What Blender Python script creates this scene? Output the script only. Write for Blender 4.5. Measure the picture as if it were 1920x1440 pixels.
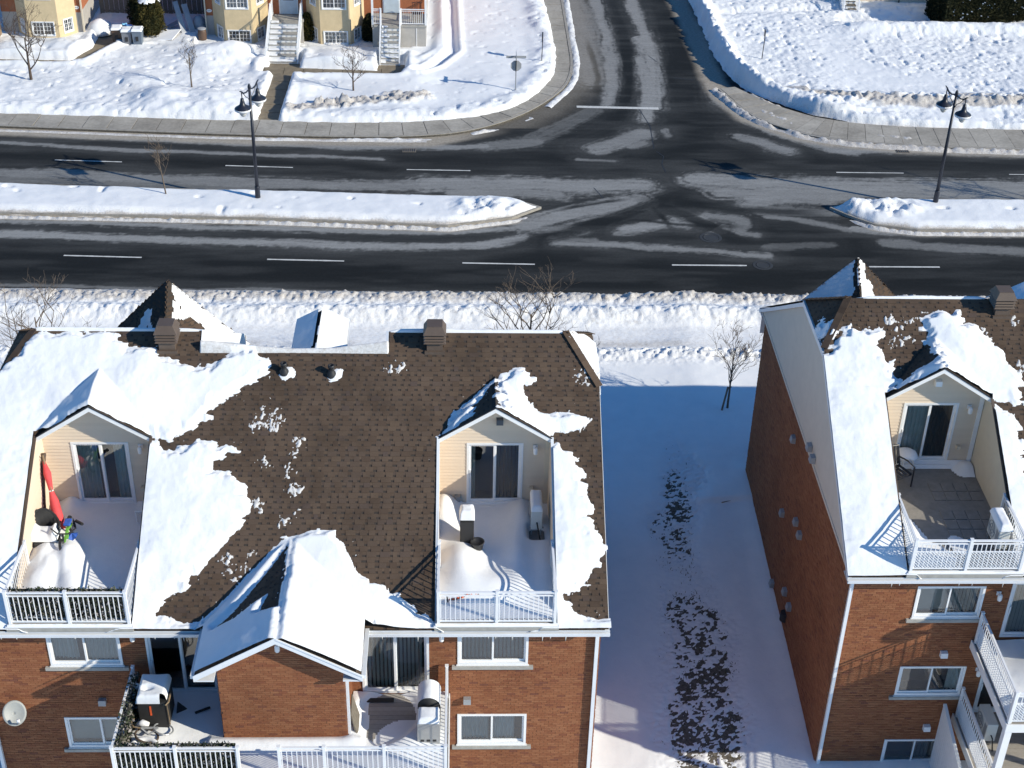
import bpy, math, random
import numpy as np
from mathutils import Vector, Matrix
SC = bpy.context.scene
COL = SC.collection
for o in list(bpy.data.objects): bpy.data.objects.remove(o)
RAD = math.radians
rnd = random.Random(7)
# ---------------------------------------------------------------- camera
cd = bpy.data.cameras.new('camera'); cam = bpy.data.objects.new('camera', cd); COL.objects.link(cam)
cd.sensor_width = 36.0; cd.sensor_fit = 'HORIZONTAL'
cd.lens = 36.0*2786.3/1920.0
cd.clip_start = 0.5; cd.clip_end = 2000
th, ps, ro = RAD(33.128), RAD(2.315), RAD(-1.4737)
cp, sp = math.cos(ps), math.sin(ps)
fw = Vector((sp*math.cos(th), cp*math.cos(th), -math.sin(th)))
rt = Vector((cp, -sp, 0)); dn = fw.cross(rt)
r2 = rt*math.cos(ro)+dn*math.sin(ro); d2 = -rt*math.sin(ro)+dn*math.cos(ro)
M = Matrix((( r2.x, -d2.x, -fw.x, 0),( r2.y, -d2.y, -fw.y, 0),( r2.z, -d2.z, -fw.z, 32.0),(0,0,0,1)))
cam.matrix_world = M
SC.camera = cam
SC.render.resolution_x = 1024; SC.render.resolution_y = 768
# ---------------------------------------------------------------- light
SUN_AZ = Vector((-0.915, 0.403, 0)).normalized()      # the way shadows fall on the ground
EL = RAD(27.0)
W = bpy.data.worlds.new('World'); SC.world = W; W.use_nodes = True
nt = W.node_tree; bg = nt.nodes['Background']
sky = nt.nodes.new('ShaderNodeTexSky'); sky.sky_type = 'NISHITA'; sky.sun_disc = False
sky.sun_elevation = EL
sd = -SUN_AZ
sky.sun_rotation = math.atan2(sd.x, sd.y)
sky.air_density = 1.0; sky.dust_density = 0.3; sky.ozone_density = 8.0; sky.altitude = 50
wb = nt.nodes.new('ShaderNodeMix'); wb.data_type = 'RGBA'; wb.blend_type = 'MULTIPLY'; wb.inputs[0].default_value = 1.0; wb.inputs[7].default_value = (0.64, 1.08, 1.22, 1)   # the camera's daylight white balance
nt.links.new(sky.outputs[0], wb.inputs[6]); nt.links.new(wb.outputs[2], bg.inputs[0]); bg.inputs[1].default_value = 0.112
sl = bpy.data.lights.new('sun', 'SUN'); sl.energy = 5.0; sl.angle = RAD(0.5); sl.color = (1.0, 0.925, 0.77)
so = bpy.data.objects.new('sun', sl); COL.objects.link(so)
ld = Vector((SUN_AZ.x*math.cos(EL), SUN_AZ.y*math.cos(EL), -math.sin(EL)))
so.rotation_euler = ld.to_track_quat('-Z', 'Y').to_euler(); so.location = (40, -10, 60)
vs = SC.view_settings; vs.view_transform = 'Standard'; vs.look = 'None'; vs.gamma = 1.0; vs.use_curve_mapping = False
vs.exposure = 0.15
SC.render.engine = 'CYCLES'
SC.cycles.max_bounces = 6; SC.cycles.transparent_max_bounces = 12
# ---------------------------------------------------------------- measured data (metres)
DATA = {'LA':[(-6.91,6.82),(-6.57,6.87),(-4.85,6.84),(-4.83,6.66),(-4.57,6.59),(-4.54,6.4),(-4.21,6.5),(-3.85,6.47),(-3.63,6.38),(-3.79,6.29),(-3.55,6.24),(-3.04,6.1),(-2.82,6.0),(-2.47,5.98),(-2.2,6.14),(-1.93,6.27),(-1.59,6.44),(-1.25,6.52),(-1.16,6.34),(-0.88,6.25),(-0.7,6.14),(-0.92,5.88),(-1.25,5.62),(-1.56,5.42),(-1.78,5.25),(-2.11,5.07),(-2.25,5.03),(-2.24,4.9),(-2.32,4.77),(-2.63,4.62),(-2.89,4.48),(-3.08,4.35),(-3.28,4.26),(-3.49,4.35),(-3.61,4.28)],'LA2':[(-6.65,3.57),(-6.61,1.88),(-6.79,0.94),(-6.67,0.12)],'LB':[(-3.59,4.21),(-3.46,4.01),(-3.04,3.95),(-2.92,4.13),(-2.45,4.2),(-2.1,4.1),(-1.48,4.04),(-1.43,3.92),(-1.74,3.92),(-1.91,3.82),(-2.04,3.7),(-1.98,3.51),(-1.5,3.45),(-1.42,3.27),(-1.27,3.14),(-1.19,2.96),(-1.1,2.77),(-1.13,2.53),(-1.28,2.29),(-1.4,2.11),(-1.58,1.94),(-1.76,1.76),(-1.95,1.58),(-2.13,1.4),(-2.34,1.11),(-2.46,0.94),(-2.6,0.8),(-2.86,0.76),(-3.04,0.59),(-3.16,0.54),(-3.21,0.36),(-3.13,0.25),(-2.81,0.23),(-2.47,0.16),(-2.15,0.12),(-1.93,-0.03),(-3.54,0.05)],'LC':[(0.03,2.02),(0.41,2.13),(0.74,2.15),(1.04,2.13),(1.15,2.0),(1.36,1.85),(1.39,1.7),(1.5,1.57),(1.58,1.41),(1.65,1.29),(1.85,1.14),(2.12,1.05),(2.39,0.84),(2.72,0.7),(3.06,0.47),(3.46,0.26),(3.66,0.18),(3.85,0.13),(3.85,0.04),(2.02,0.04)],'LCbare':[(-0.01,1.96),(0.02,0.98),(-0.0,-0.56),(-0.54,-0.37),(-0.4,0.15),(-0.68,0.06),(-1.16,-0.2),(-1.67,-0.24),(-1.2,0.11),(-0.76,0.7),(-0.38,1.19)],'LD':[(6.68,4.12),(6.82,4.12),(6.89,4.03),(7.13,3.96),(7.33,3.72),(7.47,3.59),(7.5,3.34),(7.58,2.84),(7.61,2.54),(7.65,2.3),(7.68,2.11),(7.81,1.94),(7.94,1.75),(7.86,1.52),(7.72,1.34),(7.51,1.11),(7.31,0.99),(7.1,0.85),(6.79,0.78),(6.8,0.64),(6.96,0.49),(7.02,0.37),(7.22,0.32),(7.41,0.24),(7.67,0.23),(7.96,0.2),(7.96,0.05),(6.61,0.05)],'LE':[(5.21,5.67),(5.42,5.86),(5.71,5.93),(6.03,5.98),(6.06,5.77),(6.24,5.74),(6.2,5.62),(5.99,5.64),(5.87,5.51),(5.98,5.31),(5.98,5.19),(6.18,4.99),(6.6,4.89),(6.81,4.93),(7.1,4.98),(7.38,4.93),(7.55,4.8),(7.55,4.71),(7.37,4.63),(7.29,4.51),(7.01,4.45),(6.73,4.47),(6.67,4.37),(6.63,4.32),(5.25,4.32)],'LEl':[(5.18,5.65),(4.85,5.53),(4.36,5.12),(4.01,4.78),(3.81,4.53),(3.71,4.32),(4.09,4.36),(4.43,4.53),(4.64,4.95),(4.92,5.43)],'Lhip':[(7.21,7.0),(8.05,8.4),(8.03,5.96),(7.63,6.04),(7.43,6.49)],'RA':[(-7.84,5.43),(-7.44,6.03),(-7.11,6.27),(-7.05,6.17),(-6.99,6.03),(-6.85,5.99),(-6.76,6.1),(-6.23,6.13),(-6.27,5.92),(-6.47,5.8),(-6.45,5.57),(-6.41,5.29),(-6.22,5.08),(-5.98,5.23),(-6.13,5.01),(-6.22,4.88),(-5.97,4.77),(-6.4,4.32),(-6.49,4.12),(-6.55,3.2),(-6.59,1.7),(-6.58,0.0),(-7.93,0.0)],'RB':[(-5.05,5.69),(-5.06,6.06),(-5.06,6.35),(-4.81,6.5),(-4.27,6.57),(-3.96,6.6),(-3.95,6.36),(-4.03,6.18),(-3.79,6.28),(-3.5,6.19),(-3.47,5.93),(-3.26,5.79),(-2.95,5.45),(-2.78,5.1),(-2.57,4.89),(-2.51,4.75),(-2.57,4.34),(-2.88,4.14),(-3.17,4.18),(-3.44,4.16),(-4.94,4.33)],'RBbare':[(-5.04,5.59),(-5.02,5.01),(-5.05,4.44),(-5.17,5.06),(-5.48,4.87),(-5.87,4.94),(-6.33,4.37),(-5.87,4.94),(-5.35,5.43)],'RC':[(-3.43,4.0),(-3.25,3.73),(-3.13,3.59),(-3.05,3.2),(-3.05,2.8),(-3.05,2.29),(-3.11,1.64),(-3.2,1.01),(-3.37,0.01),(-3.46,0.02),(-3.37,2.28)],'spots':[(-0.72,4.97),(-0.58,4.9),(-0.52,4.72),(-0.66,4.65),(-0.62,4.52),(-0.95,4.65),(0.09,4.2),(-0.01,3.95),(-0.09,3.7),(-0.15,3.58),(-0.04,3.52),(-0.85,3.83),(-0.7,3.7),(0.06,3.08),(0.12,2.54),(-0.21,2.35),(-0.84,2.78),(-0.76,2.6),(-1.33,1.29),(-1.61,1.52),(-1.25,1.05),(-0.96,1.64),(2.52,5.96),(2.59,6.02),(7.48,5.78),(6.77,4.15),(-1.07,1.29),(-1.52,1.22)],'spotsR':[(-6.05,6.34),(-5.52,6.28),(-5.29,6.35),(-5.78,6.06),(-5.9,5.78),(-5.52,5.78),(-6.07,5.64),(-3.59,6.07),(-3.39,5.94),(-2.49,6.29),(-2.56,5.1),(-3.56,5.37)],'salt':[([(-21.22,61.52),(-13.85,61.1),(-9.44,60.8),(-4.06,60.46),(0.82,60.48),(2.68,61.29)],0.36,0.95,0.25),([(4.51,60.95),(7.21,60.73),(10.61,60.25),(14.0,59.89)],0.3,0.75,0.3),([(4.29,61.37),(6.02,61.24)],0.2,0.5,0.2),([(14.14,60.72),(17.19,61.03)],0.3,0.3,0.4),([(19.73,61.17),(22.1,60.62),(26.03,60.36)],0.4,0.5,0.5),([(2.84,62.53),(4.92,63.85),(6.51,64.56),(8.65,65.29)],0.75,0.85,0.5),([(3.33,62.27),(5.85,62.42),(4.81,61.75)],0.35,0.5,0.4),([(7.59,62.23),(9.44,63.03),(10.44,62.82)],0.45,0.85,0.2),([(7.07,61.95),(8.36,62.35)],0.25,0.6,0.2),([(10.02,63.59),(11.56,63.62)],0.3,0.75,0.2),([(11.84,63.79),(13.58,63.43),(13.04,62.42)],0.4,0.6,0.3),([(11.45,61.85),(12.32,62.68)],0.3,0.8,0.2),([(13.13,62.15),(13.84,61.89)],0.2,0.6,0.15),([(-22.92,68.07),(-18.92,67.78),(-14.91,67.31),(-11.74,67.06),(-7.01,66.79),(-1.77,66.89)],0.55,0.7,0.5),([(-22.71,67.28),(-14.83,66.82),(-10.1,66.49)],0.4,0.45,0.4),([(-1.77,67.07),(2.46,67.15),(6.16,66.91),(8.83,67.09)],0.9,0.85,0.5),([(-0.44,66.07),(2.44,66.24),(4.78,65.99)],0.6,0.75,0.5),([(11.87,67.94),(15.56,67.4),(19.57,67.29),(24.97,67.27),(29.3,67.22)],0.9,0.85,0.5),([(12.74,66.43),(18.32,66.41),(24.7,66.29),(28.97,66.24)],0.7,0.8,0.5),([(13.83,64.97),(15.27,65.76),(17.85,65.45)],0.5,0.7,0.4),([(14.39,64.4),(17.85,64.18)],0.5,0.6,0.5),([(13.97,65.86),(18.24,66.05),(19.39,66.43)],0.7,0.8,0.3),([(14.68,63.84),(16.16,63.47),(18.27,62.5)],0.2,0.6,0.3),([(-23.81,71.52),(-19.63,71.08),(-15.47,70.58),(-10.56,70.36),(-6.19,70.06),(-4.14,69.97)],0.16,0.75,0.12),([(5.82,70.05),(7.73,69.89)],0.12,0.5,0.1),([(7.2,94.94),(7.46,90.88),(7.58,85.29),(7.43,81.03)],1.1,0.55,0.8),([(8.71,95.0),(8.83,89.0),(8.89,84.45),(8.67,81.06),(8.07,77.49)],0.45,0.85,0.3),([(11.1,95.09),(11.1,92.51),(11.17,89.08),(11.2,85.85)],0.4,0.9,0.12),([(11.19,87.67),(11.25,84.52),(11.02,81.13),(10.66,77.18)],0.65,0.95,0.15),([(10.71,84.5),(10.52,81.11),(10.35,77.94),(9.99,75.31)],0.4,0.9,0.12),([(7.03,71.53),(8.53,72.65),(9.61,73.51)],0.7,0.7,0.5),([(8.73,71.77),(9.48,72.26)],0.4,0.6,0.3),([(10.94,73.89),(11.08,73.2)],0.2,0.6,0.15),([(14.13,80.4),(14.54,76.9),(16.41,73.95),(18.41,72.32),(20.46,71.28)],0.45,0.75,0.3),([(14.69,73.07),(15.87,72.4),(16.96,71.41)],0.5,0.7,0.3),([(14.68,89.19),(14.48,82.89)],0.3,0.4,0.3),([(3.73,72.68),(5.52,74.48),(7.12,76.72)],0.6,0.35,0.6),([(0.91,71.6),(3.72,72.34)],0.6,0.5,0.5),([(-24.16,72.87),(-15.73,72.11),(-10.7,71.61),(-2.96,71.25),(0.91,71.67)],0.28,0.8,0.12),([(19.41,71.66),(23.34,71.55),(29.5,71.27)],0.35,0.8,0.12),([(-21.56,62.86),(-14.08,62.43),(-9.6,62.18),(-0.91,61.88),(1.83,62.36)],0.25,0.9,0.12),([(18.55,62.62),(19.95,62.09),(26.57,62.08)],0.25,0.9,0.12),([(-19.95,56.65),(-13.06,56.45),(2.16,55.97),(13.33,55.96),(24.6,55.89)],0.12,0.5,0.1),([(-10.15,66.91),(-8.04,66.65),(-3.85,66.61)],0.3,0.4,0.3)],'tracks':[([(1.55,60.54),(4.29,61.48),(6.39,62.87),(8.58,64.59),(10.86,66.28),(12.33,67.34)],0.55),([(8.23,66.35),(9.39,64.9),(10.59,64.06),(13.58,60.29)],0.5),([(8.69,65.64),(10.99,65.22),(13.74,64.39),(18.87,64.08)],0.45),([(4.17,64.06),(6.29,65.02),(8.42,65.64)],0.14),([(9.84,95.04),(9.91,86.26),(9.44,79.47),(8.03,73.48),(5.31,70.69)],0.5),([(13.71,95.19),(13.06,85.46),(12.4,78.77),(11.96,72.87),(12.45,70.19)],1.3),([(6.94,63.43),(8.46,63.34),(10.92,62.66),(13.98,62.71)],0.22),([(10.06,61.83),(9.56,64.04),(8.7,65.76)],0.16),([(7.5,88.95),(7.96,81.87),(7.1,76.34)],0.18)],'snow_far':[(-24.7,74.97),(-11.01,74.23),(-3.06,74.13),(0.94,75.09),(3.3,76.62),(5.08,80.15),(5.67,82.64),(5.68,88.89),(5.35,94.88)],'sw_near':[(-24.3,73.42),(-10.81,72.49),(-1.88,72.42),(1.78,74.03),(4.49,77.02),(6.51,81.0),(6.51,88.92),(6.5,94.92)],'snow_right':[(14.77,95.23),(14.97,86.41),(15.34,81.25),(17.13,78.11),(20.95,74.84),(30.43,74.2)],'medL':[(-21.69,63.35),(-9.69,62.99),(-0.67,62.37),(2.36,63.24),(3.8,64.4),(2.41,65.3),(0.34,65.5),(-10.04,65.96),(-14.71,66.11),(-22.52,66.56)],'medR':[(17.8,64.58),(19.11,65.18),(21.84,65.58),(27.7,65.63),(26.64,62.3),(21.52,62.28),(19.61,62.8),(18.53,63.73)],'roadR':[(14.07,95.2),(14.35,89.18),(14.48,79.61),(15.56,75.81),(18.03,73.35),(19.61,72.62),(23.43,71.89),(29.59,71.55)],'dirt':[([(-8.87,75.58),(-7.2,76.35),(-4.9,76.79),(-2.29,77.46)],0.55),([(18.48,78.93),(20.69,77.82),(23.24,77.12),(27.07,76.84),(31.43,77.33)],0.6),([(-8.07,76.33),(-6.65,76.74)],0.3),([(27.38,77.99),(31.68,78.1)],0.4)]}

# ---------------------------------------------------------------- materials
MATS = {}
def newmat(name):
    m = bpy.data.materials.new(name); m.use_nodes = True
    MATS[name] = m
    return m, m.node_tree, m.node_tree.nodes['Principled BSDF']
def N(t, typ, **kw):
    n = t.nodes.new(typ)
    for k, v in kw.items():
        if k.startswith('i_'):
            key = k[2:]
            n.inputs[int(key) if key.isdigit() else key].default_value = v
        else: setattr(n, k, v)
    return n
def ramp(t, fac, stops):
    r = t.nodes.new('ShaderNodeValToRGB'); e = r.color_ramp.elements
    while len(e) < len(stops): e.new(0.5)
    for k, (p, c) in enumerate(stops):
        e[k].position = p; e[k].color = (c[0], c[1], c[2], 1) if hasattr(c, '__len__') else (c, c, c, 1)
    t.links.new(fac, r.inputs[0]); return r
def noise(t, scale, detail=4, rough=0.6, vec=None, dim='3D'):
    n = t.nodes.new('ShaderNodeTexNoise'); n.inputs['Scale'].default_value = scale
    n.inputs['Detail'].default_value = detail; n.inputs['Roughness'].default_value = rough
    if vec is not None: t.links.new(vec, n.inputs['Vector'])
    return n
def mix(t, fac, a, b, blend='MIX'):
    m = t.nodes.new('ShaderNodeMix'); m.data_type = 'RGBA'; m.blend_type = blend
    for sock, v in ((m.inputs[0], fac), (m.inputs[6], a), (m.inputs[7], b)):
        if isinstance(v, (int, float)): sock.default_value = v
        elif isinstance(v, tuple): sock.default_value = (v[0], v[1], v[2], 1)
        else: t.links.new(v, sock)
    return m.outputs[2]
def geo(t): return t.nodes.new('ShaderNodeNewGeometry').outputs['Position']
def bump(t, b, h, strength=0.3, dist=0.02):
    n = t.nodes.new('ShaderNodeBump'); n.inputs['Strength'].default_value = strength; n.inputs['Distance'].default_value = dist
    t.links.new(h, n.inputs['Height']); t.links.new(n.outputs[0], b.inputs['Normal'])
def plain(name, col, rough=0.6, metal=0.0, var=0.12, scale=3.0, spec=0.5):
    m, t, b = newmat(name)
    n = noise(t, scale, 5, 0.65, geo(t))
    r = ramp(t, n.outputs[0], [(0.25, tuple(c*(1-var) for c in col)), (0.75, tuple(min(1, c*(1+var)) for c in col))])
    t.links.new(r.outputs[0], b.inputs['Base Color'])
    b.inputs['Roughness'].default_value = rough; b.inputs['Metallic'].default_value = metal
    b.inputs['Specular IOR Level'].default_value = spec
    return m
def pieces(name, stops, rough=0.85, grain=0.25, gscale=40.0, spec=0.3, big=0.0):
    """material of many alike pieces: each piece takes its own tint"""
    m, t, b = newmat(name)
    g = t.nodes.new('ShaderNodeNewGeometry'); oi = t.nodes.new('ShaderNodeObjectInfo')
    a = N(t, 'ShaderNodeMath', operation='ADD'); t.links.new(g.outputs['Random Per Island'], a.inputs[0]); t.links.new(oi.outputs['Random'], a.inputs[1])
    f = N(t, 'ShaderNodeMath', operation='FRACT'); t.links.new(a.outputs[0], f.inputs[0])
    r = ramp(t, f.outputs[0], stops)
    n = noise(t, gscale, 4, 0.7, g.outputs['Position'])
    c = mix(t, grain, r.outputs[0], n.outputs[0], 'OVERLAY')
    if big:
        n2 = noise(t, 0.7, 5, 0.65, g.outputs['Position']); rr_ = ramp(t, n2.outputs[0], [(0.33, 0.22), (0.5, 0.5), (0.68, 0.66)])
        c = mix(t, big, c, rr_.outputs[0], 'OVERLAY')
    t.links.new(c, b.inputs['Base Color']); b.inputs['Roughness'].default_value = rough
    b.inputs['Specular IOR Level'].default_value = spec
    return m
# snow: clean and dirty by a stain attribute that belongs to the place
m, t, b = newmat('snow')
p = geo(t)
at_ = N(t, 'ShaderNodeAttribute', attribute_name='dirt')
n1 = noise(t, 1.3, 6, 0.65, p); n2 = noise(t, 9, 6, 0.7, p); n3 = noise(t, 45, 3, 0.6, p)
base = ramp(t, n1.outputs[0], [(0.3, (.77, .79, .805)), (0.7, (.845, .85, .855))])
mm = N(t, 'ShaderNodeMath', operation='MULTIPLY_ADD'); t.links.new(n2.outputs[0], mm.inputs[0]); mm.inputs[1].default_value = 1.4; mm.inputs[2].default_value = -0.7
ad = N(t, 'ShaderNodeMath', operation='ADD'); t.links.new(mm.outputs[0], ad.inputs[0]); t.links.new(at_.outputs['Fac'], ad.inputs[1])
df = ramp(t, ad.outputs[0], [(0.15, 0.0), (1.0, 0.9)])
n4 = noise(t, 22, 4, 0.75, p); dcol = ramp(t, n4.outputs[0], [(0.32, (.27, .235, .20)), (0.68, (.62, .58, .53))])
t.links.new(mix(t, df.outputs[0], base.outputs[0], dcol.outputs[0]), b.inputs['Base Color'])
b.inputs['Roughness'].default_value = 0.75; b.inputs['Specular IOR Level'].default_value = 0.25
hs = N(t, 'ShaderNodeMath', operation='MULTIPLY_ADD'); t.links.new(n3.outputs[0], hs.inputs[0]); hs.inputs[1].default_value = 0.35; t.links.new(n2.outputs[0], hs.inputs[2])
rg = N(t, 'ShaderNodeAttribute', attribute_name='rough')
hm = N(t, 'ShaderNodeMath', operation='MULTIPLY'); t.links.new(hs.outputs[0], hm.inputs[0])
rgm = N(t, 'ShaderNodeMath', operation='MULTIPLY_ADD'); t.links.new(rg.outputs['Fac'], rgm.inputs[0]); rgm.inputs[1].default_value = 0.75; rgm.inputs[2].default_value = 0.12
t.links.new(rgm.outputs[0], hm.inputs[1])
bump(t, b, hm.outputs[0], 0.6, 0.06)
# asphalt with dried road salt
m, t, b = newmat('asphalt')
p = geo(t)
sa = N(t, 'ShaderNodeAttribute', attribute_name='salt'); sa2 = N(t, 'ShaderNodeAttribute', attribute_name='sand')
mp = N(t, 'ShaderNodeMapping'); t.links.new(p, mp.inputs[0]); mp.inputs['Scale'].default_value = (0.35, 2.4, 1)
st = noise(t, 1.6, 7, 0.7, mp.outputs[0]); n2 = noise(t, 7, 7, 0.75, p); n3 = noise(t, 60, 3, 0.6, p)
asp = ramp(t, n2.outputs[0], [(0.25, (.0105, .012, .0128)), (0.75, (.018, .020, .0212))])
asp2 = mix(t, 0.35, asp.outputs[0], st.outputs[0], 'OVERLAY')
e = N(t, 'ShaderNodeMath', operation='MULTIPLY_ADD'); t.links.new(n2.outputs[0], e.inputs[0]); e.inputs[1].default_value = 0.9; e.inputs[2].default_value = 0.10
e2 = N(t, 'ShaderNodeMath', operation='MULTIPLY_ADD'); t.links.new(st.outputs[0], e2.inputs[0]); e2.inputs[1].default_value = 0.9; t.links.new(e.outputs[0], e2.inputs[2])
e3 = N(t, 'ShaderNodeMath', operation='MULTIPLY'); t.links.new(e2.outputs[0], e3.inputs[0]); t.links.new(sa.outputs['Fac'], e3.inputs[1])
sf = ramp(t, e3.outputs[0], [(0.0, 0.0), (1.0, 1.0)])
scol = ramp(t, n3.outputs[0], [(0.3, (.22, .225, .225)), (0.7, (.33, .33, .32))])
c1 = mix(t, sf.outputs[0], asp2, scol.outputs[0])
sandc = ramp(t, n2.outputs[0], [(0.3, (.27, .235, .19)), (0.7, (.47, .425, .355))])
c2 = mix(t, sa2.outputs['Fac'], c1, sandc.outputs[0])
t.links.new(c2, b.inputs['Base Color']); b.inputs['Roughness'].default_value = 0.85; b.inputs['Specular IOR Level'].default_value = 0.1
bump(t, b, n3.outputs[0], 0.25, 0.01)
# glass
m = bpy.data.materials.new('glass'); m.use_nodes = True; MATS['glass'] = m; t = m.node_tree
for n in list(t.nodes):
    if n.type != 'OUTPUT_MATERIAL': t.nodes.remove(n)
out = [n for n in t.nodes if n.type == 'OUTPUT_MATERIAL'][0]
fr = N(t, 'ShaderNodeFresnel', i_IOR=2.4); tr = N(t, 'ShaderNodeBsdfTransparent'); tr.inputs[0].default_value = (.80, .86, .86, 1)
gl = N(t, 'ShaderNodeBsdfGlossy'); gl.inputs['Roughness'].default_value = 0.02
g_n = noise(t, 1.1, 2, 0.5, geo(t)); bn = N(t, 'ShaderNodeBump'); bn.inputs['Strength'].default_value = 0.08; bn.inputs['Distance'].default_value = 0.05
t.links.new(g_n.outputs[0], bn.inputs['Height']); t.links.new(bn.outputs[0], gl.inputs['Normal'])
ms = N(t, 'ShaderNodeMixShader'); t.links.new(fr.outputs[0], ms.inputs[0]); t.links.new(tr.outputs[0], ms.inputs[1]); t.links.new(gl.outputs[0], ms.inputs[2]); t.links.new(ms.outputs[0], out.inputs[0])
# the rest
pieces('brick', [(0, (.235, .091, .044)), (.45, (.262, .107, .051)), (.7, (.29, .126, .062)), (.92, (.215, .079, .040)), (1, (.17, .068, .043))], 0.9, .25, 30, .2, .25)
plain('mortar', (.25, .135, .09), .95)
pieces('shingle', [(0, (.080, .055, .040)), (.4, (.100, .070, .050)), (.65, (.088, .063, .048)), (.85, (.110, .077, .054)), (1, (.082, .060, .050))], 0.95, .35, 70, .15, .5)
plain('shingle_base', (.042, .033, .027), .95)
plain('brown_metal', (.105, .075, .056), .55)
plain('white_metal', (.78, .79, .80), .45, var=.05)
plain('white_vinyl', (.80, .80, .79), .5, var=.05)
plain('gutter', (.72, .74, .76), .45, var=.06)
pieces('siding', [(0, (.68, .56, .43)), (1, (.72, .595, .46))], .6, .06, 12, .3)
plain('siding_trim', (.64, .56, .43), .6, var=.05)
plain('gable_siding', (.60, .54, .46), .7, var=.05)
plain('soffit', (.55, .55, .54), .7, var=.04)
plain('concrete', (.36, .345, .31), .9, var=.2, scale=4)
pieces('slab', [(0, (.31, .285, .245)), (.5, (.38, .355, .31)), (1, (.345, .32, .275))], .9, .35, 6, .2, .4)
plain('kerb', (.31, .29, .255), .9, var=.25, scale=5)
plain('paint_white', (.55, .55, .53), .8, var=.25, scale=6)
plain('walk_wet', (.20, .165, .115), .85, var=.25, scale=3)
plain('dark_room', (.025, .027, .03), .9)
plain('blind', (.74, .76, .73), .7, var=.08)
plain('blind_dark', (.13, .14, .15), .7, var=.08)
plain('curtain', (.84, .86, .85), .8, var=.12)
plain('black_metal', (.012, .014, .022), .4)
plain('lamp_black', (.016, .019, .03), .4)
plain('black_plastic', (.02, .02, .022), .55)
plain('grey_metal', (.33, .34, .35), .4, .3)
plain('dish_grey', (.27, .285, .28), .5, var=.06)
plain('ac_white', (.62, .62, .58), .5, var=.06)
plain('bark', (.085, .06, .045), .9, var=.3, scale=20)
plain('bark_grey', (.13, .10, .075), .9, var=.3, scale=20)
plain('stucco', (.60, .475, .29), .9, var=.12, scale=2)
plain('far_brick', (.36, .125, .055), .9, var=.2, scale=12)
plain('parge', (.40, .38, .35), .9, var=.1)
plain('wood', (.24, .17, .10), .8, var=.3, scale=8)
plain('wood_grey', (.16, .14, .11), .9, var=.3, scale=8)
plain('floor_tile', (.24, .225, .205), .8, var=.2, scale=5)
pieces('deck_board', [(0, (.30, .28, .25)), (1, (.38, .355, .32))], .8, .2, 10)
plain('red_cloth', (.66, .07, .075), .8, var=.2, scale=8)
plain('blue_cloth', (.03, .10, .42), .7, var=.3, scale=12)
plain('light_blue', (.20, .50, .75), .7, var=.2, scale=12)
plain('green_cloth', (.14, .36, .05), .7, var=.3, scale=12)
plain('orange', (.70, .10, .02), .6)
plain('bbq_cover', (.018, .018, .018), .7, var=.3, scale=8)
plain('steel', (.42, .42, .41), .4, .6)
plain('bin_brown', (.10, .06, .04), .6)
plain('bin_grey', (.17, .18, .20), .6)
plain('bin_blue', (.13, .165, .21), .5)
plain('board', (.34, .36, .39), .8, var=.15)
plain('door_blue', (.50, .58, .64), .5)
pieces('leaf_cedar', [(0, (.035, .035, .012)), (.5, (.075, .065, .018)), (1, (.12, .095, .03))], .8, .3, 30, .2)
pieces('leaf_hedge', [(0, (.012, .016, .008)), (.5, (.03, .034, .014)), (.85, (.05, .048, .02)), (1, (.075, .06, .028))], .8, .3, 30, .2)
pieces('leaf_ivy', [(0, (.02, .028, .018)), (.35, (.05, .065, .035)), (.62, (.085, .08, .06)), (.8, (.18, .17, .15)), (1, (.48, .44, .44))], .7, .2, 30, .2)
pieces('grass', [(0, (.05, .042, .024)), (.6, (.10, .085, .045)), (1, (.17, .14, .075))], .9, .2, 20, .1)
plain('soil', (.125, .11, .088), .95, var=.6, scale=14)
plain('slate', (.07, .08, .095), .5)
plain('old_iron', (.035, .036, .037), .7)
plain('sign_back', (.40, .41, .42), .5, .2)
plain('stop_red', (.55, .02, .02), .5)
plain('lamp_glass', (.55, .55, .52), .3)
plain('terracotta', (.25, .12, .08), .8)
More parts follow.
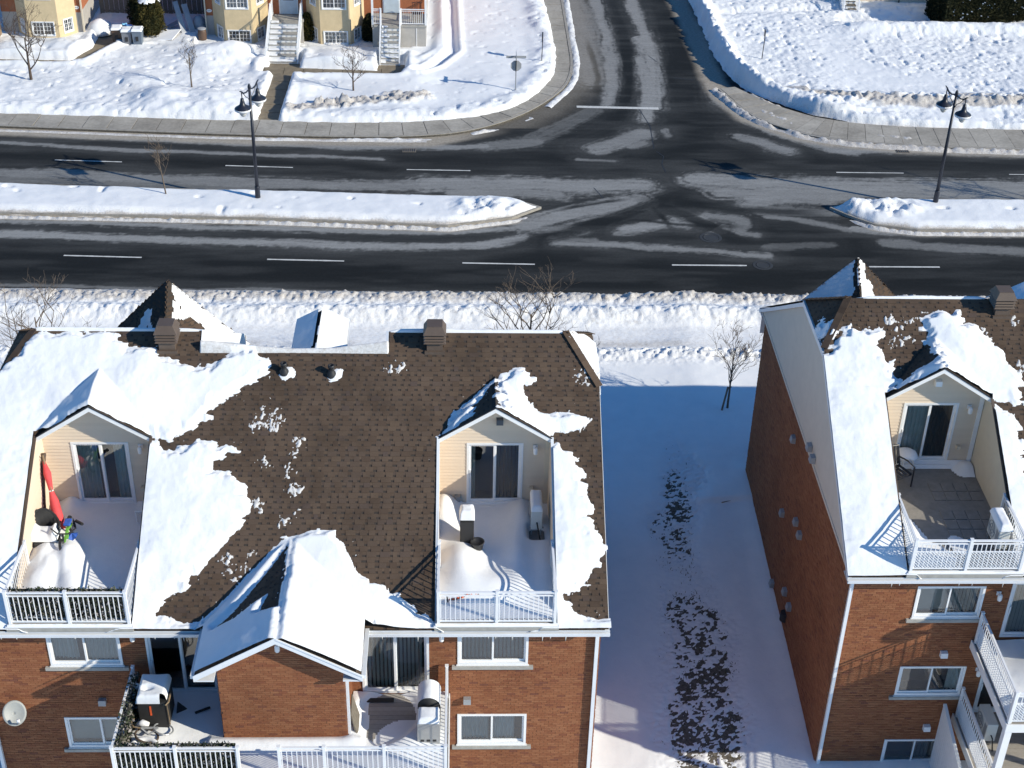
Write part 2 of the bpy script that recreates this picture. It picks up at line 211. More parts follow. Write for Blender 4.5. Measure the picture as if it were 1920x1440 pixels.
# ---------------------------------------------------------------- mesh helpers
def link(o, parent=None):
    COL.objects.link(o)
    if parent is not None: o.parent = parent
    return o
def tag(o, label=None, cat=None, group=None, kind=None):
    if label: o['label'] = label
    if cat: o['category'] = cat
    if group: o['group'] = group
    if kind: o['kind'] = kind
    return o
def thing(name, loc, label, cat, group=None, rz=0.0):
    o = bpy.data.objects.new(name, None); o.location = loc; o.rotation_euler = (0, 0, rz); o.empty_display_size = 0.2
    link(o); return tag(o, label, cat, group)
class T3:
    """local frame u, d, z -> point"""
    def __init__(s, O, U=(1, 0, 0), D=(0, 1, 0), Z=(0, 0, 1)):
        s.O = np.array(O, float); s.U = np.array(U, float); s.D = np.array(D, float); s.Z = np.array(Z, float)
    def __call__(s, u, d, z): return s.O+s.U*u+s.D*d+s.Z*z
ID = T3((0, 0, 0))
class MB:
    def __init__(s, T=None): s.v = []; s.f = []; s.T = T or ID; s.m = []; s.cm = 0
    def add(s, vs, fs):
        k = len(s.v); s.v += [tuple(x) for x in vs]
        for f in fs: s.f.append(tuple(i+k for i in f)); s.m.append(s.cm)
        return s
    def box(s, u0, u1, d0, d1, z0, z1):
        T = s.T
        P = [T(u, d, z) for z in (z0, z1) for d in (d0, d1) for u in (u0, u1)]
        return s.add(P, [(0, 2, 3, 1), (4, 5, 7, 6), (0, 1, 5, 4), (2, 6, 7, 3), (0, 4, 6, 2), (1, 3, 7, 5)])
    def poly(s, pts): return s.add([s.T(*p) for p in pts], [tuple(range(len(pts)))])
    def prism(s, pts, off):
        """polygon pts extruded by vector off (both in the local frame)"""
        n = len(pts); A = [s.T(*p) for p in pts]; B = [s.T(p[0]+off[0], p[1]+off[1], p[2]+off[2]) for p in pts]
        return s.add(A+B, [tuple(range(n))[::-1], tuple(range(n, 2*n))]+[(i, (i+1) % n, n+(i+1) % n, n+i) for i in range(n)])
    def bar(s, p0, p1, w, h=None, up=(0, 0, 1)):
        h = h or w
        a = np.array(s.T(*p0)); b_ = np.array(s.T(*p1)); d = b_-a; L = np.linalg.norm(d)
        if L < 1e-6: return s
        d /= L; up = np.array(up, float)
        if abs(d@up) > .98: up = np.array((0, 1., 0))
        x = np.cross(d, up); x /= np.linalg.norm(x); y = np.cross(x, d)
        P = [q+x*sx*w/2+y*sy*h/2 for q in (a, b_) for sx, sy in ((-1, -1), (1, -1), (1, 1), (-1, 1))]
        return s.add(P, [(3, 2, 1, 0), (4, 5, 6, 7)]+[(i, (i+1) % 4, 4+(i+1) % 4, 4+i) for i in range(4)])
    def tube(s, path, rad, n=6, cap=True):
        pts = [np.array(s.T(*p), float) for p in path]; rs = rad if hasattr(rad, '__len__') else [rad]*len(pts)
        V = []; prev = None
        for i, p in enumerate(pts):
            d = pts[min(i+1, len(pts)-1)]-pts[max(i-1, 0)]; d = d/(np.linalg.norm(d)+1e-9)
            if prev is None:
                a = np.array((0, 0, 1.)) if abs(d[2]) < .9 else np.array((1., 0, 0))
                x = np.cross(d, a)
            else: x = prev-d*(prev@d)
            x /= np.linalg.norm(x)+1e-9; prev = x; y = np.cross(d, x)
            V += [p+(x*math.cos(2*math.pi*k/n)+y*math.sin(2*math.pi*k/n))*rs[i] for k in range(n)]
        F = []
        for i in range(len(pts)-1):
            for k in range(n):
                F.append((i*n+k, i*n+(k+1) % n, (i+1)*n+(k+1) % n, (i+1)*n+k))
        if cap: F += [tuple(range(n))[::-1], tuple((len(pts)-1)*n+k for k in range(n))]
        return s.add(V, F)
    def lathe(s, c, prof, n=16, ang=0.0):
        """prof: (radius, z) from bottom to top round the vertical through c"""
        V = []; 
        for r, z in prof: V += [s.T(c[0]+r*math.cos(ang+2*math.pi*k/n), c[1]+r*math.sin(ang+2*math.pi*k/n), c[2]+z) for k in range(n)]
        F = []
        for i in range(len(prof)-1):
            for k in range(n): F.append((i*n+k, i*n+(k+1) % n, (i+1)*n+(k+1) % n, (i+1)*n+k))
        F += [tuple(range(n))[::-1], tuple((len(prof)-1)*n+k for k in range(n))]
        return s.add(V, F)
    def build(s, name, mat, parent=None, smooth=False, loc=None, bevel=0.0):
        me = bpy.data.meshes.new(name); me.from_pydata([tuple(map(float, v)) for v in s.v], [], s.f)
        for mm_ in (mat if isinstance(mat, (list, tuple)) else [mat]): me.materials.append(MATS[mm_])
        if any(s.m): me.polygons.foreach_set('material_index', s.m)
        if smooth: me.polygons.foreach_set('use_smooth', [True]*len(me.polygons))
        me.update()
        o = bpy.data.objects.new(name, me)
        if loc is not None: o.location = loc
        link(o, parent)
        if bevel:
            b_ = o.modifiers.new('bevel', 'BEVEL'); b_.width = bevel; b_.segments = 2; b_.limit_method = 'ANGLE'
        return o
def mesh_np(name, V, F, mat, parent=None, smooth=False, attrs=None, loc=None):
    V = np.asarray(V, np.float32); F = np.asarray(F, np.int32); k = F.shape[1]
    me = bpy.data.meshes.new(name)
    me.vertices.add(len(V)); me.vertices.foreach_set('co', V.ravel())
    me.loops.add(F.size); me.loops.foreach_set('vertex_index', F.ravel())
    me.polygons.add(len(F)); me.polygons.foreach_set('loop_start', np.arange(0, F.size, k, dtype=np.int32))
    me.polygons.foreach_set('loop_total', np.full(len(F), k, np.int32))
    me.polygons.foreach_set('use_smooth', np.full(len(F), bool(smooth)))
    me.update(calc_edges=True)
    for an, av in (attrs or {}).items():
        a = me.attributes.new(an, 'FLOAT', 'POINT'); a.data.foreach_set('value', np.asarray(av, np.float32))
    me.materials.append(MATS[mat])
    o = bpy.data.objects.new(name, me)
    if loc is not None: o.location = loc
    link(o, parent); return o
def boxes_np(O, U, D, Z, closed=False):
    """many boxes: corner O and three edge vectors each (n,3); front (D side) and four sides"""
    n = len(O); P = np.empty((n, 8, 3))
    k = 0
    for z in (0, 1):
        for d in (0, 1):
            for u in (0, 1): P[:, k] = O+U*u+D*d+Z*z; k += 1
    q = [(2, 6, 7, 3), (0, 2, 3, 1), (4, 5, 7, 6), (0, 4, 6, 2), (1, 3, 7, 5)]
    if closed: q.append((0, 1, 5, 4))
    F = (np.arange(n)[:, None, None]*8+np.array(q)[None]).reshape(-1, 4)
    return P.reshape(-1, 3), F
# ---- value noise
def vn(x, y, s=0):
    x = np.asarray(x, float); y = np.asarray(y, float)
    ix = np.floor(x).astype(np.int64); iy = np.floor(y).astype(np.int64); fx = x-ix; fy = y-iy
    fx = fx*fx*(3-2*fx); fy = fy*fy*(3-2*fy)
    def h(a, b_):
        n = (a*374761393+b_*668265263+s*974634777) & 0xffffffff
        n = ((n ^ (n >> 13))*1274126177) & 0xffffffff
        return ((n ^ (n >> 16)) & 0xffff)/65535.0
    return (h(ix, iy)*(1-fx)+h(ix+1, iy)*fx)*(1-fy)+(h(ix, iy+1)*(1-fx)+h(ix+1, iy+1)*fx)*fy
def fbm(x, y, s=0, o=4, g=.5):
    a = 1.; r = 0; tt = 0
    for k in range(o):
        r = r+a*vn(x*2**k, y*2**k, s+k*17); tt += a; a *= g
    return r/tt-.5
def sstep(x, a, b_):
    t_ = np.clip((x-a)/(b_-a), 0, 1); return t_*t_*(3-2*t_)
def sdpoly(x, y, poly):
    """distance to the outline, positive inside"""
    x = np.asarray(x, float); y = np.asarray(y, float)
    d = np.full(x.shape, 1e9); ins = np.zeros(x.shape, bool); n = len(poly)
    for i in range(n):
        (ax, ay), (bx, by) = poly[i], poly[(i+1) % n]
        ex, ey = bx-ax, by-ay; L = ex*ex+ey*ey
        if L < 1e-12: continue
        t_ = np.clip(((x-ax)*ex+(y-ay)*ey)/L, 0, 1)
        d = np.minimum(d, np.hypot(x-ax-t_*ex, y-ay-t_*ey))
        c = (ay > y) != (by > y)
        ins ^= c & (x < ax+(y-ay)*ex/np.where(abs(ey) < 1e-12, 1e-12, ey))
    return np.where(ins, d, -d)
def dline(x, y, pl):
    d = np.full(np.shape(x), 1e9)
    for i in range(len(pl)-1):
        (ax, ay), (bx, by) = pl[i], pl[i+1]; ex, ey = bx-ax, by-ay
        t_ = np.clip(((x-ax)*ex+(y-ay)*ey)/(ex*ex+ey*ey+1e-12), 0, 1)
        d = np.minimum(d, np.hypot(x-ax-t_*ex, y-ay-t_*ey))
    return d
def grid(x0, x1, y0, y1, r):
    nx = max(2, int(round((x1-x0)/r))+1); ny = max(2, int(round((y1-y0)/r))+1)
    X, Y = np.meshgrid(np.linspace(x0, x1, nx), np.linspace(y0, y1, ny))
    i = (np.arange(ny-1)[:, None]*nx+np.arange(nx-1)[None]).ravel()
    return X, Y, np.stack([i, i+1, i+nx+1, i+nx], 1)
def sheet(name, X, Y, Z, F, keep, mat, parent=None, attrs=None, smooth=True, loc=None, hard=None):
    """height field, only the cells with a kept corner (and no corner outside hard)"""
    k = keep.ravel(); F = F[k[F].any(1)]
    if hard is not None: F = F[hard.ravel()[F].all(1)]
    used = np.zeros(X.size, bool); used[F.ravel()] = True; idx = np.cumsum(used)-1
    V = np.stack([X.ravel(), Y.ravel(), Z.ravel()], 1)[used]
    return mesh_np(name, V, idx[F], mat, parent, smooth, {a: v.ravel()[used] for a, v in (attrs or {}).items()}, loc)
# ================================================================ GROUND, ROADS, SNOW
def terr(y): return np.where(np.asarray(y) < 41.2, -0.059*(41.2-np.maximum(np.asarray(y), 22.)), 0.0)
HOUSES = ((-12.1, 3.5, 27.7, 40.7), (10.2, 26.0, 29.67, 42.7))
def resample(pl, n):
    pl = [np.array(p, float) for p in pl]; L = [0]
    for i in range(1, len(pl)): L.append(L[-1]+np.linalg.norm(pl[i]-pl[i-1]))
    out = []
    for s in np.linspace(0, L[-1], n):
        i = min(max(np.searchsorted(L, s)-1, 0), len(pl)-2); t_ = (s-L[i])/(L[i+1]-L[i]+1e-9); out.append(pl[i]*(1-t_)+pl[i+1]*t_)
    return out
def smooth_pl(pl, k=3):
    pl = [np.array(p, float) for p in pl]
    for _ in range(k):
        q = [pl[0]]
        for i in range(len(pl)-1): q += [pl[i]*.75+pl[i+1]*.25, pl[i]*.25+pl[i+1]*.75]
        q.append(pl[-1]); pl = q
    return pl
def ground_plane():
    b = MB(); b.poly([(-300, 41, -.06), (300, 41, -.06), (300, 500, -.06), (-300, 500, -.06)])
    b.poly([(-300, -200, -1.3), (300, -200, -1.3), (300, 41, -1.3), (-300, 41, -1.3)])
    b.poly([(-300, 41, -1.3), (300, 41, -1.3), (300, 41, -.06), (-300, 41, -.06)])
    tag(b.build('ground', 'snow'), kind='structure')
ground_plane()
def dalong(x, y, pl):
    """distance to the line, its side and the run along it"""
    d = np.full(np.shape(x), 1e9); sd_ = np.zeros(np.shape(x)); al = np.zeros(np.shape(x)); run = 0
    for i in range(len(pl)-1):
        (ax, ay), (bx, by) = pl[i], pl[i+1]; ex, ey = bx-ax, by-ay; L = math.hypot(ex, ey)+1e-9
        t_ = np.clip(((x-ax)*ex+(y-ay)*ey)/(L*L), 0, 1); q = np.hypot(x-ax-t_*ex, y-ay-t_*ey); k = q < d
        d = np.where(k, q, d); sd_ = np.where(k, np.sign((x-ax)*ey-(y-ay)*ex)*q, sd_); al = np.where(k, run+t_*L, al); run += L
    return d, sd_, al
def salt(X, Y):
    r = np.zeros(X.shape); hz = np.zeros(X.shape)
    wx = X+fbm(X*.45, Y*.45, 3)*.6; wy = Y+fbm(X*.35, Y*.8, 4)*.4
    fine = fbm(X*3.4, Y*4.6, 17, 4, .8)
    for i, (pl, w, st, sf) in enumerate(DATA['salt']):
        pl = [tuple(p) for p in smooth_pl(pl, 2)] if len(pl) > 2 else pl
        d, sg, al = dalong(wx, wy, pl); strip = fbm(al*.28, sg*5.0, 30+i, 4, .7)
        prof = np.clip(1.15-d/(w*1.35+.06), 0, 1)
        r = np.maximum(r, st*sstep(prof+strip*1.0+fine*.75, .22, .85)*(prof > 0)); hz = np.maximum(hz, st*np.exp(-(d/(w*1.8+.4))**2)*(1+1.3*strip))
    t_ = np.ones(X.shape)
    for i, (pl, w) in enumerate(DATA['tracks']):
        d, sg, al = dalong(X+fbm(X*.8, Y*.8, 5)*.2, Y, [tuple(p) for p in smooth_pl(pl, 3)]); strip = fbm(al*.2, sg*6, 60+i, 3, .7)
        run = al.max()+1e-6; fade = sstep(al, 0, .3*run)*sstep(run-al, 0, .3*run); t_ = np.minimum(t_, 1-.9*sstep(1.2-d/(w+.05)+strip*1.0+fine*.7, .05, .9)*fade*(d < w*2.5+.3))
    dust = .07*sstep(fbm(X*.3, Y*1.6, 18, 4), -.1, .25)
    return np.clip((r*.95+.17*hz*(1-r))*t_+dust, 0, 1)
def road():
    r = None
    snd = lambda X, Y: np.zeros(X.shape)
    X1, Y1, F1 = grid(-30, 36, 55.5, 73.6, .09)
    X2, Y2, F2 = grid(-1.5, 21, 73.6, 100, .09)
    V = []; Fs = []; A = []; B_ = []; k = 0
    far = DATA['sw_near']
    for X, Y, F in ((X1, Y1, F1), (X2, Y2, F2)):
        V.append(np.stack([X.ravel(), Y.ravel(), np.zeros(X.size)], 1)); Fs.append(F+k); k += X.size
        s = salt(X, Y); A.append(s.ravel())
        d = dline(X, Y, [(-40, far[0][1]+.7)]+list(far)+[(6.5, 110)])
        d2 = dline(X, Y, DATA['roadR']+[(60, 71.2)])
        dm = dline(X, Y, DATA['medL'][:4]); dm2 = dline(X, Y, [DATA['medR'][i] for i in (4, 5, 6)])
        n = fbm(X*1.5, Y*1.5, 8)*.5
        g = np.maximum((1-sstep(d+n*.5, .6, 1.15))*sstep(-X, -3.2, 1.0)*.9, (1-sstep(d2+n*.5, .35, 1.0))*.85)
        g = np.maximum(g, np.maximum(1-sstep(dm+n*.3, .35, .6), 1-sstep(dm2+n*.3, .3, .6))*.95*(Y < 63.6))
        g = np.maximum(g, .35*(1-sstep(d+n, .5, 2.4))*(Y > 74))
        B_.append(g.ravel())
    o = mesh_np('road', np.concatenate(V), np.concatenate(Fs), 'asphalt', None, True, {'salt': np.concatenate(A), 'sand': np.concatenate(B_)})
    tag(o, kind='structure')
    b = MB()
    for x0, x1 in ((-300, -30), (36, 300)): b.poly([(x0, 56, -.004), (x1, 56, -.004), (x1, 73.6, -.004), (x0, 73.6, -.004)])
    b.poly([(6.5, 100, -.004), (14.2, 100, -.004), (14.2, 300, -.004), (6.5, 300, -.004)])
    b.build('road_section', 'asphalt', o)
    def dash(x0, y0, x1, y1, w=.12):
        L = math.hypot(x1-x0, y1-y0); b = MB(); n = 12; nx, ny = -(y1-y0)/L, (x1-x0)/L
        up = []; lo = []
        for i in range(n+1):
            t_ = i/n; e = .02*(rnd.random()-.5)
            up.append((x0+(x1-x0)*t_+nx*(w/2+e), y0+(y1-y0)*t_+ny*(w/2+e), .006)); lo.append((x0+(x1-x0)*t_-nx*(w/2+e), y0+(y1-y0)*t_-ny*(w/2+e), .006))
        for i in range(n): b.poly([lo[i], lo[i+1], up[i+1], up[i]])
        b.build('lane_marking', 'paint_white', o)
    h = 32/33.
    for a in ((-18.4, 61.25, -14.8, 61.1), (-9.02, 61.0, -5.46, 60.88), (.01, 60.77, 3.37, 60.68), (9.76, 60.7, 13.26, 60.69), (19.0, 60.65, 22.34, 60.66), (28.2, 60.6, 31.6, 60.6)):
        dash(*[v*h for v in a], w=.11)
    for a in ((-21.2, 71.68, -17.7, 71.5), (-12.3, 71.17, -8.8, 71.0), (-2.9, 70.87, .41, 70.8), (19.63, 70.97, 23.2, 70.95), (28.8, 70.9, 32.2, 70.9)):
        dash(*[v*h for v in a], w=.09)
    b = MB(); b.poly([(6.3, 76.92, .007), (10.83, 76.76, .007), (10.83, 77.06, .007), (6.3, 77.2, .007)]); b.build('stop_line', 'paint_white', o)
    def cover(x, y, r=.34, mat='old_iron'):
        b = MB(); b.lathe((x, y, .0), [(r, .0), (r, .012), (r*.86, .012), (r*.82, .006)], 24); b.build('manhole_cover', mat, o)
        b = MB()
        for k in range(24):
            a0, a1 = 2*math.pi*k/24, 2*math.pi*(k+1)/24
            b.poly([(x+math.cos(a)*rr, y+math.sin(a)*rr, .009) for a, rr in ((a0, r+.03), (a0, r+.16), (a1, r+.16), (a1, r+.03))])
        b.build('cover_collar', 'old_iron', o)
    cover(11.6, 61.55, .36); cover(13.6, 58.9, .3)
    def drain(x, y):
        b = MB(); b.box(x-.35, x+.35, y-.22, y+.22, -.02, .012); b.build('drain_frame', 'wood_grey', o)
        b = MB()
        for k in range(6): b.box(x-.3+k*.11, x-.25+k*.11, y-.17, y+.17, .012, .02)
        b.build('drain_grate', 'black_metal', o)
    drain(-2.75, 71.05); drain(23.1, 71.5)
    # long hairline cracks and tar lines
    b = MB()
    for pts in (((10.3, 68.6), (10.2, 69.6), (10.4, 70.6), (10.1, 71.2)), ((6.5, 66.8), (6.9, 65.6)), ((9.7, 77.1), (10.1, 74.5), (10.0, 71.5)), ((12.2, 81.5), (13.4, 81.2)), ((11.1, 85), (11.5, 84))):
        for i in range(len(pts)-1):
            (x0, y0), (x1, y1) = pts[i], pts[i+1]; L = math.hypot(x1-x0, y1-y0); nx, ny = -(y1-y0)/L*.02, (x1-x0)/L*.02
            b.poly([(x0-nx, y0-ny, .004), (x1-nx, y1-ny, .004), (x1+nx, y1+ny, .004), (x0+nx, y0+ny, .004)])
    b.build('tar_line', 'black_plastic', o)
road()
def sidewalk(near, farl, n, side=1):
    b = MB()
    A = resample(smooth_pl(near), n*2+1); fl = [tuple(p) for p in smooth_pl(farl)]; B_ = []
    for i, p in enumerate(A):
        d = A[min(i+1, 2*n)]-A[max(i-1, 0)]; d = d/np.linalg.norm(d); B_.append(p+np.array((-d[1], d[0]))*side*float(dline(np.array(p[0]), np.array(p[1]), fl)))
    for i in range(2*n):
        b.poly([(A[i][0], A[i][1], .1), (A[i+1][0], A[i+1][1], .1), (B_[i+1][0], B_[i+1][1], .1), (B_[i][0], B_[i][1], .1)])
        b.poly([(A[i][0], A[i][1], 0), (A[i+1][0], A[i+1][1], 0), (A[i+1][0], A[i+1][1], .1), (A[i][0], A[i][1], .1)])
    root = tag(b.build('sidewalk', 'soil'), kind='structure')
    for i in range(n):
        a0, a1, b0, b1 = A[2*i], A[2*i+2], B_[2*i], B_[2*i+2]; am, bm = A[2*i+1], B_[2*i+1]
        e = .03; z = .125+rnd.uniform(-.012, .012)
        ki = .16/np.linalg.norm(bm-am)
        L_ = lambda p, q, t_: p*(1-t_)+q*t_
        P = [L_(a0, b0, ki), L_(am, bm, ki), L_(a1, b1, ki), b1, bm, b0]
        c = sum(P)/6; P = [p+(c-p)*e/np.linalg.norm(c-p) for p in P]
        s = MB(); s.prism([(p[0], p[1], z-.06) for p in P], (0, 0, .06)); s.build('slab', 'slab', root)
        Q = [a0, am, a1, L_(a1, b1, ki*.94), L_(am, bm, ki*.94), L_(a0, b0, ki*.94)]
        s = MB(); s.prism([(p[0], p[1], 0.001) for p in Q], (0, 0, .135)); s.build('kerb_stone', 'kerb', root)
    return root
nf = DATA['sw_near']; ff = DATA['snow_far']
sidewalk([(-33, 74.1)]+nf, [(-33, 75.6)]+[(x, y+.3) for x, y in ff[:4]]+[(x-.4, y+.1) for x, y in ff[4:]], 44)
sidewalk(DATA['roadR'][2:]+[(40, 71.3)], [(15.4, 80.2), (17.3, 77.4), (19.8, 75.2), (24, 74.4), (30, 74.2), (40, 74.1)], 30)

walks = [[(-10.95, 73.6), (-9.95, 73.6), (-9.85, 81.2), (-10.75, 81.2)], [(-11.5, 81.1), (-3.7, 80.7), (-3.5, 81.75), (-11.5, 82.35)], [(-40, 82.4), (-22.6, 82.2), (-22.5, 83.0), (-40, 83.3)], [(-22.9, 82.5), (-21.9, 82.6), (-20.7, 85.2), (-20.6, 88), (-21.9, 88), (-21.9, 85.2)],
         [(-11.2, 82), (-9.5, 82), (-9.5, 84), (-11.2, 84)], [(-4.9, 81.5), (-3.4, 81.4), (-3.4, 84), (-4.9, 84)]]
def walk_obj():
    b = MB(); b.poly([(-40, 82.3, .03), (-20.4, 82.3, .03), (-20.4, 90, .03), (-40, 90, .03)])
    b.poly([(-11.6, 80.5, .03), (-3.3, 80.5, .03), (-3.3, 83, .03), (-11.6, 83, .03)]); b.poly([(-11.2, 74, .032), (-9.7, 74, .032), (-9.7, 81, .032), (-11.2, 81, .032)])
    w = tag(b.build('path', 'walk_wet'), kind='structure')
    for k in range(6):
        s = MB(); y = 74.6+k*1.1; s.box(-11.05, -9.85, y, y+1.04, .034, .06+.004*k); s.build('slab', 'walk_wet', w)
    for k in range(7):
        s = MB(); x = -11.4+k*1.12; s.box(x, x+1.08, 80.7, 82.3, .034, .062); s.build('slab', 'walk_wet', w)
    for k in range(7):
        s = MB(); x = -30+k*1.2; s.box(x, x+1.16, 82.2, 83.2, .034, .06); s.build('slab', 'walk_wet', w)
walk_obj()
def snow_far_left():
    X, Y, F = grid(-34, 6.6, 73.4, 97, .1)
    poly = [(-45, 76)]+[tuple(p) for p in smooth_pl(ff)]+[(5.3, 120), (-45, 120)]
    jx = fbm(X*1.6, Y*1.6, 21)*.3; jy = fbm(X*1.6, Y*1.6, 22)*.3
    d = sdpoly(X+jx*.6, Y+jy*.6, poly)
    big = fbm(X*.25, Y*.25, 23); lump = fbm(X*1.1, Y*1.1, 24); fine = fbm(X*3.1, Y*2.6, 25)
    rough = sstep(-X, 6, 11)*.55+.15; rough = np.maximum(rough, (1-sstep(d, .6, 1.8))*.9)
    h = .30+.15*big+rough*(.17*lump+.10*fine)
    h += .22*np.exp(-((d-.9)/.6)**2)*(.6+lump)
    for cx, cy, a, r in ((-16.4, 76.8, .5, 1.3), (-13.5, 76.6, .45, 1.6), (-18.2, 79.2, .3, 1.2), (-8.8, 78.6, .25, .8), (-7.9, 83.2, .28, 1.3), (-6.6, 83.0, .22, 1.2), (-13.3, 84, .5, 1.2), (-15, 83.4, .45, 1.6), (-23.5, 84.6, .4, 1.1), (-26, 84.5, .3, 1.2), (1.5, 79.3, .15, 1.5), (-4, 77, .12, 2), (-2.6, 80.4, .2, 1.0)):
        h += a*np.exp(-((X-cx)**2+(Y-cy)**2)/r**2)
    h *= 1-.6*sstep(Y, 84.9, 85.8)*(X > -16)*(X < -3)
    w = np.full(X.shape, -1e9)
    for q in walks: w = np.maximum(w, sdpoly(X+jx*.5, Y+jy*.5, q))
    h = np.maximum(h, .07); h += .16*np.exp(-((-w-.35)/.3)**2)
    # footprints: the trail along the side lawn and the trampled shrubs' edge
    tr = dline(X, Y, [(-.9, 97), (-.7, 88), (-.6, 84.5), (-1.6, 82.4), (-2.6, 81.2)])
    h += np.where(Y > 0, -.17*np.exp(-((tr-.1)/.16)**2)+.12*np.exp(-((tr-.5)/.2)**2), 0)
    br = dline(X, Y, [(-1.6, 97), (-1.4, 88), (-1.5, 84.6), (-2.4, 83.2)]); h += .2*np.exp(-(br/.35)**2)
    fp = vn(X*3.2, Y*3.2, 33); h -= .13*sstep(fp, .80, .93)*np.maximum(rough, .3)
    h = h*sstep(d, -.02, .38)-.12*(1-sstep(d, -.15, .08))
    h = np.where(w > -.25, h*sstep(-w, .02, .22)-.1*sstep(w, -.02, .1), h)
    dirt = np.zeros(X.shape)
    for (pl, wd) in (DATA['dirt'][0], DATA['dirt'][2]):
        q = 1-sstep(dline(X, Y, pl)+fbm(X*1.4, Y*1.4, 28)*.9, wd*.7, wd*1.4); dirt = np.maximum(dirt, q*.9); h += q*(.10+.5*fbm(X*4.5, Y*4.5, 29, 3, .7)); rough = np.maximum(rough, q)
    dirt = np.maximum(dirt, .45*(1-sstep(d, .0, .3))*sstep(fbm(X*.8, Y*.8, 26), -.15, .2))
    dirt = np.maximum(dirt, .35*np.exp(-((X+18.3)**2+(Y-77.9)**2)/1.2))
    o = sheet('snow_lawn', X, Y, h, F, h > -.06, 'snow', None, {'dirt': dirt, 'rough': rough})
    tag(o, kind='structure')
snow_far_left()
def snow_far_right():
    X, Y, F = grid(13.8, 41, 73.2, 99, .08)
    poly = [tuple(p) for p in smooth_pl([(14.7, 120)]+DATA['snow_right'])]+[(60, 74.1), (60, 120)]
    jx = fbm(X*1.6, Y*1.6, 41)*.35; jy = fbm(X*1.6, Y*1.6, 42)*.35
    d = sdpoly(X+jx, Y+jy, poly)
    lump = fbm(X*.9, Y*.9, 44); fine = fbm(X*3.6, Y*3.0, 45, 3, .6); big = fbm(X*.2, Y*.2, 46)
    sm = sstep(fbm(X*.22+5, Y*.3, 47), .02, .16)*sstep(X, 19, 23)*.75
    rough = 1-sm
    h = .42+.2*big+rough*(.14*lump+.11*fine)
    h += .28*np.exp(-((d-.55)/.5)**2)*(Y > 76)*(1+lump)+.38*np.exp(-((d-.5)/.45)**2)*sstep(Y, 78, 80)*(1+.8*fine)
    bank = np.exp(-((Y-77.4)/.9)**2)*(X > 17)*sstep(d, .5, 1.5); h += bank*.35*(1+1.4*fine)
    h += .45*np.exp(-((Y-89)/.8)**2)*sstep(X, 22.5, 25)
    h -= .3*np.exp(-((Y-91.2)/1.1)**2)*sstep(X, 23, 25)
    path = dline(X, Y, [(14, 91.0), (18, 92.2), (25, 93.2)]); h -= .2*np.exp(-(path/.5)**2)
    fp = vn(X*3.1, Y*2.8, 48); h -= .085*sstep(fp, .70, .90)*rough
    h = h*sstep(d, -.02, .35)-.12*(1-sstep(d, -.15, .08))
    dirt = np.zeros(X.shape)
    for (pl, wd) in (DATA['dirt'][1], DATA['dirt'][3]):
        q = 1-sstep(dline(X, Y, pl)+fbm(X*1.4, Y*1.4, 28)*1.0, wd*.5, wd*1.2); dirt = np.maximum(dirt, q*.95)
    dirt = np.maximum(dirt, .5*(1-sstep(d, .0, .3))*sstep(fbm(X*.8, Y*.8, 49), -.15, .2))
    o = sheet('snow_lawn', X, Y, h, F, h > -.06, 'snow', None, {'dirt': dirt, 'rough': np.clip(rough, .2, 1)})
    tag(o, kind='structure')
snow_far_right()
def median(poly, x0, x1, drift, seed):
    poly = [tuple(p) for p in poly]
    b = MB(); b.prism([(x, y, .001) for x, y in poly], (0, 0, .13)); root = tag(b.build('median', 'kerb'), kind='structure')
    X, Y, F = grid(x0, x1, 61.4, 67.0, .09)
    jx = fbm(X*1.2, Y*1.2, seed)*.3
    d = sdpoly(X+jx, Y+jx*.5, poly)-.06
    h = .20+.1*fbm(X*.3, Y*.5, seed+1)+.05*fbm(X*1.5, Y*1.5, seed+2)
    rough = .15*np.ones(X.shape)
    for cx, cy, r in drift:
        q = np.exp(-((X-cx)**2/(r*1.5)**2+(Y-cy)**2/r**2)); rough = np.maximum(rough, q); h += q*(.2+.9*fbm(X*1.8, Y*1.5, seed+4, 4, .6))
    fp = vn(X*1.5, Y*1.9, seed+5); h -= .1*sstep(fp, .86, .95)
    h = h*sstep(d, -.02, .45)+.14*sstep(d, -.04, .04)-.1*(1-sstep(d, -.2, -.02))
    dirt = .75*(1-sstep(d+fbm(X*2, Y*2, seed+6)*.4, .02, .22))*(Y < 64)+.35*(1-sstep(d, .0, .18))
    rough = np.maximum(rough, 1-sstep(d, .1, .5))
    sheet('median_snow', X, Y, h, F, h > -.05, 'snow', root, {'dirt': dirt, 'rough': rough})
    # the ploughed-up ridge of slush along the kerb
    X, Y, F = grid(x0, x1, 61.2, 64.0, .07)
    d = sdpoly(X+fbm(X*1.1, Y, seed+8)*.3, Y, poly)
    h = .13*np.exp(-((d+.22)/.14)**2)*(1+1.6*fbm(X*5, Y*3, seed+9))*sstep(62.9+.0*X-Y+d*0, -1.0, .2)-.03
    sheet('slush_ridge', X, Y, h, F, h > -.005, 'snow', root, {'dirt': np.full(X.shape, .72), 'rough': np.ones(X.shape)})
median([(-45, 64.3)]+DATA['medL'][:5]+DATA['medL'][5:]+[(-45, 67.3)], -32, 4.4, ((1.2, 63.9, .9),), 61)
mr = DATA['medR']; median([mr[0], mr[1], mr[2], mr[3], (50, 65.7), (50, 62.2), mr[4+0], mr[5], mr[6], mr[7]], 17.4, 38, ((20.6, 64.3, .9), (18.6, 64.2, .6)), 81)
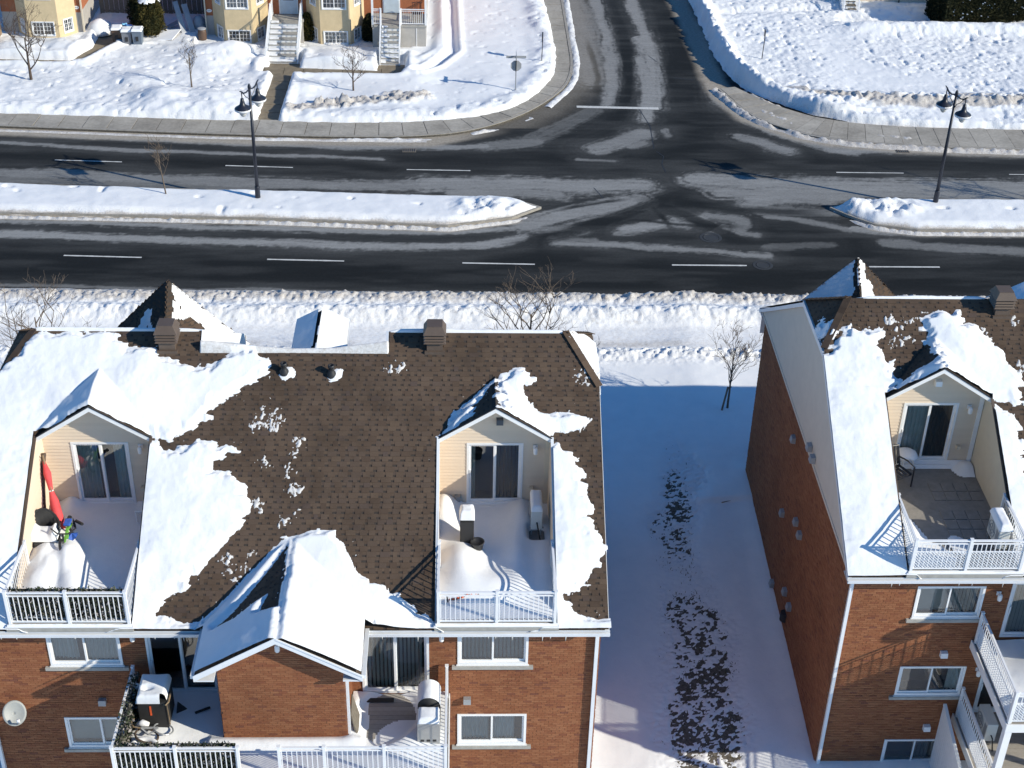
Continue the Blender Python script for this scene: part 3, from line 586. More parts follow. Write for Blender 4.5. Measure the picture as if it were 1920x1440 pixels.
def gstrip(X, Y):
    g_ = 0; c = np.interp(Y, [29, 33, 36, 38, 39.7, 42.7, 44.5], [7.05, 7.3, 7.5, 7.4, 7.3, 8.0, 7.9]); wd = np.interp(Y, [29, 33, 36, 38, 40, 42.7, 44.5], [1.75, 1.6, 1.4, 1.0, 1.1, 1.15, .6])
    s = 1-sstep(abs(X-c+fbm(X*.8, Y*.8, 95)*.9), wd*.35, wd*1.15)
    return s*np.interp(Y, [26, 30, 36, 37.2, 38.6, 42, 44.2, 45.5], [1.05, 1.05, 1, .5, .85, 1.05, .7, 0])
def snow_near():
    def hfun(X, Y):
        t_ = terr(Y); lump = fbm(X*2.6, Y*2.6, 101); fine = fbm(X*6.5, Y*6.5, 102, 3, .7); big = fbm(X*.3, Y*.3, 103)
        edge = 56.15-.012*(X-5)*1.0+fbm(X*2, Y*.1, 104)*.15
        # lawn with a low lip by the packed path
        h = .26+.10*big+.03*fbm(X*1.2, Y*.7, 105)
        lip = np.exp(-((Y-50.9)/.55)**2); h += lip*(.12+.35*fine+.1*lump)
        e2 = 51.45+.06*fbm(X*1.5, Y*.1, 106)
        h = np.where(Y > e2-.4, h*sstep(e2-Y, -.02, .3), h)
        path = .045+.035*fbm(X*.9, Y*3.5, 107)+.02*fine
        h = np.maximum(h, np.where(Y > e2-.1, path, -1))
        # the two ploughed banks beside the road
        b1 = np.exp(-((Y-54.15)/.62)**2)*(.45+.22*lump+.16*fine); b2 = np.exp(-((Y-55.55)/.52)**2)*(.28+.25*lump+.24*fine)
        h = h+np.maximum(b1, 0)+np.maximum(b2, 0)
        h = np.where(Y > edge-.5, h*sstep(edge-Y, -.02, .35)-.1*(1-sstep(edge-Y, -.15, .05)), h)
        rough = np.clip(lip*.8+np.exp(-((Y-54.7)/1.4)**4)*1.1+.08, 0, 1)
        dirt = .72*sstep(Y+lump*.8, 54.8, 55.5)+.35*sstep(fine, .05, .25)*(Y > 53.4)+.1*(Y > 53.4)+.25*(1-sstep(abs(Y-52.4), .7, 1.0))+.45*np.exp(-((Y-51.9+.2*lump)/.3)**2)*sstep(fbm(X*.4, Y*.2, 108), -.1, .15)
        # bare ground between the houses
        g = gstrip(X, Y)
        clump = fbm(X*1.6, Y*1.6, 110, 3, .6)*.45+fbm(X*8.0, Y*11, 111, 3, .8)*1.1
        h = h*(1-g)+g*(.192-.12*clump)-.02*g
        rough = np.maximum(rough, g*.5)
        # drift against the walls
        for x0, x1, y0, y1 in HOUSES:
            dd = -sdpoly(X, Y, [(x0, y0), (x1, y0), (x1, y1), (x0, y1)]); h = h+.12*np.exp(-(dd/.5)**2)
        step = dline(X, Y, [(8.2, 40.9), (10.2, 41.3)]); h = h+.1*sstep(Y, 41.0, 41.3)*np.exp(-((X-9.4)/1.2)**2)
        return h+t_, rough, dirt
    nk = 0
    for x0, x1, y0, y1, r in ((-26, 28, 50.3, 56.6, .065), (3.4, 11, 24, 50.3, .05), (-26, 3.4, 40.6, 50.3, .3), (11, 34, 40.6, 50.3, .3), (-40, 40, 10, 24, .5), (-30, -12, 24, 40.6, .3), (10.1, 30, 24, 29.8, .2), (-12, 3.4, 24, 28, .2), (-45, -26, 24, 56.6, .4), (28, 48, 24, 56.6, .4)):
        X, Y, F = grid(x0, x1, y0, y1, r); h, ro_, di = hfun(X, Y)
        keep = h > terr(Y)-.06
        for hx0, hx1, hy0, hy1 in HOUSES: keep &= ~((X > hx0+.15) & (X < hx1-.15) & (Y > hy0+.15) & (Y < hy1-.15))
        tag(sheet('snow_ground', X, Y, h, F, keep, 'snow', None, {'dirt': di, 'rough': ro_}), kind='structure')
    X, Y, F = grid(4.2, 10.1, 24, 47.5, .06); h = terr(Y)-.1+.272*sstep(gstrip(X, Y), .25, .8)+.05*fbm(X*9, Y*11, 120)
    tag(sheet('soil_strip', X, Y, h, F, gstrip(X, Y) > -1, 'soil'), kind='structure')
    # dry grass and leaf litter poking through
    n = 26000; rs = np.random.RandomState(5); x = rs.uniform(4.5, 9.9, n); y = rs.uniform(25, 46.5, n)
    k = (gstrip(x, y) > .15) & (fbm(x*1.6, y*1.6, 110, 3, .6)*.45+fbm(x*8., y*11, 111, 3, .8)*1.1 > .2*rs.rand(n)-.02); x = x[k]; y = y[k]; n = len(x)
    z = terr(y)+.15; a = rs.uniform(0, 6.28, n); L = rs.uniform(.05, .16, n); w = rs.uniform(.008, .022, n); ti = rs.uniform(.1, .9, n)
    U = np.stack([-np.sin(a)*w, np.cos(a)*w, 0*a], 1); Dv = np.stack([np.cos(a)*L*np.cos(ti), np.sin(a)*L*np.cos(ti), L*np.sin(ti)], 1); P = np.stack([x, y, z], 1)
    V = np.stack([P-U, P+U, P+Dv+U*.3, P+Dv-U*.3], 1).reshape(-1, 3); F = np.arange(n*4).reshape(-1, 4)
    o = mesh_np('dry_grass', V, F, 'grass'); tag(o, 'flattened dry grass and leaf litter poking through thin snow between the two brick houses', 'grass', kind='stuff')
snow_near()
def slush(pl, off, w, hgt, dirt, label, seed, thr=-.2):
    """ragged ridge of slush left by the plough along a kerb"""
    pl = [np.array(p, float) for p in smooth_pl(pl, 3)]; P = resample(pl, int(sum(np.linalg.norm(pl[i+1]-pl[i]) for i in range(len(pl)-1))/.12)+2); n = len(P); m = 9
    V = []; T = np.zeros((n, m))
    for i, p in enumerate(P):
        d = P[min(i+1, n-1)]-P[max(i-1, 0)]; d = d/(np.linalg.norm(d)+1e-9); nr = np.array((d[1], -d[0])); j = fbm(np.array(i*.12), np.array(0.), seed)*.5*w
        for k in range(m): t_ = (k/(m-1)-.5)*2; q = p+nr*(off+j+t_*w); V.append((q[0], q[1], 0)); T[i, k] = t_
    V = np.array(V); s = fbm(V[:, 0]*.7, V[:, 1]*.7, seed+1)
    h = hgt*(1-T.ravel()**2)*(1+1.7*fbm(V[:, 0]*5, V[:, 1]*5, seed+2))*sstep(s, thr, thr+.2)-.012
    i = (np.arange(n-1)[:, None]*m+np.arange(m-1)[None]).ravel(); F = np.stack([i, i+1, i+m+1, i+m], 1); k = h > 0; F = F[k[F].any(1)]
    V[:, 2] = h; o = mesh_np('slush', V, F, 'snow', None, True, {'dirt': np.clip(dirt+.5*fbm(V[:, 0]*3, V[:, 1]*3, seed+3), 0, 1), 'rough': np.ones(len(V))}); o['kind'] = 'stuff'; tag(o, label, 'slush')
slush([p for p in nf if p[1] < 75 and p[0] > -12]+[(3.6, 75.6)], .22, .2, .11, .62, 'dirty slush along the kerb of the far pavement', 501, -.12)
slush([p for p in nf if p[1] > 76], .2, .24, .075, .4, 'white ice ridge along the kerb on the left of the side street', 511, -.45)
slush([(15.2, 78.3), (16.7, 75.6), (18.3, 74.0), (20.2, 73.2), (24, 72.6)], -.35, .42, .13, .85, 'brown slush heap on the right corner of the side street', 521, -.1)
slush([(15.6, 77.6), (17.0, 75.6), (19, 74.2), (22, 73.6), (40, 73.3)], -.75, .5, .045, .95, 'brown slush film over the right-hand pavement', 541, -.1)
slush(DATA['roadR'][2:]+[(40, 71.3)], .08, .34, .15, .9, 'brown slush banked against the right-hand kerb', 561, -.3)
slush([(15.9, 79.5), (17.2, 77.3), (20, 75.0), (24, 74.2), (40, 74.0)], -.1, .22, .12, 1.0, 'dark dirty edge between the right lawn snow and the pavement', 551, -.05)
slush([(-30, 73.3)]+nf[:3], .25, .16, .05, .8, 'thin brown slush at the foot of the far kerb', 531, -.25)
# ================================================================ THE TWO BRICK HOUSES
Minv = cam.matrix_world.inverted()
def in_frame(p, m=0.0):
    q = Minv @ Vector(p)
    if q.z > -1: return False
    x = q.x/-q.z*2786.3/960; y = q.y/-q.z*2786.3/960
    return abs(x) < 1-m and abs(y) < .75-m
SL = .628
def hroof(x, y, h):
    x = np.asarray(x, float); y = np.asarray(y, float)
    m = np.where(y < 6.93, 6.95+SL*y, 11.302-SL*(y-6.93))
    m = np.minimum(m, 10.45+(7.95-abs(x)))
    if h['notch']: m = np.where((x > h['notch'][0]) & (x < h['notch'][1]), np.minimum(m, 10.99-SL*np.maximum(y-6.43, 0)), m)
    for xd in h['dorm']:
        q = 10.62-.65*abs(x-xd); m = np.where((y >= 4.32) & (y < 6.9) & (abs(x-xd) < 1.55), np.maximum(m, q), m)
    c = 8.2-.6*abs(x)
    m = np.where(abs(x) < 1.95, np.where(y > 0, np.maximum(m, c), c), m); m = np.where((abs(x) < 2.2) & (y <= 0), c, m)
    return m
def wall_cells(b, u0, u1, z0, z1, holes, d=0.0):
    us = sorted({u0, u1, *[v for h in holes for v in h[:2] if u0 < v < u1]}); zs = sorted({z0, z1, *[v for h in holes for v in h[2:4] if z0 < v < z1]})
    for i in range(len(us)-1):
        for j in range(len(zs)-1):
            uc, zc = (us[i]+us[i+1])/2, (zs[j]+zs[j+1])/2
            if any(h[0] < uc < h[1] and h[2] < zc < h[3] for h in holes): continue
            b.poly([(us[i], d, zs[j]), (us[i+1], d, zs[j]), (us[i+1], d, zs[j+1]), (us[i], d, zs[j+1])])
def intervals(u0, u1, zc, holes):
    iv = [(u0, u1)]
    for h in holes:
        if h[2] < zc < h[3]:
            nv = []
            for a, c in iv:
                if h[1] <= a or h[0] >= c: nv.append((a, c)); continue
                if h[0] > a: nv.append((a, h[0]))
                if h[1] < c: nv.append((h[1], c))
            iv = nv
    return iv
CH, BL = .0675, .2
def brick_list(u0, u1, z0, z1, holes, clip=None):
    L = []; k = 0; z = z0
    while z+CH <= z1+1e-6:
        a, c = (u0, u1) if clip is None else clip(z+CH)
        off = (k % 2)*BL/2+(.03 if k % 5 == 0 else 0)
        for p, q in intervals(a, c, z+CH/2, holes):
            u = math.floor((p-off)/BL)*BL+off
            while u < q:
                e0, e1 = max(u, p)+.004, min(u+BL, q)-.004
                if e1-e0 > .03: L.append((e0, e1, z+.004))
                u += BL
        z += CH; k += 1
    return L
def brick_wall(parent, T, L, singles=0):
    """L: bricks of one wall; the singles nearest inside the frame become objects of their own, the rest one mesh"""
    R_ = np.random.RandomState(len(L)); one = []; rest = L
    org = np.array(root_loc(parent))
    if singles:
        full = [b for b in L if b[1]-b[0] > .185]
        sc = []
        for b in full:
            p = T((b[0]+b[1])/2, 0, b[2])+org
            if in_frame(p, .02): sc.append((float(np.linalg.norm(p-np.array((0, 0, 32.)))), b))
        sc.sort(key=lambda s: s[0]); one = [b for _, b in sc[:singles]]; ss = set(one); rest = [b for b in L if b not in ss]
    me = None
    for b in one:
        if me is None:
            V, F = boxes_np(np.array([[0, 0, 0]]), (T.U*.192)[None], (T.D*.014)[None], (T.Z*.0595)[None])
            me = bpy.data.meshes.new('brick'); me.from_pydata(V.tolist(), [], F.tolist()); me.materials.append(MATS['brick'])
        o = bpy.data.objects.new('brick', me); o.location = T(b[0], R_.uniform(-.003, .003), b[2]); link(o, parent)
    a = np.array(rest); n = len(a)
    O = T.O+T.U*a[:, :1]+T.Z*a[:, 2:3]+T.D*R_.uniform(-.004, .003, (n, 1))
    V, F = boxes_np(O, T.U*(a[:, 1:2]-a[:, :1]), np.repeat(T.D[None]*.014, n, 0), np.repeat(T.Z[None]*.0595, n, 0))
    o = mesh_np('brick', V, F, 'brick', parent); o['kind'] = 'stuff'
def root_loc(o):
    v = Vector((0, 0, 0))
    while o is not None: v += o.location; o = o.parent
    return v
def wavy(b, u0, u1, d, z0, z1, amp=.03, wl=.11, n=None):
    n = n or max(4, int((u1-u0)/wl*4)); P = []
    for i in range(n+1):
        u = u0+(u1-u0)*i/n; P.append((u, d+amp*math.sin(i/4*2*math.pi+u)+amp*.5*math.sin(u*9)))
    for i in range(n): b.poly([(P[i][0], P[i][1], z0), (P[i+1][0], P[i+1][1], z0), (P[i+1][0], P[i+1][1], z1), (P[i][0], P[i][1], z1)])
def slats(b, u0, u1, d, z0, z1, pitch=.1, open_=.65):
    u = u0+.03
    while u < u1-.05:
        w = .042; a = open_+rnd.uniform(-.05, .05)
        b.poly([(u-w*math.cos(a), d-w*math.sin(a), z0), (u+w*math.cos(a), d+w*math.sin(a), z0), (u+w*math.cos(a), d+w*math.sin(a), z1), (u-w*math.cos(a), d-w*math.sin(a), z1)]); u += pitch
def window(parent, T, u0, u1, z0, z1, name='window', cur=('slats', 'blind', 0, 1), fw_=.06, sill=None, door=False, grid_=None, mat='white_vinyl', depth=.55, split=.5, front=0):
    b = MB(T); e = .035
    b.box(u0-.002, u0+fw_, -.10, e, z0, z1); b.box(u1-fw_, u1+.002, -.10, e, z0, z1); b.box(u0+fw_, u1-fw_, -.10, e, z1-fw_, z1); b.box(u0+fw_, u1-fw_, -.10, e, z0, z0+fw_*1.1)
    um = u0+(u1-u0)*split
    fr = b.build(name, mat, parent)
    # sashes
    for s, (a, c, d) in enumerate(((u0+fw_, um+.02, -.025), (um-.02, u1-fw_, -.055))):
        if front: d = (-.055, -.025)[s]
        w = .045 if not door else .06
        b = MB(T); b.box(a, a+w, d-.025, d+.02, z0+fw_, z1-fw_); b.box(c-w, c, d-.025, d+.02, z0+fw_, z1-fw_); b.box(a+w, c-w, d-.025, d+.02, z1-fw_-w, z1-fw_); b.box(a+w, c-w, d-.025, d+.02, z0+fw_, z0+fw_+w*1.4)
        if door and s == 0: b.box(a+.012, a+.05, d+.02, d+.07, (z0+z1)/2-.12, (z0+z1)/2+.12)
        b.build('sash', mat, fr)
        b = MB(T); b.poly([(a+w, d, z0+fw_+w), (c-w, d, z0+fw_+w), (c-w, d, z1-fw_-w), (a+w, d, z1-fw_-w)]); b.build('pane', 'glass', fr)
        if grid_:
            b = MB(T); nx, nz = grid_; gw = .018
            for i in range(1, nx): u = a+w+(c-a-2*w)*i/nx; b.box(u-gw/2, u+gw/2, d-.012, d+.012, z0+fw_+w, z1-fw_-w)
            for j in range(1, nz): z = z0+fw_+w+(z1-z0-2*fw_-2*w)*j/nz; b.box(a+w, c-w, d-.010, d+.010, z-gw/2, z+gw/2)
            b.build('glazing_bar', mat, fr)
    b = MB(T); D = -depth
    b.poly([(u0, D, z0), (u1, D, z0), (u1, D, z1), (u0, D, z1)]); b.poly([(u0, D, z0), (u0, -.1, z0), (u0, -.1, z1), (u0, D, z1)]); b.poly([(u1, D, z0), (u1, -.1, z0), (u1, -.1, z1), (u1, D, z1)])
    b.poly([(u0, D, z0), (u1, D, z0), (u1, -.1, z0), (u0, -.1, z0)]); b.poly([(u0, D, z1), (u1, D, z1), (u1, -.1, z1), (u0, -.1, z1)])
    b.build('room', 'dark_room', fr)
    for cspec in (cur if cur and isinstance(cur[0], tuple) else ((cur,) if cur else ())):
        kind, cm, f0, f1 = cspec[:4]; za = z0+.08 if len(cspec) < 5 else z0+(z1-z0)*cspec[4]
        a, c = u0+fw_+(u1-u0-2*fw_)*f0, u0+fw_+(u1-u0-2*fw_)*f1; b = MB(T)
        if kind == 'slats': slats(b, a, c, -.14, za, z1-.06)
        elif kind == 'wavy': wavy(b, a, c, -.13, za, z1-.06)
        elif kind == 'shade':
            b.box(a, c, -.19, -.18, za, z1-.05)
        b.build('curtain' if kind == 'wavy' else 'blind', cm, fr)
    if sill:
        b = MB(T); b.box(u0-.14, u1+.14, .0, .09, z0-.13, z0-.03); b.build('sill', sill, parent)
        b = MB(T); b.box(u0-.03, u1+.03, .0, .06, z0-.03, z0-.004); b.build('sill_flashing', mat, parent)
    return fr
BAL = {}
def railing(parent, p0, p1, h=1.0, pitch=.118, posts=(0, .5, 1), lattice=False, name='railing', base=.09):
    p0 = np.array(p0, float); p1 = np.array(p1, float); L = np.linalg.norm((p1-p0)[:2]); d = (p1-p0)/L
    b = MB(); up = lambda t_, z: tuple(p0+(p1-p0)*t_+np.array((0, 0, z)))
    b.bar(up(0, h), up(1, h), .055, .04); b.bar(up(0, h-.10), up(1, h-.10), .03, .03); b.bar(up(0, base), up(1, base), .035, .045)
    if lattice:
        s = .085; zz = base; zt = h-.36; b.bar(up(0, zt), up(1, zt), .025, .03); H_ = zt-zz; sl = lambda t_, z, o: tuple(p0+d*t_+np.array((0, 0, z))+np.array((-d[1], d[0], 0))*o)
        u = -H_
        while u < L:
            a0, a1 = max(u, 0), min(u+H_, L)
            if a1-a0 > .03: b.bar(sl(a0, zz+(a0-u), .008), sl(a1, zz+(a1-u), .008), .016, .012); b.bar(sl(a0, zt-(a0-u), -.008), sl(a1, zt-(a1-u), -.008), .016, .012)
            u += s
    r = b.build(name, 'white_metal', parent)
    for t_ in posts:
        q = MB(); c = p0+(p1-p0)*t_; q.box(c[0]-.035, c[0]+.035, c[1]-.035, c[1]+.035, c[2], c[2]+h+.04); q.box(c[0]-.045, c[0]+.045, c[1]-.045, c[1]+.045, c[2]+h+.04, c[2]+h+.06); q.build('post', 'white_metal', r)
    key = round(h, 3)
    if key not in BAL:
        q = MB(); w = .0095; q.box(-w, w, -w, w, base, h-.09); o = q.build('baluster', 'white_metal', r); BAL[key] = o.data; bpy.data.objects.remove(o)
    n = int(L/pitch)
    for i in range(n):
        t_ = (i+.5)/n
        if min([abs(t_-p) for p in posts]+[9])*L < .05: continue
        o = bpy.data.objects.new('baluster', BAL[key]); o.location = p0+(p1-p0)*t_; o.rotation_euler.z = math.atan2(d[1], d[0]); link(o, r)
    return r
def boards(parent, T, u0, u1, z0, z1, holes, clip, pitch=.105, name='siding_board', mat='siding'):
    z = z0
    while z < z1-.02:
        zt = min(z+pitch, z1); a, c = clip(z+.04)
        for p, q in intervals(max(a, u0), min(c, u1), z+.04, holes):
            if q-p < .03: continue
            a2, c2 = clip(zt); p2, q2 = max(p, min(a2, q)), min(q, max(c2, p))
            b = MB(T); b.add([T(p, .026, z), T(q, .026, z), T(q2, .004, zt), T(p2, .004, zt), T(p, 0, z), T(q, 0, z)], [(0, 1, 2, 3), (4, 5, 1, 0)]); b.build(name, mat, parent)
        z = zt
def shingles(parent, T, width, slen, keep, exposure=.143, singles=0, seed=1):
    """laminated shingle courses on the plane T(u, -, s): u along the eave, z up the slope, D outward"""
    R_ = np.random.RandomState(seed); rows = int(slen/exposure); O = []; W_ = []; Hh = []; D0 = []
    for k in range(rows):
        s = k*exposure; u = -R_.uniform(0, .3)
        O.append((0, s+exposure*.42)); W_.append(width); Hh.append(exposure*.62); D0.append(.006)
        while u < width:
            w = R_.uniform(.10, .26); 
            O.append((max(u, 0), s)); W_.append(min(u+w, width)-max(u, 0)); Hh.append(exposure*1.02); D0.append(.010+R_.uniform(0, .003)); u += w+R_.uniform(.05, .12)
    O = np.array(O); W_ = np.array(W_); Hh = np.array(Hh); D0 = np.array(D0)
    # split the under strips into short lengths so they follow openings
    strip = (W_ > width*.99) & (D0 < .01); o2 = []; w2 = []; h2 = []; d2_ = []
    for (u, s), w, h_, d_ in zip(O[strip], W_[strip], Hh[strip], D0[strip]):
        n = max(1, int(w/.3))
        for i in range(n): o2.append((u+w*i/n, s)); w2.append(w/n); h2.append(h_); d2_.append(d_)
    O = np.concatenate([O[~strip], np.array(o2)]); W_ = np.concatenate([W_[~strip], w2]); Hh = np.concatenate([Hh[~strip], h2]); D0 = np.concatenate([D0[~strip], d2_])
    tooth = np.arange(len(O)) < (~strip).sum()
    test = lambda O, W_, Hh: (W_ > .01) & keep(O[:, 0], O[:, 1]+Hh*.05) & keep(O[:, 0]+W_, O[:, 1]+Hh*.05) & keep(O[:, 0]+W_*.5, O[:, 1]+Hh)
    k = test(O, W_, Hh); o4 = np.repeat(O[~k], 4, 0); w4 = np.repeat(W_[~k], 4)/4; h4 = np.repeat(Hh[~k], 4); d4 = np.repeat(D0[~k], 4); o4[:, 0] += w4*np.tile(np.arange(4), (~k).sum())
    q = test(o4, w4, h4*.6)
    O, W_, Hh, D0, tooth = np.concatenate([O[k], o4[q]]), np.concatenate([W_[k], w4[q]]), np.concatenate([Hh[k], h4[q]]), np.concatenate([D0[k], d4[q]]), np.concatenate([tooth[k], np.zeros(q.sum(), bool)])
    n = len(O); org = root_loc(parent)
    pick = np.zeros(n, bool)
    if singles:
        c = np.array([T(o[0]+w/2, 0, o[1]) for o, w in zip(O, W_)])+np.array(org)
        vis = np.array([in_frame(p, .02) for p in c]) & tooth & (W_ > .13); dist = np.linalg.norm(c-np.array((0, 0, 32.)), axis=1)+np.where(vis, 0, 1e6)+np.abs(c[:, 0]+1.0)*.3
        idx = np.argsort(dist)[:singles]; pick[idx] = True
    P = T.O+T.U*O[:, :1]+T.Z*O[:, 1:2]
    Uv = T.U*W_[:, None]; Zv = T.Z*Hh[:, None]-T.D*(D0*.75)[:, None]; Dv = T.D*D0[:, None]
    V, F = boxes_np(P[~pick], Uv[~pick], Dv[~pick], Zv[~pick]); o = mesh_np('shingle', V, F, 'shingle', parent); o['kind'] = 'stuff'
    me = {}
    for i in np.where(pick)[0]:
        key = round(W_[i]/.03)
        if key not in me:
            V, F = boxes_np(np.zeros((1, 3)), (T.U*W_[i])[None], (T.D*.016)[None], (T.Z*Hh[i]-T.D*.012)[None]); m_ = bpy.data.meshes.new('shingle'); m_.from_pydata(V.tolist(), [], F.tolist()); m_.materials.append(MATS['shingle']); me[key] = m_
        o = bpy.data.objects.new('shingle', me[key]); o.location = P[i]; link(o, parent)
CA, SA = 1/math.hypot(1, SL), SL/math.hypot(1, SL)
def plane_mesh(b, cells):
    for c in cells: b.poly(c)
def roof_vent(parent, x, y, z):
    b = MB(); b.box(x-.27, x+.27, y-.27, y+.25, z-.3, z-.02); b.lathe((x, y, z-.25), [(.30, 0), (.30, .42), (.36, .46)], 4, math.pi/4); v = b.build('roof_vent', 'brown_metal', parent)
    for k in range(3):
        b = MB(); b.lathe((x, y, z+.23+k*.085), [(.30, 0), (.415, .0), (.415, .012), (.31, .085)], 4, math.pi/4); b.build('louvre', 'brown_metal', v)
    b = MB(); b.lathe((x, y, z+.485), [(.415, 0), (.43, .02), (.29, .22), (.29, .235)], 4, math.pi/4); b.build('vent_cap', 'brown_metal', v)
def wall_lamp(parent, T, u, z, name='wall_lamp'):
    b = MB(T); b.box(u-.06, u+.06, 0, .03, z-.06, z+.06); b.bar((u, .03, z), (u, .13, z+.05), .03); l = b.build(name, 'white_metal', parent)
    b = MB(T); c = (u, .14, z-.14); b.lathe(c, [(.05, 0), (.06, .02), (.065, .13), (.05, .19), (.02, .21)], 12); b.build('lamp_shade', 'white_vinyl', l)
def wall_vent(parent, T, u, z, s=.19, mat='grey_metal', name='wall_vent', top=False):
    b = MB(T); b.add([T(u-s/2, 0, z), T(u+s/2, 0, z), T(u+s/2, .16, z+.03), T(u-s/2, .16, z+.03), T(u-s/2, 0, z+s), T(u+s/2, 0, z+s), T(u+s/2, .13, z+s*.95), T(u-s/2, .13, z+s*.95)],
          [(4, 5, 6, 7), (7, 6, 2, 3), (0, 4, 7, 3), (1, 2, 6, 5), (0, 3, 2, 1)]); return b.build(name, mat, parent)
def build_house(Xc, Y0, h, label):
    root = thing('brick_house', (Xc, Y0, 0), label, 'house')
    TF = T3((0, .4, 0), (1, 0, 0), (0, -1, 0))
    ZB = -1.0
    # ---- walls
    holes = [w[:4] for w in h['wins']]
    b = MB(TF); hb = holes+[(-1.5, 1.52, -2, 7.0)]
    wall_cells(b, -7.8, 7.8, ZB, 6.92, hb)
    TG = T3((0, -1.28, 0), (1, 0, 0), (0, -1, 0)); b.T = TG
    gz = lambda u: 8.12-.6*abs(u)
    b.poly([(-1.5, 0, ZB), (1.52, 0, ZB), (1.52, 0, gz(1.52)), (0, 0, gz(0)), (-1.5, 0, gz(1.5))])
    TL_ = T3((-1.5, -1.28, 0), (0, 1, 0), (-1, 0, 0)); TR_ = T3((1.52, -1.28, 0), (0, 1, 0), (1, 0, 0))
    for T in (TL_, TR_): b.T = T; b.poly([(0, 0, ZB), (1.68, 0, ZB), (1.68, 0, 7.15), (0, 0, 7.15)])
    TW = T3((-7.8, .4, 0), (0, 1, 0), (-1, 0, 0)); TE = T3((7.8, .4, 0), (0, 1, 0), (1, 0, 0))
    for T in (TW, TE): b.T = T; b.poly([(0, 0, ZB), (13.06, 0, ZB), (13.06, 0, 6.92), (0, 0, 6.92)])
    b.T = ID; b.poly([(-7.8, 13.46, ZB), (7.8, 13.46, ZB), (7.8, 13.46, 6.2), (-7.8, 13.46, 6.2)])
    wall = b.build('wall', 'mortar', root)
    br = lambda T, L, s=0: brick_wall(wall, T, L, s)
    Lf = brick_list(-7.8, 7.8, ZB, 6.90, hb); Lg = brick_list(-1.5, 1.52, ZB, 8.05, [], lambda z: (max(-1.5, -(8.1-z)/.6), min(1.52, (8.1-z)/.6)))
    br(TF, Lf, 300 if h['single'] == 'front' else 0); br(TG, Lg, 300 if h['single'] == 'gable' else 0)
    for T in (TL_, TR_): br(T, brick_list(0, 1.68, ZB, 7.1, []))
    br(TW, brick_list(0, 13.06, ZB, 6.85, [])); br(TE, brick_list(0, 13.06, ZB, 6.85, []))
    # ---- gable ends above the brick
    for s, T in ((-1, T3((-7.86, 0, 0), (0, 1, 0), (-1, 0, 0))), (1, T3((7.86, 0, 0), (0, 1, 0), (1, 0, 0)))):
        b = MB(T); P = [(.25, 0, 6.93), (5.35, 0, 10.22), (8.5, 0, 10.22), (13.61, 0, 6.93)]; b.prism(P, (0, .03, 0)); g = b.build('gable_wall', 'gable_siding', root)
        b = MB(T); b.box(.2, 13.66, -.02, .05, 6.83, 6.93); b.build('gable_trim', 'gable_siding', root)
        b = MB(T); n = 22
        b.build('siding_seam', 'gable_siding', g) if False else None
        b = MB(T)
        for (a, c) in (((-.02, 6.86), (5.5, 10.33)), ((13.88, 6.86), (8.36, 10.33))): b.prism([(a[0], .0, a[1]), (c[0], .0, c[1]), (c[0], .0, c[1]-.14), (a[0], .0, a[1]-.12)], (0, .11, 0))
        b.box(5.5, 8.36, .0, .13, 10.24, 10.40); b.build('rake_board', 'gutter', root)
    # ---- eaves
    for a, c in ((-7.98, -1.98), (1.98, 7.98)):
        b = MB(); b.box(a, c, -.02, .39, 6.80, 6.83); b.build('soffit', 'soffit', root)
        b = MB(); b.prism([(a, -.11, 6.90), (a, -.09, 6.79), (a, -.005, 6.79), (a, -.005, 6.93), (a, -.015, 6.93), (a, -.02, 6.80), (a, -.08, 6.80), (a, -.10, 6.905)], (c-a, 0, 0)); b.build('gutter', 'gutter', root)
    b = MB()
    for a, c in (((-7.95, h['notch'][0]), (h['notch'][1], 7.95)) if h['notch'] else ((-7.95, 7.95),)): b.box(a, c, 13.84, 13.95, 6.79, 6.93); b.box(a, c, 13.44, 13.84, 6.80, 6.83); b.box(a, c, 13.44, 13.46, 6.2, 6.92)
    b.build('gutter', 'gutter', root)
    # ---- main roof
    nt_ = h['notch']; b = MB()
    xs = sorted({-7.1, 7.1, *[xd+s*1.48 for xd in h['dorm'] for s in (-1, 1)], *(nt_ or ())}); zf = lambda y: 6.95+SL*y
    for i in range(len(xs)-1):
        x0, x1 = xs[i], xs[i+1]; xm = (x0+x1)/2; top = 6.43 if nt_ and nt_[0] < xm < nt_[1] else 6.93
        dd = [xd for xd in h['dorm'] if abs(xm-xd) < 1.48]
        if dd: segs = [(0, .06)]
        else: segs = [(0, top)]
        for y0, y1 in segs: b.poly([(x0, y0, zf(y0)), (x1, y0, zf(y0)), (x1, y1, zf(y1)), (x0, y1, zf(y1))])
        if dd:
            xd = dd[0]   # above the dormer: the plane behind its gable roof
            b.poly([(x0, 4.32, zf(4.32)), (xm, 5.86, zf(5.86)), (x1, 4.32, zf(4.32)), (x1, 6.93, zf(6.93)), (x0, 6.93, zf(6.93))])
        if top < 6.9:
            b.poly([(x0, 6.43, zf(6.43)), (x1, 6.43, zf(6.43)), (x1, 13.5, 10.99-SL*7.07), (x0, 13.5, 10.99-SL*7.07)])
        else: b.poly([(x0, 6.93, 11.302), (x1, 6.93, 11.302), (x1, 13.86, 6.95), (x0, 13.86, 6.95)])
    for s in (-1, 1):
        b.poly([(s*7.95, 0, 6.95), (s*7.1, 0, 6.95), (s*7.1, 6.93, 11.302), (s*7.95, 5.573, 10.45)])
        b.poly([(s*7.95, 13.86, 6.95), (s*7.1, 13.86, 6.95), (s*7.1, 6.93, 11.302), (s*7.95, 8.287, 10.45)])
        b.poly([(s*7.95, 5.573, 10.45), (s*7.95, 8.287, 10.45), (s*7.1, 6.93, 11.302)])
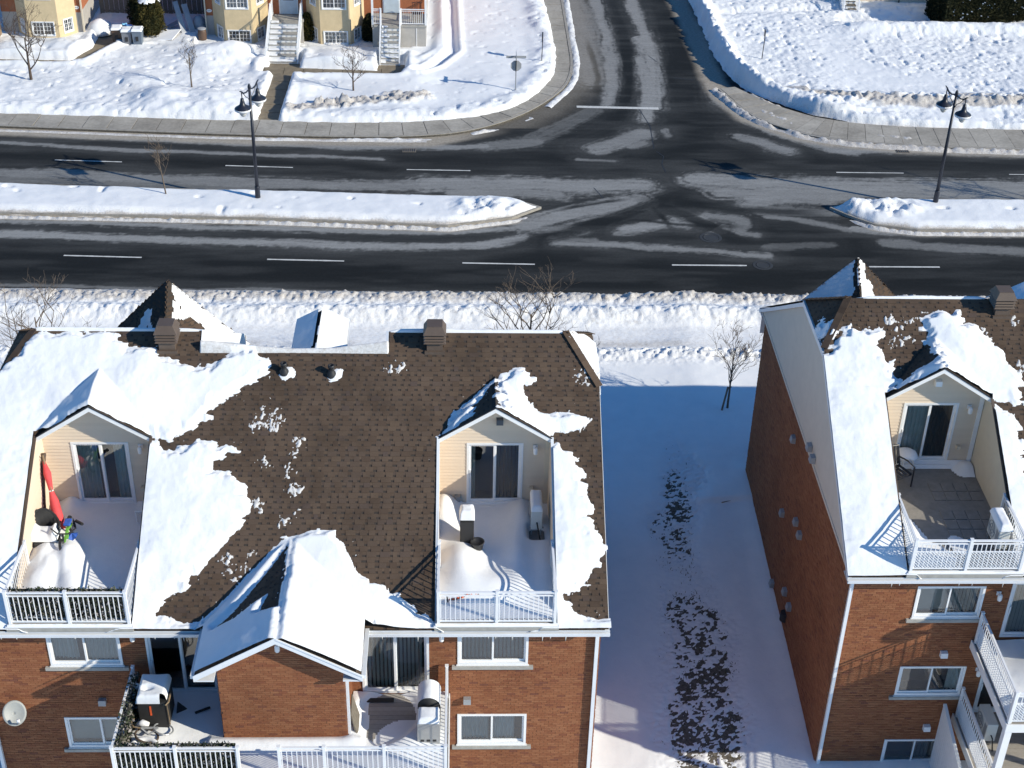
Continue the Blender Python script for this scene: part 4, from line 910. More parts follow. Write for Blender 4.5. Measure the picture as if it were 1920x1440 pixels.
    if nt_:
        for x in nt_: b.poly([(x, 6.43, zf(6.43)), (x, 6.93, 11.302), (x, 13.86, 6.95), (x, 13.5, 10.99-SL*7.07)])
    roof = b.build('roof', 'shingle_base', root)
    TRf = T3((-7.95, 0, 6.952), (1, 0, 0), (0, -SA, CA), (0, CA, SA))
    def keep(u, s):
        x = u-7.95; y = s*CA
        z = 6.95+SL*y; ok = (hroof(x, y, h) < z+.01) & (hroof(x, y, h) > z-.012) & (y < 6.95)
        for xd in h['dorm']: ok &= ~((abs(x-xd) < 1.49) & (y > .05) & (y < 4.32))
        return ok
    shingles(roof, TRf, 15.9, 8.19, keep, singles=300, seed=int(abs(Xc)*10))
    for s in (-1, 1):   # hip ends and their cap strips
        d_ = 1/math.sqrt(2); T = T3((s*7.95, 5.573, 10.452), (0, 1, 0), (s*d_, 0, d_), (-s*d_, 0, d_))
        shingles(roof, T, 2.714, 1.2, lambda u, q: (q*d_ < u/2.714*1.7) & (q*d_ < (2.714-u)/2.714*1.7), seed=3)
        b = MB(); n = 9
        for (p, q) in (((s*7.95, 5.573, 10.47), (s*7.1, 6.93, 11.32)), ((s*7.95, 8.287, 10.47), (s*7.1, 6.93, 11.32))):
            p, q = np.array(p), np.array(q)
            for k in range(n): b.bar(tuple(p+(q-p)*k/n), tuple(p+(q-p)*(k+1.1)/n+np.array((0, 0, .012))), .2, .02)
        b.build('hip_cap', 'shingle', roof)
    # ---- cross gable roof
    b = MB(); ys = -1.62; e = .02
    for s in (-1, 1):
        yv = lambda x: max(0, (8.2-.6*abs(x)-6.95)/SL)
        P = [(0, ys, 8.2), (s*1.95, ys, 7.03), (s*1.95, yv(1.95)+.15, 7.03), (0, yv(0)+.1, 8.2)]; b.prism(P, (0, 0, -.06))
    cg = b.build('gable_roof', 'shingle_base', root)
    n6 = math.hypot(1, .6)
    for s in (-1, 1):
        T = T3((s*1.95, ys, 7.032), (0, 1, 0), (s*.6/n6, 0, 1/n6), (-s/n6, 0, .6/n6))
        shingles(cg, T, 3.8, 2.24, lambda u, q, s=s: (u+ys) < (7.03+q*.6/n6-6.95)/SL+.05, seed=5+s)
    b = MB()
    for s in (-1, 1):
        b.prism([(0, ys-.03, 8.19), (s*1.99, ys-.03, 6.995), (s*1.99, ys-.03, 6.83), (0, ys-.03, 8.02)], (0, .03, 0))
        b.prism([(0, ys-.045, 8.215), (s*1.99, ys-.045, 7.02), (s*1.99, ys-.045, 6.97), (0, ys-.045, 8.165)], (0, .015, 0))
        b.box(min(s*1.52, s*1.99), max(s*1.52, s*1.99), ys, -1.28, 6.80, 6.84)
        b.poly([(0, ys, 8.02), (s*1.52, ys, 7.1), (s*1.52, -1.28, 7.1), (0, -1.28, 8.02)])
    b.build('barge_board', 'gutter', root)
    for s in (-1, 1):
        b = MB(); x0, x1 = (s*1.96, s*2.06) if s > 0 else (-2.06, -1.96); b.box(x0, x1, ys, .0, 6.90, 7.0); b.build('gutter', 'gutter', root)
        if s < 0: continue
        b = MB(); x = s*1.57; b.bar((s*2.0, -1.2, 6.9), (x, -1.2, 6.65), .06); b.bar((x, -1.2, 6.68), (x, -1.2, 4.5), .07); b.build('downpipe', 'gutter', root)
    b = MB(); b.bar((-7.72, .33, 6.8), (-7.72, .33, -.8), .09); b.build('downpipe', 'gutter', root)
    b = MB(); b.bar((7.72, .33, 6.8), (7.72, .33, -.8), .09); b.build('downpipe', 'gutter', root)
    if h['single'] == 'gable': wall_lamp(root, TG, .0, 7.72)
    # ---- windows and doors
    for w in h['wins']: window(root, TF, *w[:4], **w[4])
    # ---- dormers with recessed balconies
    for k, xd in enumerate(h['dorm']):
        TD = T3((xd, 4.75, 0), (1, 0, 0), (0, -1, 0)); dw = 1.48; fz = 7.1
        du0, du1 = h['door'][k]; dh = [(du0, du1, fz-.1, 9.22)]
        b = MB(TD); wall_cells(b, -dw, dw, fz-.05, 9.62, dh); b.poly([(-dw, 0, 9.62), (dw, 0, 9.62), (0, 0, 10.58)]); dm = b.build('dormer', 'siding_trim', root)
        boards(dm, TD, -dw, dw, fz, 10.5, dh, lambda z: (-min(dw, max(0, (10.57-z)/.65)), min(dw, max(0, (10.57-z)/.65))))
        window(dm, TD, du0, du1, fz+.1, 9.22, 'sliding_door', h['dcur'][k], door=True, front=0)
        b = MB(TD); b.box(du0-.08, du1+.08, 0, .16, fz+.0, fz+.1); b.build('door_step', 'white_vinyl', dm)
        # sides of the recess
        for s in (-1, 1):
            T = T3((xd+s*dw, 4.75, 0), (0, -1, 0), (-s, 0, 0)); top = lambda u: 6.95+SL*(4.75-u)
            b = MB(T); b.poly([(0, 0, fz-.05), (4.72, 0, fz-.05), (4.72, 0, top(4.72)), (0, 0, top(0))]); b.poly([(0, -.06, fz-.05), (4.72, -.06, fz-.05), (4.72, -.06, top(4.72)), (0, -.06, top(0))])
            b.build('side_wall', 'siding_trim', dm)
            if h['side_boards']: boards(dm, T, 0, 4.7, fz, 10.0, [], lambda z: (0, max(0.0, min(4.7, 4.75-(z-6.95)/SL))))
            b = MB(T); b.prism([(.43, -.04, top(.43)), (4.75, -.04, top(4.75)), (4.75, -.04, top(4.75)+.035), (.43, -.04, top(.43)+.035)], (0, .075, 0)); b.build('edge_flashing', 'brown_metal' if xd < 0 else 'gutter', dm)
        b = MB(TD); b.box(dw-.14, dw-.02, .0, .05, fz, 9.6); b.build('corner_post', 'siding_trim' if not h['white_post'] else 'white_vinyl', dm)
        # little gable roof
        b = MB(); yr = (10.62-6.95)/SL
        for s in (-1, 1):
            P = [(xd, 4.32, 10.62), (xd+s*1.53, 4.32, 9.625), (xd, yr+.05, 10.62)]; b.prism(P, (0, 0, -.05))
        dr = b.build('dormer_roof', 'shingle_base', dm); n5 = math.hypot(1, .65)
        for s in (-1, 1):
            T = T3((xd+s*1.53, 4.32, 9.627), (0, 1, 0), (s*.65/n5, 0, 1/n5), (-s/n5, 0, .65/n5))
            shingles(dr, T, 1.7, 1.82, lambda u, q: (u+4.32) < (9.627+q*.65/n5-6.95)/SL+.03, seed=9+s+k)
        b = MB(); yf = 4.29
        for s in (-1, 1):
            b.prism([(xd, yf, 10.60), (xd+s*1.55, yf, 9.595), (xd+s*1.55, yf, 9.47), (xd, yf, 10.475)], (0, .025, 0))
            b.poly([(xd, yf+.02, 10.49), (xd+s*1.5, yf+.02, 9.52), (xd+s*1.5, 4.75, 9.52), (xd, 4.75, 10.49)])
        b.build('barge_board', 'white_vinyl', dm)
        b = MB()
        for s in (-1, 1): b.prism([(xd, yf-.012, 10.645), (xd+s*1.56, yf-.012, 9.63), (xd+s*1.56, yf-.012, 9.60), (xd, yf-.012, 10.615)], (0, .03, 0))
        b.build('drip_edge', 'black_plastic', dm)
        # floor, front ledge and railing
        b = MB(); b.box(xd-dw, xd+dw, .02, 4.75, fz-.2, fz); fl = b.build('balcony_floor', 'floor_tile', root)
        if h['tiles']:
            for i in range(8):
                for j in range(9):
                    if i < 4 or j > 7 or (j < 5 and i < 4) or j in (5,): continue
                    q = MB(); x = xd-1.4+i*.35; y = .5+j*.42; q.box(x+.015, x+.335, y+.015, y+.4, fz+.001, fz+.018); q.build('floor_panel', 'floor_tile', fl)
        b = MB(); b.box(xd-dw-.05, xd+dw+.05, -.04, .09, fz-.16, fz-.02); b.build('balcony_ledge', 'concrete', root)
        b = MB(); b.box(xd-dw-.06, xd+dw+.06, -.055, .08, fz-.02, fz+.005); b.build('ledge_cap', 'white_metal', root)
        la = h['lattice']; z = fz+.01
        railing(root, (xd-dw+.05, .05, z), (xd+dw-.05, .05, z), lattice=la)
        for s in (-1, 1): railing(root, (xd+s*(dw-.05), .09, z), (xd+s*(dw-.05), 1.95, z), lattice=la, posts=(1,))
    b = MB(); ri = random.Random(int(abs(Xc)))
    for k in range(16):
        x = ri.uniform(1.98, 7.9) if k % 3 else ri.uniform(-7.9, -1.98); l = ri.uniform(.04, .16); b.tube([(x, -.10, 6.80), (x, -.10, 6.80-l)], [.016, .002], 5)
    b.build('icicle', 'lamp_glass', root)
    return root, wall, roof
def roof_snow(Xc, Y0, h, polys, bare, label, hand, seed):
    X, Y, F = grid(-8.0, 8.0, -1.68, 8.4, .03)
    H = hroof(X, Y, h)
    q = np.floor(Y/.121); jx = (vn(q*1.7, q*0+seed, seed)-.5)*.22+(vn(X*5, q*3.3, seed+1)-.5)*.20
    cgm = 1-.85*((abs(X) < 2.0) & (Y < 2.0)); jx = jx*cgm
    x = X+jx+(fbm(X*1.7, Y*1.7, seed+2)*.22+fbm(X*9, Y*9, seed+12)*.12)*cgm; y = Y+((vn(X*4, Y*4, seed+3)-.5)*.14+fbm(X*1.7, Y*1.7, seed+4)*.16+fbm(X*9, Y*9, seed+13)*.08)*cgm
    sdist = np.full(X.shape, -9.)
    for p in polys: sdist = np.maximum(sdist, sdpoly(x, y, p))
    for p in bare: sdist = np.minimum(sdist, -sdpoly(x, y, p))
    t_ = np.where(sdist > 0, .012+.115*sstep(sdist, 0, .2)+.05*sstep(sdist, .2, 1.2), np.maximum(.012+sdist*.5, -.03))
    for cx, cy, r, a in hand: t_ = t_+a*np.exp(-((X-cx)**2+(Y-cy)**2)/r**2)*sstep(sdist, -.02, .15)
    t_ = t_+np.where(sdist > 0, .06*fbm(X*.8, Y*.8, seed+11)*sstep(sdist, 0, .5), 0)
    # crumbs left on the bare shingles
    for cx, cy in h['spots']:
        rr = .10+.12*rnd.random(); wx = X-cx+fbm(X*7, Y*7, 5)*.22; wy = (Y-cy)*1.3+fbm(X*7, Y*7, 6)*.22
        t_ = np.maximum(t_, np.clip(.020*(1-(wx**2+wy**2)/rr**2)+.17*fbm(X*17, Y*14, 77, 3, .7)-.022, -.03, .035))
    cr = fbm(X*15, Y*13, seed+7, 3, .7); near = np.exp(-np.maximum(-sdist, 0)/.13); t_ = np.maximum(t_, np.where(sdist < 0, np.clip((cr+near*.24-.40)*.25, -.03, .03), -.03))
    # rear slope, seen as the white lip over the ridge
    back = sstep(Y, 6.90, 6.98)
    lip = np.zeros(X.shape)
    for a, c, th in h['lip']: lip = np.maximum(lip, th*sstep(X, a, a+.5)*(1-sstep(X, c-.5, c))*(.8+.5*fbm(X*.8, X*0, seed+8)))
    t_ = np.where((Y > 6.90) & (abs(X) < 7.1+np.maximum(Y-6.93, 0)*.3), np.maximum(lip*back, 0)-.012, t_)
    if h['notch']:
        nn = (X > h['notch'][0]+.02) & (X < h['notch'][1]-.02) & (Y > 6.36) & (Y < 7.1)
        w = np.interp(X, [h['notch'][0], h['notch'][0]+.4, h['notch'][0]+1.5, h['notch'][0]+2.4, h['notch'][1]-1.5, h['notch'][1]-.2, h['notch'][1]], [.32, .30, .16, .09, .12, .30, .33]); t_ = np.where(nn, w*sstep(Y, 6.34, 6.5)-.012, t_)
    t_ = t_*(1+.25*fbm(X*2.2, Y*2.2, seed+9)*cgm)+np.where(t_ > .06, .018*fbm(X*1.6+Y*.7, Y*.9, seed+14)+.010*fbm(X*5, Y*3, seed+15), 0)
    ok = t_ > .0; hard = np.ones(X.shape, bool)
    for xd in h['dorm']: hard &= ~((abs(X-xd) < 1.49) & (Y > -.03) & (Y < 4.335))
    hard &= ~((Y < -.08) & (abs(X) > 1.97))
    o = sheet('roof_snow', X, Y, H+t_+.010, F, ok, 'snow', None, {'dirt': np.where((sdist < -.03) & (Y < 6.9), .6, 0), 'rough': np.full(X.shape, .12)}, loc=(Xc, Y0, 0), hard=hard)
    tag(o, label, 'snow', kind='stuff')
DT = dict(door=True)
HL = dict(dorm=(-5.2, 5.18), notch=(-2.65, 2.35), single='gable', side_boards=True, white_post=False, tiles=False, lattice=False,
    door=((-.74, .76), (-.74, .76)), lip=((-7.4, -2.5, .12), (2.2, 7.3, .13)), spots=DATA['spots'],
    dcur=((('wavy', 'curtain', .72, 1), ('wavy', 'curtain', .0, .4)), (('slats', 'blind_dark', .55, 1), ('wavy', 'blind', .0, .12))),
    wins=((4.22, 6.0, 5.43, 6.5, dict(cur=('slats', 'blind', 0, 1), sill='concrete')), (4.22, 6.02, 2.56, 3.66, dict(cur=(('wavy', 'curtain', 0, .45), ('wavy', 'curtain', .5, .85)), sill='concrete')),
          (-5.98, -4.18, 5.43, 6.5, dict(cur=(('wavy', 'curtain', .5, 1), ('wavy', 'curtain', 0, .38, .12)), sill='concrete')), (-5.92, -4.12, 2.52, 3.6, dict(cur=(('shade', 'blind', 0, 1),), sill='concrete')),
          (1.8, 3.5, 4.44, 6.5, dict(name='sliding_door', cur=('slats', 'blind', 0, 1), **DT)), (-3.55, -1.85, 4.44, 6.5, dict(name='sliding_door', cur=None, **DT)),
          (1.8, 3.5, 1.7, 3.7, dict(name='sliding_door', cur=None, **DT)), (-3.55, -1.85, 1.7, 3.7, dict(name='sliding_door', cur=None, **DT))))
HR = dict(dorm=(-4.93, 4.95), notch=None, single='front', side_boards=False, white_post=True, tiles=True, lattice=True,
    door=((-.76, .78), (-.75, .75)), lip=((-6.9, -3.0, .11),), spots=DATA['spotsR'],
    dcur=((('wavy', 'curtain', 0, .5), ('wavy', 'blind_dark', .5, 1)), ('slats', 'blind', 0, 1)),
    wins=((-5.92, -4.1, 5.2, 6.3, dict(cur=(('shade', 'blind', 0, .5), ('slats', 'blind', .5, 1)), sill='concrete')), (-5.92, -4.08, 2.33, 3.41, dict(cur=(('wavy', 'curtain', .78, 1),), sill='concrete')), (-5.9, -4.1, -.5, .57, dict(cur=('wavy', 'blind_dark', .5, 1), sill='concrete')),
          (-3.4, -1.7, 4.5, 6.45, dict(name='sliding_door', cur=('slats', 'blind', 0, 1), **DT)), (-3.6, -1.9, 1.65, 3.6, dict(name='sliding_door', cur=None, **DT)), (1.8, 3.5, 4.5, 6.45, dict(name='sliding_door', cur=('slats', 'blind', 0, 1), **DT)), (4.2, 6.0, 5.2, 6.3, dict(cur=None, sill='concrete'))))
houseL, wallL, roofL = build_house(-4.3, 27.3, HL, 'red brick house in front, brown shingle roof mostly bare between two recessed white-railed balconies')
houseR, wallR, roofR = build_house(18.0, 29.27, HR, 'red brick house cut by the right edge, its tall side wall in shade')
# snow on the left roof
polyA = [(-8.6, -.3), (-8.6, 5.7), (-7.75, 5.9), (-7.35, 6.5)]+DATA['LA']+[(-3.66, 4.3), (-4.2, 4.3), (-6.3, 4.3), (-6.3, .03), (-6.3, -.3)]
polyB = DATA['LB'][1:-1]+[(-2.3, -.3), (-4.3, -.3), (-4.3, 4.2), (-3.6, 4.2)]
polyC = [(.0, 2.0)]+DATA['LC'][1:-1]+[(3.95, -.3), (2.3, -.3), (2.3, -2.2), (0, -2.2)]
polyC2 = [(.03, 2.05), (-.4, 1.75), (-1.1, 1.05), (-1.75, .4), (-2.35, -.05), (-2.3, -.4), (-2.3, -2.2), (.03, -2.2)]
polyE = DATA['LE']; polyEl = DATA['LEl']
hipb = [(7.10, 6.93), (7.32, 6.62), (7.62, 6.35), (8.4, 5.75), (8.6, 8.4), (7.3, 7.3)]
eave = [(x, y) for x, y in ((-3.7, -.4), (-3.7, .12), (-2.9, .16), (-2.2, .1), (-2.2, -.4))]
rightfill = DATA['LD'][1:-2]+[(8.5, .15), (8.5, -.4), (6.1, -.4), (6.1, 4.15)]
roof_snow(-4.3, 27.3, HL, [polyA, polyB, polyC, polyC2, polyE, polyEl, rightfill, hipb, eave], [DATA['LCbare']], 'white snow lying in big patches on the brown shingle roof of the front brick house',
          [(1.1, .2, 1.0, .22), (1.3, -.8, .9, .12), (2.2, .25, .7, .10), (5.9, 4.9, .6, .06), (-4.2, 5.2, .8, .10), (-6.0, 5.0, .5, .08)], 201)
roof_snow(18.0, 29.27, HR, [DATA['RA'][:-6]+[(-6.0, 4.25), (-6.0, -.4), (-8.6, -.4), (-8.6, 5.4)], DATA['RB'], [(-4.0, 4.2), (-4.0, -.4), (-2.2, -.4), (-2.55, .5), (-2.6, 1.5), (-2.75, 2.3), (-2.8, 3.2), (-3.0, 3.9)], [(-4.95, 5.0), (-6.45, 4.3), (-4.95, 4.3)], [(-7.5, 6.2), (-7.95, 5.65), (-7.95, 6.9), (-7.7, 6.7)], [(0, 2), (2.5, .6), (2.5, -.1), (2, -1.8), (-2, -1.8), (-2, 0)], [(3.4, 0), (3.4, 4.3), (5, 5.8), (6.5, 4.5), (8, 4), (8, 0), (6.5, 0), (6.5, 4.2)]], [[(-4.98, 5.8), (-4.98, 5.1), (-5.5, 4.95), (-6.1, 4.45), (-5.4, 5.4)]],
          'white snow lying in patches on the roof of the right-hand brick house', [(-4.3, 5.9, .7, .08)], 301)
# chimney-like roof vents and plumbing stacks
roof_vent(roofL, -3.5, 6.6, 11.05); roof_vent(roofL, 3.58, 6.62, 11.05); roof_vent(roofR, -2.8, 6.65, 11.06)
for x, y in ((-.39, 5.9), (.86, 5.85)):
    z = 6.95+SL*y; b = MB(); b.lathe((x, y, z-.2), [(.13, 0), (.13, .25), (.075, .32), (.075, .42), (.085, .43), (.085, .50), (.06, .505), (.055, .42)], 14); b.build('vent_stack', 'black_plastic', roofL, True)
    X, Y, F = grid(x-.35, x+.55, y-.35, y+.5, .04); r = np.hypot((X-x-.1)*.9-(Y-y)*.35, Y-y+.02); t_ = .085*np.exp(-(r/.17)**2)-.03+.06*fbm(X*9, Y*9, 3)
    o = sheet('stack_snow', X, Y, 6.95+SL*Y+t_+.01, F, t_ > 0, 'snow', None, {'dirt': X*0, 'rough': X*0+.1}, loc=(-4.3, 27.3, 0)); tag(o, 'clump of snow drifted round the %s black plumbing stack on the roof' % ('left' if x < 0 else 'right'), 'snow', kind='stuff')
for xs, sgn in ((-2.65, 1), (2.35, -1)):   # snow packed against the two ends of the sunk ridge
    b = MB(); P = [(xs+sgn*.012, 6.40, 10.98), (xs+sgn*.012, 6.93, 11.34), (xs+sgn*.012, 13.2, 7.43), (xs+sgn*.012, 13.2, 6.72)]; b.prism(P, (sgn*.07, 0, -.02)); o = b.build('ridge_snow', 'snow', None, loc=houseL.location); tag(o, 'snow packed against the %s step of the sunken ridge' % ('left' if sgn > 0 else 'right'), 'snow', kind='stuff')
# street-side turret roofs and porch gables that rise behind the ridges
def street_side(root, xd, Xc, zt):
    b = MB(); c = (xd, 13.8, 0); b.lathe((xd, 13.8, -.5), [(1.9, 0), (1.9, 7.3)], 4); b.build('turret', 'far_brick', root)
    b = MB(); b.lathe((xd, 13.8, zt-2.45), [(2.5, -.08), (2.5, 0), (.02, 2.45)], 4); tr_ = b.build('turret_roof', 'shingle_base', root)
    for k in range(4):
        a = math.pi/2*k+math.pi; a2 = a+math.pi/2; p = np.array((xd+2.5*math.cos(a), 13.8+2.5*math.sin(a), zt-2.45)); q = np.array((xd+2.5*math.cos(a2), 13.8+2.5*math.sin(a2), zt-2.45)); ap = np.array((xd, 13.8, zt))
        U = (q-p); W_ = np.linalg.norm(U); U /= W_; Zv = ap-(p+q)/2; S_ = np.linalg.norm(Zv); Zv /= S_; D = np.cross(U, Zv)
        shingles(tr_, T3(p+D*.002, U, D, Zv), W_, S_, lambda u, s, W_=W_, S_=S_: (u > s/S_*W_/2-.02) & (u < W_-s/S_*W_/2+.02), seed=20+k)
    b = MB(); y0, y1 = 8.6, 11.75
    for s in (-1, 1): b.prism([(.08, y0, 9.15), (.08+s*.78, y0, 8.72), (.08+s*.78, y1, 8.72), (.08, y1, 9.15)], (0, 0, -.05))
    pg = b.build('porch_roof', 'shingle_base', root)
    b = MB(); b.poly([(-.6, y1-.1, 7.5), (.76, y1-.1, 7.5), (.76, y1-.1, 8.7), (.08, y1-.1, 9.1), (-.6, y1-.1, 8.7)]); b.poly([(-.6, y1-.1, 7.5), (-.6, y0, 7.5), (-.6, y0, 8.75), (-.6, y1-.1, 8.75)]); b.poly([(.76, y1-.1, 7.5), (.76, y0, 7.5), (.76, y0, 8.75), (.76, y1-.1, 8.75)]); b.build('porch_wall', 'siding_trim', root)
    b = MB()
    for s in (-1, 1): b.bar((.08+s*.79, y0, 8.70), (.08+s*.79, y1, 8.70), .05, .09)
    b.build('porch_gutter', 'gutter', root)
    X, Y, F = grid(-.72, .88, y0, y1+.03, .04); t_ = .09+.03*fbm(X*2, Y*2, 7); e = .06*fbm(X*.3, Y*2, 9)
    ok = (abs(X-.08+.0) < .8) & ~((X < .08-.0+e) & (X > .08-.14-.1*sstep(Y, 10, 8.6)+e))
    o = sheet('porch_snow', X, Y, 9.15-.55*abs(X-.08)+t_, F, ok, 'snow', None, {'dirt': X*0, 'rough': X*0+.1}, loc=root.location); tag(o, 'snow on the small gabled porch roof behind the ridge of the %s brick house' % ('front' if Xc < 0 else 'right-hand'), 'snow', kind='stuff')
street_side(houseL, -4.95, -4.3, 9.0); street_side(houseR, -4.92, 18.0, 8.9)
def turret_snow(root, xd, zt, fn, label, seed):
    """fn(a, b): keep; a,b run along the two front faces"""
    X, Y, F = grid(xd-2.5, xd+2.5, 11.25, 13.8, .04)
    r = abs(X-xd)+abs(Y-13.8); H = zt-r*.98; jx = fbm(X*4, Y*4, seed)*.35; jr = (vn(np.floor(r/.12), X*3, seed+1)-.5)*.25
    k = fn(X-xd+jx, r+jr) & (r < 2.48)
    holes = vn(X*7, r*9, seed+2) < .17
    o = sheet('turret_snow', X, Y, H+.03+.02*fbm(X*3, Y*3, 4), F, k & ~holes, 'snow', None, {'dirt': X*0, 'rough': X*0+.1}, loc=root.location); tag(o, label, 'snow', kind='stuff')
turret_snow(houseL, -4.95, 9.0, lambda x, r: ((x > .18+.12*r) & ((r < 1.1) | (x > .85*r-.2))) | ((x < -.55) & (x > -r*.62) & (r > .7)), 'patchy snow on the pointed turret roof behind the front brick house', 71)
turret_snow(houseR, -4.92, 8.9, lambda x, r: (x < -.16-.05*r) | ((x > .05) & (x < .32*r+.12)), 'snow on the pointed turret roof behind the right-hand brick house', 76)
# ================================================================ DECKS, BALCONIES AND WHAT STANDS ON THEM
def deck(root, x0, x1, y0, y1, z, lattice, secs, sides, name='deck', snowy=True, posts=True):
    b = MB(); b.box(x0, x1, y0, y1, z-.22, z-.04); d = b.build(name, 'white_vinyl', root)
    n = int((y1-y0)/.145)
    for i in range(n):
        q = MB(); y = y0+(y1-y0)*i/n; q.box(x0, x1, y+.004, y+(y1-y0)/n-.004, z-.04, z+rnd.uniform(-.003, .002)); q.build('deck_board', 'deck_board', d)
    b = MB(); b.box(x0-.02, x1+.02, y0-.03, y0, z-.26, z+.01); b.box(x0-.03, x0, y0, y1, z-.26, z+.01); b.box(x1, x1+.03, y0, y1, z-.26, z+.01); b.build('fascia_board', 'white_vinyl', d)
    if posts:
        for x in (x0+.1, (x0+x1)/2, x1-.1):
            q = MB(); q.box(x-.09, x+.09, y0+.02, y0+.2, -1.2, z-.24); q.build('deck_post', 'white_vinyl', d)
    for a, c, ps_ in secs: railing(root, (a, y0+.05, z), (c, y0+.05, z), h=1.05, lattice=lattice, posts=ps_)
    for x in sides: railing(root, (x, y0+.08, z), (x, y1-.12, z), h=1.05, lattice=lattice, posts=(1,))
    return d
ZD = 4.42
deck(houseL, -3.97, 4.0, -2.5, .36, ZD, False, ((-3.92, -.97, (0, .5, 1)), (.0, 3.95, (0, .27, .63, 1))), (-3.92, 3.95))
deck(houseR, -4.12, 4.1, -2.75, .36, 4.4, True, ((-4.07, 4.05, (0, .25, .5, .75, 1)),), (-4.07, 4.05))
deck(houseR, -4.12, 4.1, -2.75, .36, 1.62, True, ((-4.07, 4.05, (0, .25, .5, .75, 1)),), (-4.07,), posts=False)
b = MB(); b.bar((-4.05, -2.66, 1.4), (-4.05, -2.66, 5.5), .1); b.build('corner_post', 'white_vinyl', houseR)
sp_ = MB(); sp_.prism([(-4.5, .3, 2.06), (-4.5, -2.2, 1.36), (-4.5, -2.2, 1.28), (-4.5, .3, 1.98)], (.09, 0, 0)); sp_ = sp_.build('side_panel', 'white_vinyl', houseR)
for k in range(17):   # its horizontal boards follow the slope
    z = 1.93-k*.17; b = MB(); b.prism([(-4.49, .3, z), (-4.49, -2.2, z-.7), (-4.49, -2.2, z-.7-.155), (-4.49, .3, z-.155)], (.05, 0, 0)); b.build('panel_board', 'white_vinyl', sp_)
def lsheet(name, root, x0, x1, y0, y1, r, hf, label, hard=None, z=0):
    X, Y, F = grid(x0, x1, y0, y1, r); t_ = hf(X, Y)
    o = sheet(name, X, Y, z+np.maximum(t_, -.01), F, t_ > 0, 'snow', None, {'dirt': X*0, 'rough': X*0+.1}, loc=root.location, hard=None if hard is None else hard(X, Y)); tag(o, label, 'snow', kind='stuff'); return o
def deckL(X, Y):
    t_ = .09+.05*fbm(X*.8, Y*.8, 401)+.012*fbm(X*4, Y*4, 402)
    e = ((X-2.52-.12*Y)/.72)**2+((Y+.5)/.88)**2+fbm(X*1.6, Y*1.6, 403)*.3
    t_ = t_*sstep(e, .95, 1.5)-.012*(e < 1.0)
    t_ += .26*np.exp(-((X-1.62)/.2)**2-((Y+.6)/.6)**2)+.16*np.exp(-((Y+1.45)/.22)**2)*(abs(X) < 1.9)+.12*np.exp(-((X+3.3)**2+(Y+1.2)**2)/.5)
    t_ += .12*np.exp(-((X-3.0)**2/.3+(Y+1.4)**2/.3))
    return t_
lsheet('deck_snow', houseL, -3.88, 3.9, -2.42, .34, .045, deckL, 'snow on the white-railed lower deck in front of the front brick house', lambda X, Y: ~((X > -1.53) & (X < 1.55) & (Y > -1.27)), ZD+.005)
def balcL(X, Y):
    u = X+5.2; t_ = .11+.04*fbm(X*.9, Y*.9, 411)
    sl_ = u+.12*(Y-1.8)
    t_ += .40*np.exp(-((sl_+1.0)/.5)**2-((Y-1.9)/1.3)**2)*(1+.5*fbm(X*1.4, Y*1.1, 412))+.34*np.exp(-((sl_+.42)/.28)**2-((Y-2.3)/.55)**2)+.20*np.exp(-((sl_+.25)/.35)**2-((Y-1.2)/.7)**2)-.12*np.exp(-((sl_+.66)/.13)**2-((Y-1.5)/.5)**2)
    t_ += .05*fbm(X*3.2, Y*2.2, 413)*sstep(t_, .12, .3)
    t_ += .18*np.exp(-((u+1.0)/.5)**2-((Y-3.3)/.6)**2)+.22*np.exp(-((u+.95)**2+(Y-4.7)**2)/.08)
    return t_
lsheet('balcony_snow', houseL, -6.66, -3.74, .08, 4.72, .045, balcL, 'drifted snow on the left recessed balcony with the red parasol', None, 7.105)
def balcM(X, Y):
    u = X-5.18; t_ = .12+.05*fbm(X*.9, Y*.9, 421)
    t_ += .55*np.exp(-((u+1.35)/.38)**2-((Y-4.2)/.75)**2)+.36*np.exp(-((u+.9)/.45)**2-((Y-2.1)/.9)**2)+.22*np.exp(-((u+.2)/.8)**2-((Y-1.2)/.6)**2)
    t_ += .20*np.exp(-((u-.75)/.28)**2-((Y-4.3)/.7)**2)+.15*np.exp(-((u-.6)/.3)**2-((Y-2.6)/1.2)**2)+.12*np.exp(-((u-1.3)/.3)**2-((Y-2.2)/1.0)**2)-.10*np.exp(-((u+.1)/.35)**2-((Y-3.6)/.9)**2)
    t_ -= .55*np.exp(-((u-1.12)/.22)**4-((Y-3.45)/.26)**4)
    return t_
lsheet('balcony_snow', houseL, 3.72, 6.64, .08, 4.72, .045, balcM, 'deep drifted snow on the balcony with the black box and the heat pump', None, 7.105)
def balcR(X, Y):
    u = X+4.93; e = fbm(X*1.3, Y*1.3, 431)
    a = .30*np.exp(-((u+1.35)/.5)**2-((Y-1.2)/1.0)**2)+.22*np.exp(-((u+.8)/.6)**2-((Y-.5)/.5)**2)-.06
    c = .26*np.exp(-((u-1.3)**2+(Y-4.5)**2)/.13)-.07; d = .2*np.exp(-((Y-4.75)/.22)**2)*(u > -1.0)*sstep(u, -1.0, -.6)-.06
    f = .05*np.exp(-((u-.15)**2/.10+(Y-1.2)**2/.2))-.03
    return np.maximum(np.maximum(a, c), np.maximum(d, f))+.05*e
lsheet('balcony_snow', houseR, -6.38, -3.48, .08, 4.72, .045, balcR, 'snow drift in the corner of the tiled balcony on the right-hand house', None, 7.125)
